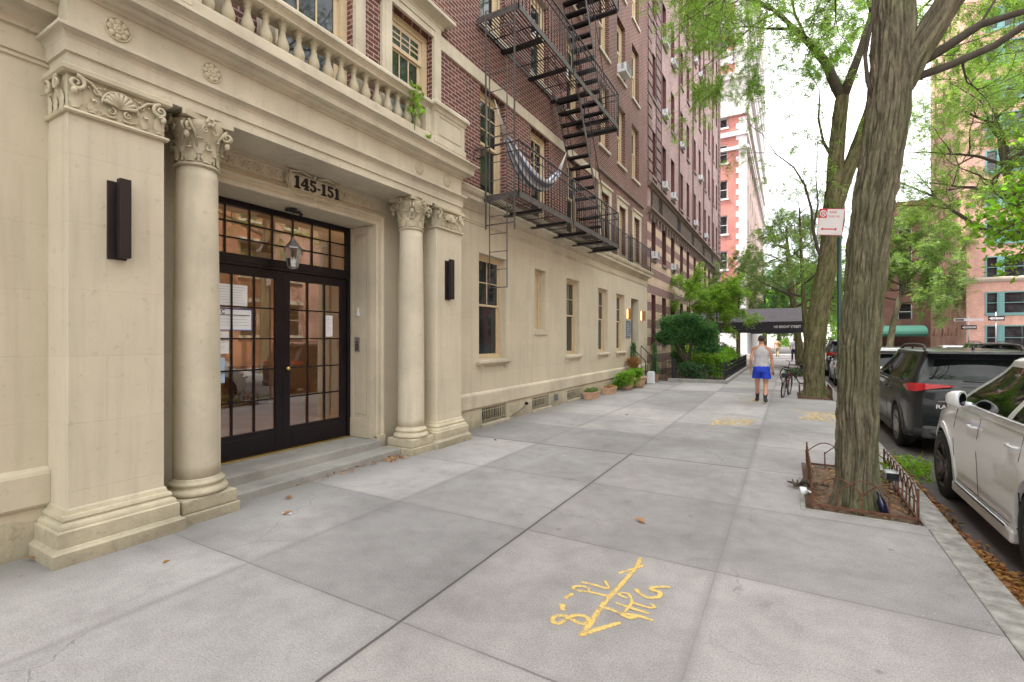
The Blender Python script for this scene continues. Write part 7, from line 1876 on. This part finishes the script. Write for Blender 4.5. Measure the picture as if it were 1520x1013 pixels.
    for sx in (-1,1):
        for wy_ in wb:
            w = MB(); tw = .115
            w.lathe([(wr*.66,-tw),(wr*.70,-tw-.004),(wr*.93,-tw),(wr*.985,-tw*.8),(wr,-tw*.55),(wr,tw*.55),(wr*.985,tw*.8),(wr*.93,tw),(wr*.70,tw+.004),(wr*.66,tw)], (0,0,0), 40, caps=False)
            Mx = Matrix.Translation((sx*(hwm-.125),wy_,wr)) @ Matrix.Rotation(pi/2*sx,4,'Y'); w.xf(Mx); tyre = build('wheel', w, m_rubber, t)
            w = MB(); w.lathe([(wr*.665,.10),(wr*.68,.118),(wr*.65,.112),(wr*.63,.05),(wr*.62,-.10)], (0,0,0), 40, caps=False); w.lathe([(0,.035),(wr*.2,.035),(wr*.20,.07),(wr*.12,.082),(0,.084)], (0,0,0), 20)
            for k in range(5):
                for dx in (-.09,.09):
                    a = 2*pi*k/5+dx*1.3; a2 = a+dx*.9; w.tube([(wr*.14*cos(a),wr*.14*sin(a),.07),(wr*.45*cos(a),wr*.45*sin(a),.092),(wr*.655*cos(a2),wr*.655*sin(a2),.100)], [.022,.017,.020], 6)
            w.xf(Mx); build('rim', w, rim or m_rims, tyre)
            w = MB(); w.lathe([(0,-.02),(wr*.5,-.02),(wr*.5,.0),(0,.0)], (0,0,0), 28); w.xf(Mx); build('brake_disc', w, m_irong, tyre)
    # mirrors and handles
    for sx in (-1,1):
        my = h2-1.68; mz = belt+.09; mx = hwm*.93
        mz -= .015; cm = V((sx*(mx+.105),my,mz)); RM = Matrix.Translation(cm) @ Matrix.Rotation(-sx*radians(56),4,'Z')
        w = MB(); nn_ = 20
        for (yy_, k_) in ((-.05,.90),(-.045,.97),(-.02,1.0),(.02,.93),(.055,.74),(.075,.45),(.08,.05)):
            for q_ in range(nn_):
                a_ = 2*pi*q_/nn_; ex = .55; w.v.append((.098*k_*abs(cos(a_))**ex*(1 if cos(a_)>0 else -1), yy_, .088*k_*abs(sin(a_))**ex*(1 if sin(a_)>0 else -1)))
        for i_ in range(6):
            for q_ in range(nn_): a0_ = i_*nn_+q_; b0_ = i_*nn_+(q_+1)%nn_; w.f.append((a0_,b0_,b0_+nn_,a0_+nn_)); w.sm.append(True)
        w.f.append(tuple(range(nn_))); w.sm.append(False); w.xf(RM)
        w.tube([(sx*(mx-.06),my+.03,mz-.07),(sx*(mx+.04),my+.02,mz-.05)], [.035,.028], 8); mo = build('wing_mirror', w, paint, t)
        w = MB(); w.sphere((0,-.052,0), 1, 16, 8, (.078,.004,.068)); w.xf(RM); build('mirror_glass', w, m_carglass, mo)
        for yd in (ydoor[1]+.14, ydoor[2]+.12 if suv else ydoor[2]+.2):
            w = MB(); x = sidex(yd, belt-.17)+.012; w.tube([(sx*(x-.01),yd-.10,belt-.165),(sx*(x+.022),yd-.07,belt-.165),(sx*(x+.022),yd+.07,belt-.165),(sx*(x-.01),yd+.10,belt-.165)], .014, 8); build('door_handle', w, paint, t)
    # rear and front details
    yb = -h2
    for sx in (-1,1):
        w = MB()
        if suv:
            z0, z1 = belt-.10, belt+.015
            pts = [(sx*hwm*.42,yb-.012),(sx*hwm*.74,yb-.006),(sx*hwm*.86,yb+.045),(sx*(hw(yb+.2)+.0),yb+.17),(sx*(hw(yb+.36)+.0),yb+.36)]
            zz0 = [z1-.035,z0+.03,z0-.01,z0,z1-.07]; zz1 = [z1-.01,z1+.005,z1+.01,z1+.0,z1-.03]
        else:
            pts = [(sx*hwm*.5,yb-.012),(sx*hwm*.74,yb+.0),(sx*hwm*.86,yb+.05),(sx*(hw(yb+.2)),yb+.18),(sx*(hw(yb+.34)),yb+.34)]; zz0 = [.72,.70,.70,.72,.80]; zz1 = [.86,.88,.88,.88,.87]
        V_ = []
        for (p, a, b) in zip(pts, zz0, zz1):
            o = .012; nx = sx*.7*o/.7; V_ += [(p[0]-sx*.03,p[1]+.03,a),(p[0]+nx,p[1]-.006,a),(p[0]+nx,p[1]-.006,b),(p[0]-sx*.03,p[1]+.03,b)]
        F_q = [(i*4+k,i*4+(k+1)%4,(i+1)*4+(k+1)%4,(i+1)*4+k) for i in range(4) for k in range(4)]+[(0,1,2,3),(19,18,17,16)]
        w.add(V_, F_q); build('tail_light', w, m_tail, t)
        w = MB(); yh = h2-.16; w.sphere((sx*hwm*.66,yh,zt(yh)-.13), 1, 14, 8, (.17,.16,.06)); build('headlight', w, m_chrome, t)
    w = MB(); w.box((-hwm*.40,h2-.06,.42),(hwm*.40,h2+.012,.66),.03); build('grille', w, m_black, t)
    w = MB(); w.box((-hwm*.80,yb-.035,.30),(hwm*.80,yb+.10,.50),.04)
    w.tube([(-hwm*.88,yb+.10,.40),(-hwm*.6,yb-.02,.40),(hwm*.6,yb-.02,.40),(hwm*.88,yb+.10,.40)], .06, 8); build('rear_bumper', w, m_clad, t)
    w = MB(); w.tube([(-hwm*.55,h2+.0,.30),(0,h2+.03,.30),(hwm*.55,h2+.0,.30)], .05, 8); build('front_bumper', w, m_clad if paint is not p_white else paint, t)
    pz = .76 if suv else .62
    w = MB(); w.box((-.155,yb-.018,pz-.07),(.155,yb-.008,pz+.07),.004); lp = build('licence_plate', w, m_sgw, t)
    if suv:
        w = MB(); zz = zr-.0; yy = yr(zr); w.prism([(yy+.12,zz+.03),(yy-.20,zz+.012),(yy-.21,zz-.015),(yy-.02,zz-.05),(yy+.12,zz-.02)], 'x', -hwm*.66, hwm*.66); build('spoiler', w, paint, t)
        w = MB(); w.tube([(-.25,yb+.01,belt+.075),(0,yb-.0,belt+.07),(.1,yb+.02,belt+.075)], .010, 5); build('rear_wiper', w, m_black, t)
        w = MB(); w.tube([(-.55,yb-.012,pz+.13),(.55,yb-.012,pz+.13)], .016, 6); build('tailgate_trim', w, m_chrome if paint is p_grey else paint, t)
    w = MB(); w.prism([(yr(zr)+.24,H-.03),(yr(zr)+.12,H+.045),(yr(zr)+.08,H-.03)], 'x', -.012, .012); build('antenna_fin', w, m_black, t)
    if rails:
        for sx in (-1,1):
            w = MB(); a, b = yr(zr)+.15, yf(zr)-.10; x = sx*wg(zr)*.90; w.tube([(x,a,H-.035),(x,a+.10,H+.045),(x,a+.3,H+.065),(x,(a+b)/2,H+.07),(x,b-.3,H+.055),(x,b,H-.04)], .018, 6)
            for q in (a+.1,(a+b)/2,b-.15): w.tube([(x,q,H-.03),(x,q,H+.06)], .016, 5)
            build('roof_rail', w, m_irong if paint is not p_white else m_chrome, t)
    if badge: text_obj(badge, .085, m_sgw, t, (-hwm*.62,yb-.010,.80), (1,0,0), (0,0,1), .004, 'LEFT', bold=.001, sx=1.25)
    return t
make_car('pearl white crossover parked at the near right edge with its mirror folded out', (1.54+.945,6.05,SZ), p_white, L=4.55, W=1.89, H=1.70, wb=(-1.15,1.39), wr=.385, belt=1.15, rim=m_rimd, rails=True, yd_=[.93,.16,-.80])
make_car('charcoal grey crossover with red tail lights and grey wheel arches ahead of the white car', (1.60+.925,12.02,SZ), p_grey, L=4.60, W=1.85, H=1.685, wb=(-1.38,1.31), wr=.365, belt=1.13, rim=m_rims, badge='RAV4')
make_car('silver crossover parked in front of the charcoal one', (1.56+.92,17.4,SZ), p_silver, L=4.55, W=1.84, H=1.62, wb=(-1.35,1.33), wr=.35, belt=1.06, rails=False, clad=False)
make_car('silver sedan with round red tail lights seen between the second tree and the sign pole', (1.55+.89,24.3,SZ), p_silver, L=4.7, W=1.82, H=1.45, suv=False, wb=(-1.38,1.42), wr=.33, belt=.94, rails=False, clad=False)
make_car('dark sport utility car parked ahead of the silver sedan', (1.52+.93,30.2,SZ), p_black, L=4.8, W=1.9, H=1.78, wb=(-1.4,1.45), wr=.38, belt=1.16, rails=True)
make_car('white car parked fifth along the left kerb past the long canopy', (1.55+.9,36.2,SZ), p_white, L=4.6, W=1.82, H=1.5, suv=False, wb=(-1.35,1.4), wr=.33, belt=.95, rails=False, clad=False)
make_car('grey car last on the left kerb before the side street', (1.55+.9,42.0,SZ), p_grey, L=4.6, W=1.82, H=1.6, wb=(-1.35,1.35), wr=.35, belt=1.05, rails=False)
G3 = 'cars parked along the right kerb'
for y, pt, s_, nm in ((34.5,p_black,True,'black crossover at the right kerb nearest to us'),(40.3,p_silver,False,'silver sedan at the right kerb before the corner')):
    make_car(nm, (8.9,y,SZ), pt, suv=s_, H=1.66 if s_ else 1.45, belt=1.08 if s_ else .94, wr=.35, rails=s_, group=G3)
# ------------------------------------------------------------ bicycle
def bicycle(loc, rz, label):
    t = thing('bicycle', label, 'bicycle', loc, world=False); t.rotation_euler = (0, radians(6), rz); t.scale = (.86,.86,.86); r = .33
    for y in (-.50,.52):
        w = MB(); w.tube([(0,y+r*cos(2*pi*i/40),r+r*sin(2*pi*i/40)) for i in range(41)], .022, 7); o = build('wheel', w, m_rubber, t)
        w = MB(); w.tube([(0,y+(r-.03)*cos(2*pi*i/40),r+(r-.03)*sin(2*pi*i/40)) for i in range(41)], .011, 5)
        for k in range(18): a = 2*pi*k/18; w.tube([(.02*(-1)**k,y,r),(0,y+(r-.035)*cos(a),r+(r-.035)*sin(a))], .0018, 3)
        w.tube([(-.05,y,r),(.05,y,r)], .018, 8); build('rim', w, m_steel, o)
    w = MB(); bb = (0,-.05,.28); st_ = (0,-.20,.80); hd = (0,.34,.80); hb = (0,.37,.68)
    for a, b, q in ((bb,st_,.016),(st_,hd,.016),(bb,hb,.02),(hd,hb,.02)): w.tube([a,b], q, 8)
    for sx in (-.045,.045): w.tube([(sx,-.50,r),(0,-.19,.74)], .009, 6); w.tube([(sx,-.50,r),(0,-.05,.28)], .010, 6); w.tube([(sx,.52,r),(sx*.9,.40,.60),(0,.37,.68)], .012, 6)
    build('frame', w, plain('red_black_bike_paint',(.09,.012,.015),.35,coat=.5), t)
    w = MB(); w.tube([(0,-.20,.78),(0,-.23,.90)], .013, 8); w.prism([(-.05,.02),(.05,.02)]*0 or [(-.09,-.36),(.09,-.36),(.07,-.26),(.02,-.10),(-.02,-.10),(-.07,-.26)], 'z', .90, .95); build('saddle', w, m_black, t)
    w = MB(); w.tube([(0,.34,.80),(0,.32,.95)], .014, 8); w.tube([(-.28,.22,.98),(-.22,.32,.99),(0,.36,.96),(.22,.32,.99),(.28,.22,.98)], .013, 7); build('handlebar', w, m_black, t)
    w = MB(); w.lathe([(.0,-.006),(.085,-.006),(.085,.006),(0,.006)], (0,0,0), 24); w.xf(Matrix.Translation((.05,-.05,.28)) @ Matrix.Rotation(pi/2,4,'Y')); w.tube([(.06,-.05,.28),(.07,.03,.13)], .010, 6); w.box((.06,-.01,.115),(.15,.07,.135)); w.tube([(-.06,-.05,.28),(-.07,-.13,.43)], .010, 6); w.box((-.15,-.17,.42),(-.06,-.09,.44)); build('crank', w, m_irong, t)
    w = MB(); w.box((-.11,-.62,.66),(.11,-.34,.675),.004); w.tube([(-.09,-.60,.66),(-.05,-.52,.35)], .006, 5); w.tube([(.09,-.60,.66),(.05,-.52,.35)], .006, 5); w.box((-.10,-.60,.69),(.10,-.38,.82),.02); build('rear_bag', w, m_rubber, t)
    w = MB(); w.tube([(0,-.50+.35*cos(a),.33+.36*sin(a)) for a in [radians(20+14*i) for i in range(10)]], .024, 6); build('mudguard', w, m_steel, t)
    return t
bicycle((-.10,16.45,0), radians(-10), 'parked bicycle with red and black frame beside the second tree guard')
bicycle((.12,21.6,0), radians(40), 'second bicycle leaning farther along the pavement beyond the walking man')
# ------------------------------------------------------------ corner street signs
def sign_pole(x, y, label, items, grp=None, hp=4.0):
    t = thing('street_sign', label, 'street sign', (x,y,0), grp); w = MB(); w.tube([(x,y,0),(x,y,hp)], .05, 8); build('pole', w, m_steel, t)
    for (z, wd, hh_, txt, dr) in items:
        w = MB(); w.box((x-wd/2,y-.09,z-hh_/2),(x+wd/2,y-.07,z+hh_/2)); s_ = build('sign_plate', w, m_black, t)
        w = MB(); a = hh_*.34; b = wd*.44; q = [(-b,0),(-b+a*1.5,a),(-b+a*1.5,a*.62),(b,a*.62),(b,-a*.62),(-b+a*1.5,-a*.62),(-b+a*1.5,-a)]
        w.add([(x+p[0],y-.093,z+p[1]) for p in q], [tuple(range(7))]); build('arrow', w, m_sgw, s_, fix=False)
        text_obj(txt, hh_*.42, m_black, s_, (x+.04,y-.096,z), (1,0,0), (0,0,1), .001)
    return t
sign_pole(15.4, 56.8, 'black and white one way arrow sign on a pole against the corner building', [(3.45,1.05,.40,'ONE WAY',1)], 'one way signs at the corner')
t = sign_pole(12.6, 52.5, 'lower one way arrow sign with street name blades above it', [(2.62,.95,.34,'ONE WAY',1)], 'one way signs at the corner', 3.5)
w = MB(); w.box((11.7,52.42,3.12),(13.5,52.44,3.34)); b_ = build('name_blade', w, m_sgw, t); w = MB(); w.box((11.75,52.41,3.17),(12.3,52.419,3.29)); build('name_print', w, m_black, b_)
# ------------------------------------------------------------ people
def skin(name, chains, mat, parent, sub=2, root=0, fac=1.0):
    """chains: list of ([(x,y,z,r)...]) whose first point may coincide with an existing one"""
    vs = []; es = []; rs_ = []
    def idx(p):
        for i, q in enumerate(vs):
            if (V(q)-V(p[:3])).length < 1e-4: return i
        vs.append(tuple(p[:3])); rs_.append(p[3] if len(p) > 3 else .03); return len(vs)-1
    for ch in chains:
        ids = [idx(p) for p in ch]
        for a, b in zip(ids, ids[1:]): es.append((a,b))
    me = bpy.data.meshes.new(name); me.from_pydata(vs, es, []); o = bpy.data.objects.new(name, me); COL.objects.link(o)
    o.modifiers.new('skin','SKIN'); me = o.data
    if not me.skin_vertices: pass
    for i, sv in enumerate(me.skin_vertices[0].data):
        r = rs_[i]; sv.radius = (r, r) if not hasattr(r,'__len__') else r; sv.use_root = (i == root)
    s = o.modifiers.new('sub','SUBSURF'); s.levels = sub; s.render_levels = sub
    bpy.context.view_layer.update()
    m2 = bpy.data.meshes.new_from_object(o.evaluated_get(bpy.context.evaluated_depsgraph_get())); bpy.data.objects.remove(o)
    m2.name = name; m2.materials.clear(); m2.materials.append(mat); m2.polygons.foreach_set('use_smooth', [True]*len(m2.polygons))
    o = bpy.data.objects.new(name, m2); COL.objects.link(o)
    if parent: o.parent = parent; OFF[o.name] = V((0,0,0))
    return o
m_skin = plain('sun_tanned_skin', (.52,.27,.185), .55, var=.08, vscale=9); m_hair = plain('short_dark_hair', (.035,.022,.018), .7, var=.3, vscale=60, bstr=.5, bscale=200)
m_tank = plain('light_grey_tank_cloth', (.50,.50,.52), .9, var=.08, vscale=12, bstr=.3, bscale=30); m_short = plain('bright_blue_shorts_cloth', (.012,.05,.52), .75, var=.25, vscale=10, bstr=.3, bscale=20)
m_sock = plain('black_sock', (.02,.02,.022), .9); m_shoe = plain('black_running_shoe', (.03,.03,.034), .6)
def ellipse_loft(mb, rows, n=24):
    """rows: (cx, cy, z, rx, ry)"""
    vs = [(cx+rx*cos(2*pi*k/n), cy+ry*sin(2*pi*k/n), z) for (cx,cy,z,rx,ry) in rows for k in range(n)]
    fs = [(i*n+k,i*n+(k+1)%n,(i+1)*n+(k+1)%n,(i+1)*n+k) for i in range(len(rows)-1) for k in range(n)]
    mb.add(vs, fs, True)
def person(label, loc, rz, h=1.78, top=m_tank, bottom=m_short, shortleg=True, sleeveless=True, group=None, skinm=m_skin, walk=1.0, extra=True):
    t = thing('person', label, 'person', loc, group, world=False); t.rotation_euler = (0,0,rz); k = h/1.78; t.scale = (k,k,k)
    # facing +Y; left leg forward (local -x is the left side)
    hipL, hipR = (-.095,0,.93), (.095,0,.93)
    kneeL, kneeR = (-.10,.10*walk,.50), (.10,.02*walk,.495)
    ankL, ankR = (-.10,.16*walk,.085), (.09,-.16*walk,.115)
    pel = (0,0,.97,.125)
    ch = [[pel,(0,.0,1.08,(.14,.10)),(0,.0,1.22,(.15,.105)),(0,.0,1.36,(.165,.11)),(0,-.01,1.455,(.10,.085)),(0,.0,1.52,.058),(0,.012,1.575,.056),(0,.02,1.64,(.075,.088)),(0,.02,1.715,(.078,.092)),(0,.01,1.765,.045)]]
    for s, hip, kn, an in ((-1,hipL,kneeL,ankL),(1,hipR,kneeR,ankR)):
        ch.append([pel,(hip[0],hip[1],.91,.095),((hip[0]+kn[0])/2,(hip[1]+kn[1])/2,.72,.085),(*kn,.056),((kn[0]+an[0])/2,(kn[1]+an[1])/2-.02,.34,.056),(an[0],an[1],an[2]+.07,.036),(*an,.038),(an[0]+s*.01,an[1]+.12,.045,.036),(an[0]+s*.012,an[1]+.17,.035,.025)])
        sh = (s*.185,-.005,1.425,.062); sw = -s*.10*walk
        el = (s*.245,-.03-sw*.3,1.14,.042); wr_ = (s*.262,.06+sw*.2,.90,.027); pm = (s*.268,.085+sw*.2,.84,(.022,.036))
        ch.append([(0,-.01,1.455,(.10,.085)),(s*.10,-.01,1.45,.075),sh,(s*.218,-.02,1.29,.050),el,(s*.258,.01,1.03,.040),wr_,pm])
        for q, (dy, ln) in enumerate(((-.028,.07),(-.009,.082),(.010,.078),(.028,.062))):
            ch.append([pm,(s*.268,pm[1]+dy,.80,.010),(s*.264,pm[1]+dy+.006,.80-ln*.5,.0088),(s*.252,pm[1]+dy+.014,.80-ln,.0078)])
        ch.append([pm,(s*.255,pm[1]+.045,.83,.011),(s*.242,pm[1]+.062,.795,.009)])
    skin('body', ch, skinm, t, 2)
    mb = MB(); mb.sphere((0,.004,1.700), 1, 20, 14, (.083,.097,.092)); 
    kf = [(f_, s_) for f_, s_ in zip(mb.f, mb.sm) if (lambda c: c.z > (1.635 if c.y < -.02 else 1.635+(c.y+.02)*1.25))(sum((V(mb.v[i]) for i in f_), V())/len(f_))]; mb.f = [k_[0] for k_ in kf]; mb.sm = [k_[1] for k_ in kf]
    build('hair', mb, m_hair, t, fix=False)
    mb = MB(); mb.sphere((0,.122,1.655), 1, 8, 6, (.014,.02,.02))
    for s in (-1,1): mb.sphere((s*.085,.015,1.655), 1, 10, 6, (.012,.022,.032))
    build('nose_and_ears', mb, skinm, t)
    mb = MB()
    for s in (-1,1): mb.sphere((s*.032,.103,1.685), .012, 8, 6)
    build('eyes', mb, m_dark, t)
    mb = MB(); mb.box((-.024,.103,1.612),(.024,.112,1.620),.003); build('mouth', mb, plain('lips',(.40,.14,.12),.5), t)
    mb = MB(); rows = [(0,0,.93,.185,.135),(0,0,.99,.182,.135),(0,0,1.08,.170,.128),(0,0,1.18,.168,.128),(0,-.003,1.28,.180,.135),(0,-.005,1.36,.178,.135),(0,-.008,1.42,.150,.120),(0,-.008,1.475,.115,.098),(0,-.004,1.505,.088,.080)]
    if not sleeveless:
        rows = [(0,0,.90,.195,.145)]+rows[1:5]+[(0,-.005,1.36,.20,.14),(0,-.008,1.44,.18,.12),(0,-.004,1.505,.085,.08)]
    rows = [tuple(a_+(b_2-a_)*k_/3 for a_, b_2 in zip(r0_, r1_)) for r0_, r1_ in zip(rows, rows[1:]) for k_ in range(3)]+[rows[-1]]; ellipse_loft(mb, rows, 40)
    mb.v = [(x*(1+.05*noise.noise(V((z*9,y*7,2)))), y*(1+.10*noise.noise(V((x*16,3,z*13)))+.05*noise.noise(V((x*40,7,z*9)))), z) for x,y,z in mb.v]
    o = build('shirt', mb, top, t, fix=False)
    if not sleeveless:
        for s in (-1,1): m3 = MB(); m3.tube([(s*.15,-.01,1.44),(s*.215,-.015,1.36),(s*.25,-.022,1.23)], [.085,.078,.07], 14, caps=False); build('sleeve', m3, top, t, fix=False)
    mb = MB(); ellipse_loft(mb, [(0,0,1.0,.170,.122),(0,0,.95,.188,.142),(0,0,.88,.198,.150),(0,0,.82,.19,.145)], 24)
    zl = .66 if shortleg else .10
    for s, hip, kn, an in ((-1,hipL,kneeL,ankL),(1,hipR,kneeR,ankR)):
        if shortleg: ellipse_loft(mb, [(s*.085,0,.90,.112,.125),(s*.10,kn[1]*.25,.80,.118,.128),(s*.108,kn[1]*.5,.70,.122,.13),(s*.110,kn[1]*.6,.64,.128,.134)], 20)
        else: ellipse_loft(mb, [(s*.085,0,.90,.11,.125),(kn[0],kn[1]*.6,.68,.10,.11),(kn[0],kn[1],.48,.075,.085),((kn[0]+an[0])/2,(kn[1]+an[1])/2-.02,.30,.07,.08),(an[0],an[1],.12,.06,.07)], 18)
    mb.v = [(x*(1+.03*noise.noise(V((x*20,z*18,2)))), y*(1+.09*noise.noise(V((x*26,z*12,5)))), z) for x,y,z in mb.v]
    build('shorts' if shortleg else 'trousers', mb, bottom, t, fix=False)
    for s, kn, an in ((-1,kneeL,ankL),(1,kneeR,ankR)):
        if shortleg:
            mb = MB(); mid = ((kn[0]+an[0])/2,(kn[1]+an[1])/2-.02,.34); q = V(an).lerp(V(mid), .55); mb.tube([V(an)+V((0,0,-.02)),V(an)+V((0,0,.06)),q], [.046,.042,.054], 14, caps=False); build('sock', mb, m_sock, t, fix=False)
        mb = MB(); zz = an[2]-.085; mb.sphere((an[0]+s*.01,an[1]+.07,.055+zz), 1, 16, 10, (.053,.150,.055)); mb.v = [(x,y,max(z,.004+zz*.9)) for x,y,z in mb.v]; mb.sphere((an[0],an[1]-.01,.075+zz),1,12,8,(.048,.055,.05)); build('shoe', mb, m_shoe, t)
    return t
p_ = person('man in grey tank top and bright blue shorts walking away along the pavement', (-.65,14.49,0), radians(2), walk=1.7)
mb = MB(); mb.sphere((-.65+.266,14.49+.12,.79), 1, 10, 8, (.035,.05,.07)); tag(build('held_bag', mb, m_black), 'small dark pouch held in the right hand of the walking man', 'pouch')
person('far pedestrian in white top and dark trousers seen under the long canopy', (.30,43.0,0), radians(10), 1.72, top=plain('white_shirt_cloth',(.72,.72,.76),.9), bottom=plain('navy_trouser_cloth',(.03,.025,.07),.9), shortleg=False, sleeveless=False)
person('farther pedestrian in pink top beside the one in white', (.85,46.3,0), radians(170), 1.62, top=plain('pink_shirt_cloth',(.62,.25,.42),.9), bottom=plain('dark_trouser_cloth',(.06,.05,.08),.9), shortleg=False, sleeveless=False)
person('distant pedestrian in tan clothes near the white frontage', (-1.0,52.0,0), radians(-10), 1.7, top=plain('tan_shirt_cloth',(.45,.27,.16),.9), bottom=plain('beige_trouser_cloth',(.4,.32,.22),.9), shortleg=False, sleeveless=False)
# ------------------------------------------------------------ camera, light
cam = bpy.data.cameras.new('camera'); co = bpy.data.objects.new('camera', cam); COL.objects.link(co)
cam.sensor_width = 36.0; cam.sensor_fit = 'HORIZONTAL'; cam.lens = F_/1520*36.0; cam.shift_y = -0.0023; cam.clip_start = .05; cam.clip_end = 2000
co.location = (0,0,H_); co.rotation_euler = (pi/2, 0, A_); SC.camera = co
W = bpy.data.worlds.new('World'); SC.world = W; W.use_nodes = True; nt = W.node_tree; nt.nodes.clear()
out = nn(nt, 'ShaderNodeOutputWorld'); bg = nn(nt, 'ShaderNodeBackground'); sky = nn(nt, 'ShaderNodeTexSky'); sky.sky_type = 'NISHITA'; sky.sun_disc = False
SUN_EL, SUN_AZ = radians(57), radians(250)      # azimuth clockwise from +Y
sky.sun_elevation = SUN_EL; sky.sun_rotation = SUN_AZ; sky.dust_density = 2.5; sky.air_density = 1.0; sky.ozone_density = 1.0
tc = nn(nt, 'ShaderNodeTexCoord')
n1 = noi(nt, tc.outputs['Generated'], 2.2, 7, .6, .3); cl = ramp(nt, n1, [(.33, .15), (.60, 1.0)])
hs = nn(nt, 'ShaderNodeHueSaturation'); hs.inputs['Saturation'].default_value = .55; nt.links.new(sky.outputs[0], hs.inputs['Color'])
mx = mixc(nt, mth(nt, 'MULTIPLY', cl, .82), hs.outputs[0], (16.0,15.7,15.3))
nt.links.new(mx, bg.inputs[0]); bg.inputs[1].default_value = .12; nt.links.new(bg.outputs[0], out.inputs[0])
sl = bpy.data.lights.new('sun','SUN'); sl.energy = 3.1; sl.angle = radians(1.5); sl.color = (1.0,.94,.85); so = bpy.data.objects.new('sun', sl); COL.objects.link(so)
sd = V((sin(SUN_AZ)*cos(SUN_EL), cos(SUN_AZ)*cos(SUN_EL), sin(SUN_EL))); so.rotation_euler = sd.to_track_quat('Z','Y').to_euler(); so.location = (10,-5,40)
SC.view_settings.view_transform = 'Standard'; SC.view_settings.look = 'None'; SC.view_settings.gamma = 1.0; SC.view_settings.use_curve_mapping = False
SC.view_settings.exposure = 1.55
SC.cycles.max_bounces = 7; SC.cycles.diffuse_bounces = 4; SC.cycles.glossy_bounces = 4; SC.cycles.transparent_max_bounces = 12; SC.cycles.transmission_bounces = 4
SC.render.film_transparent = False
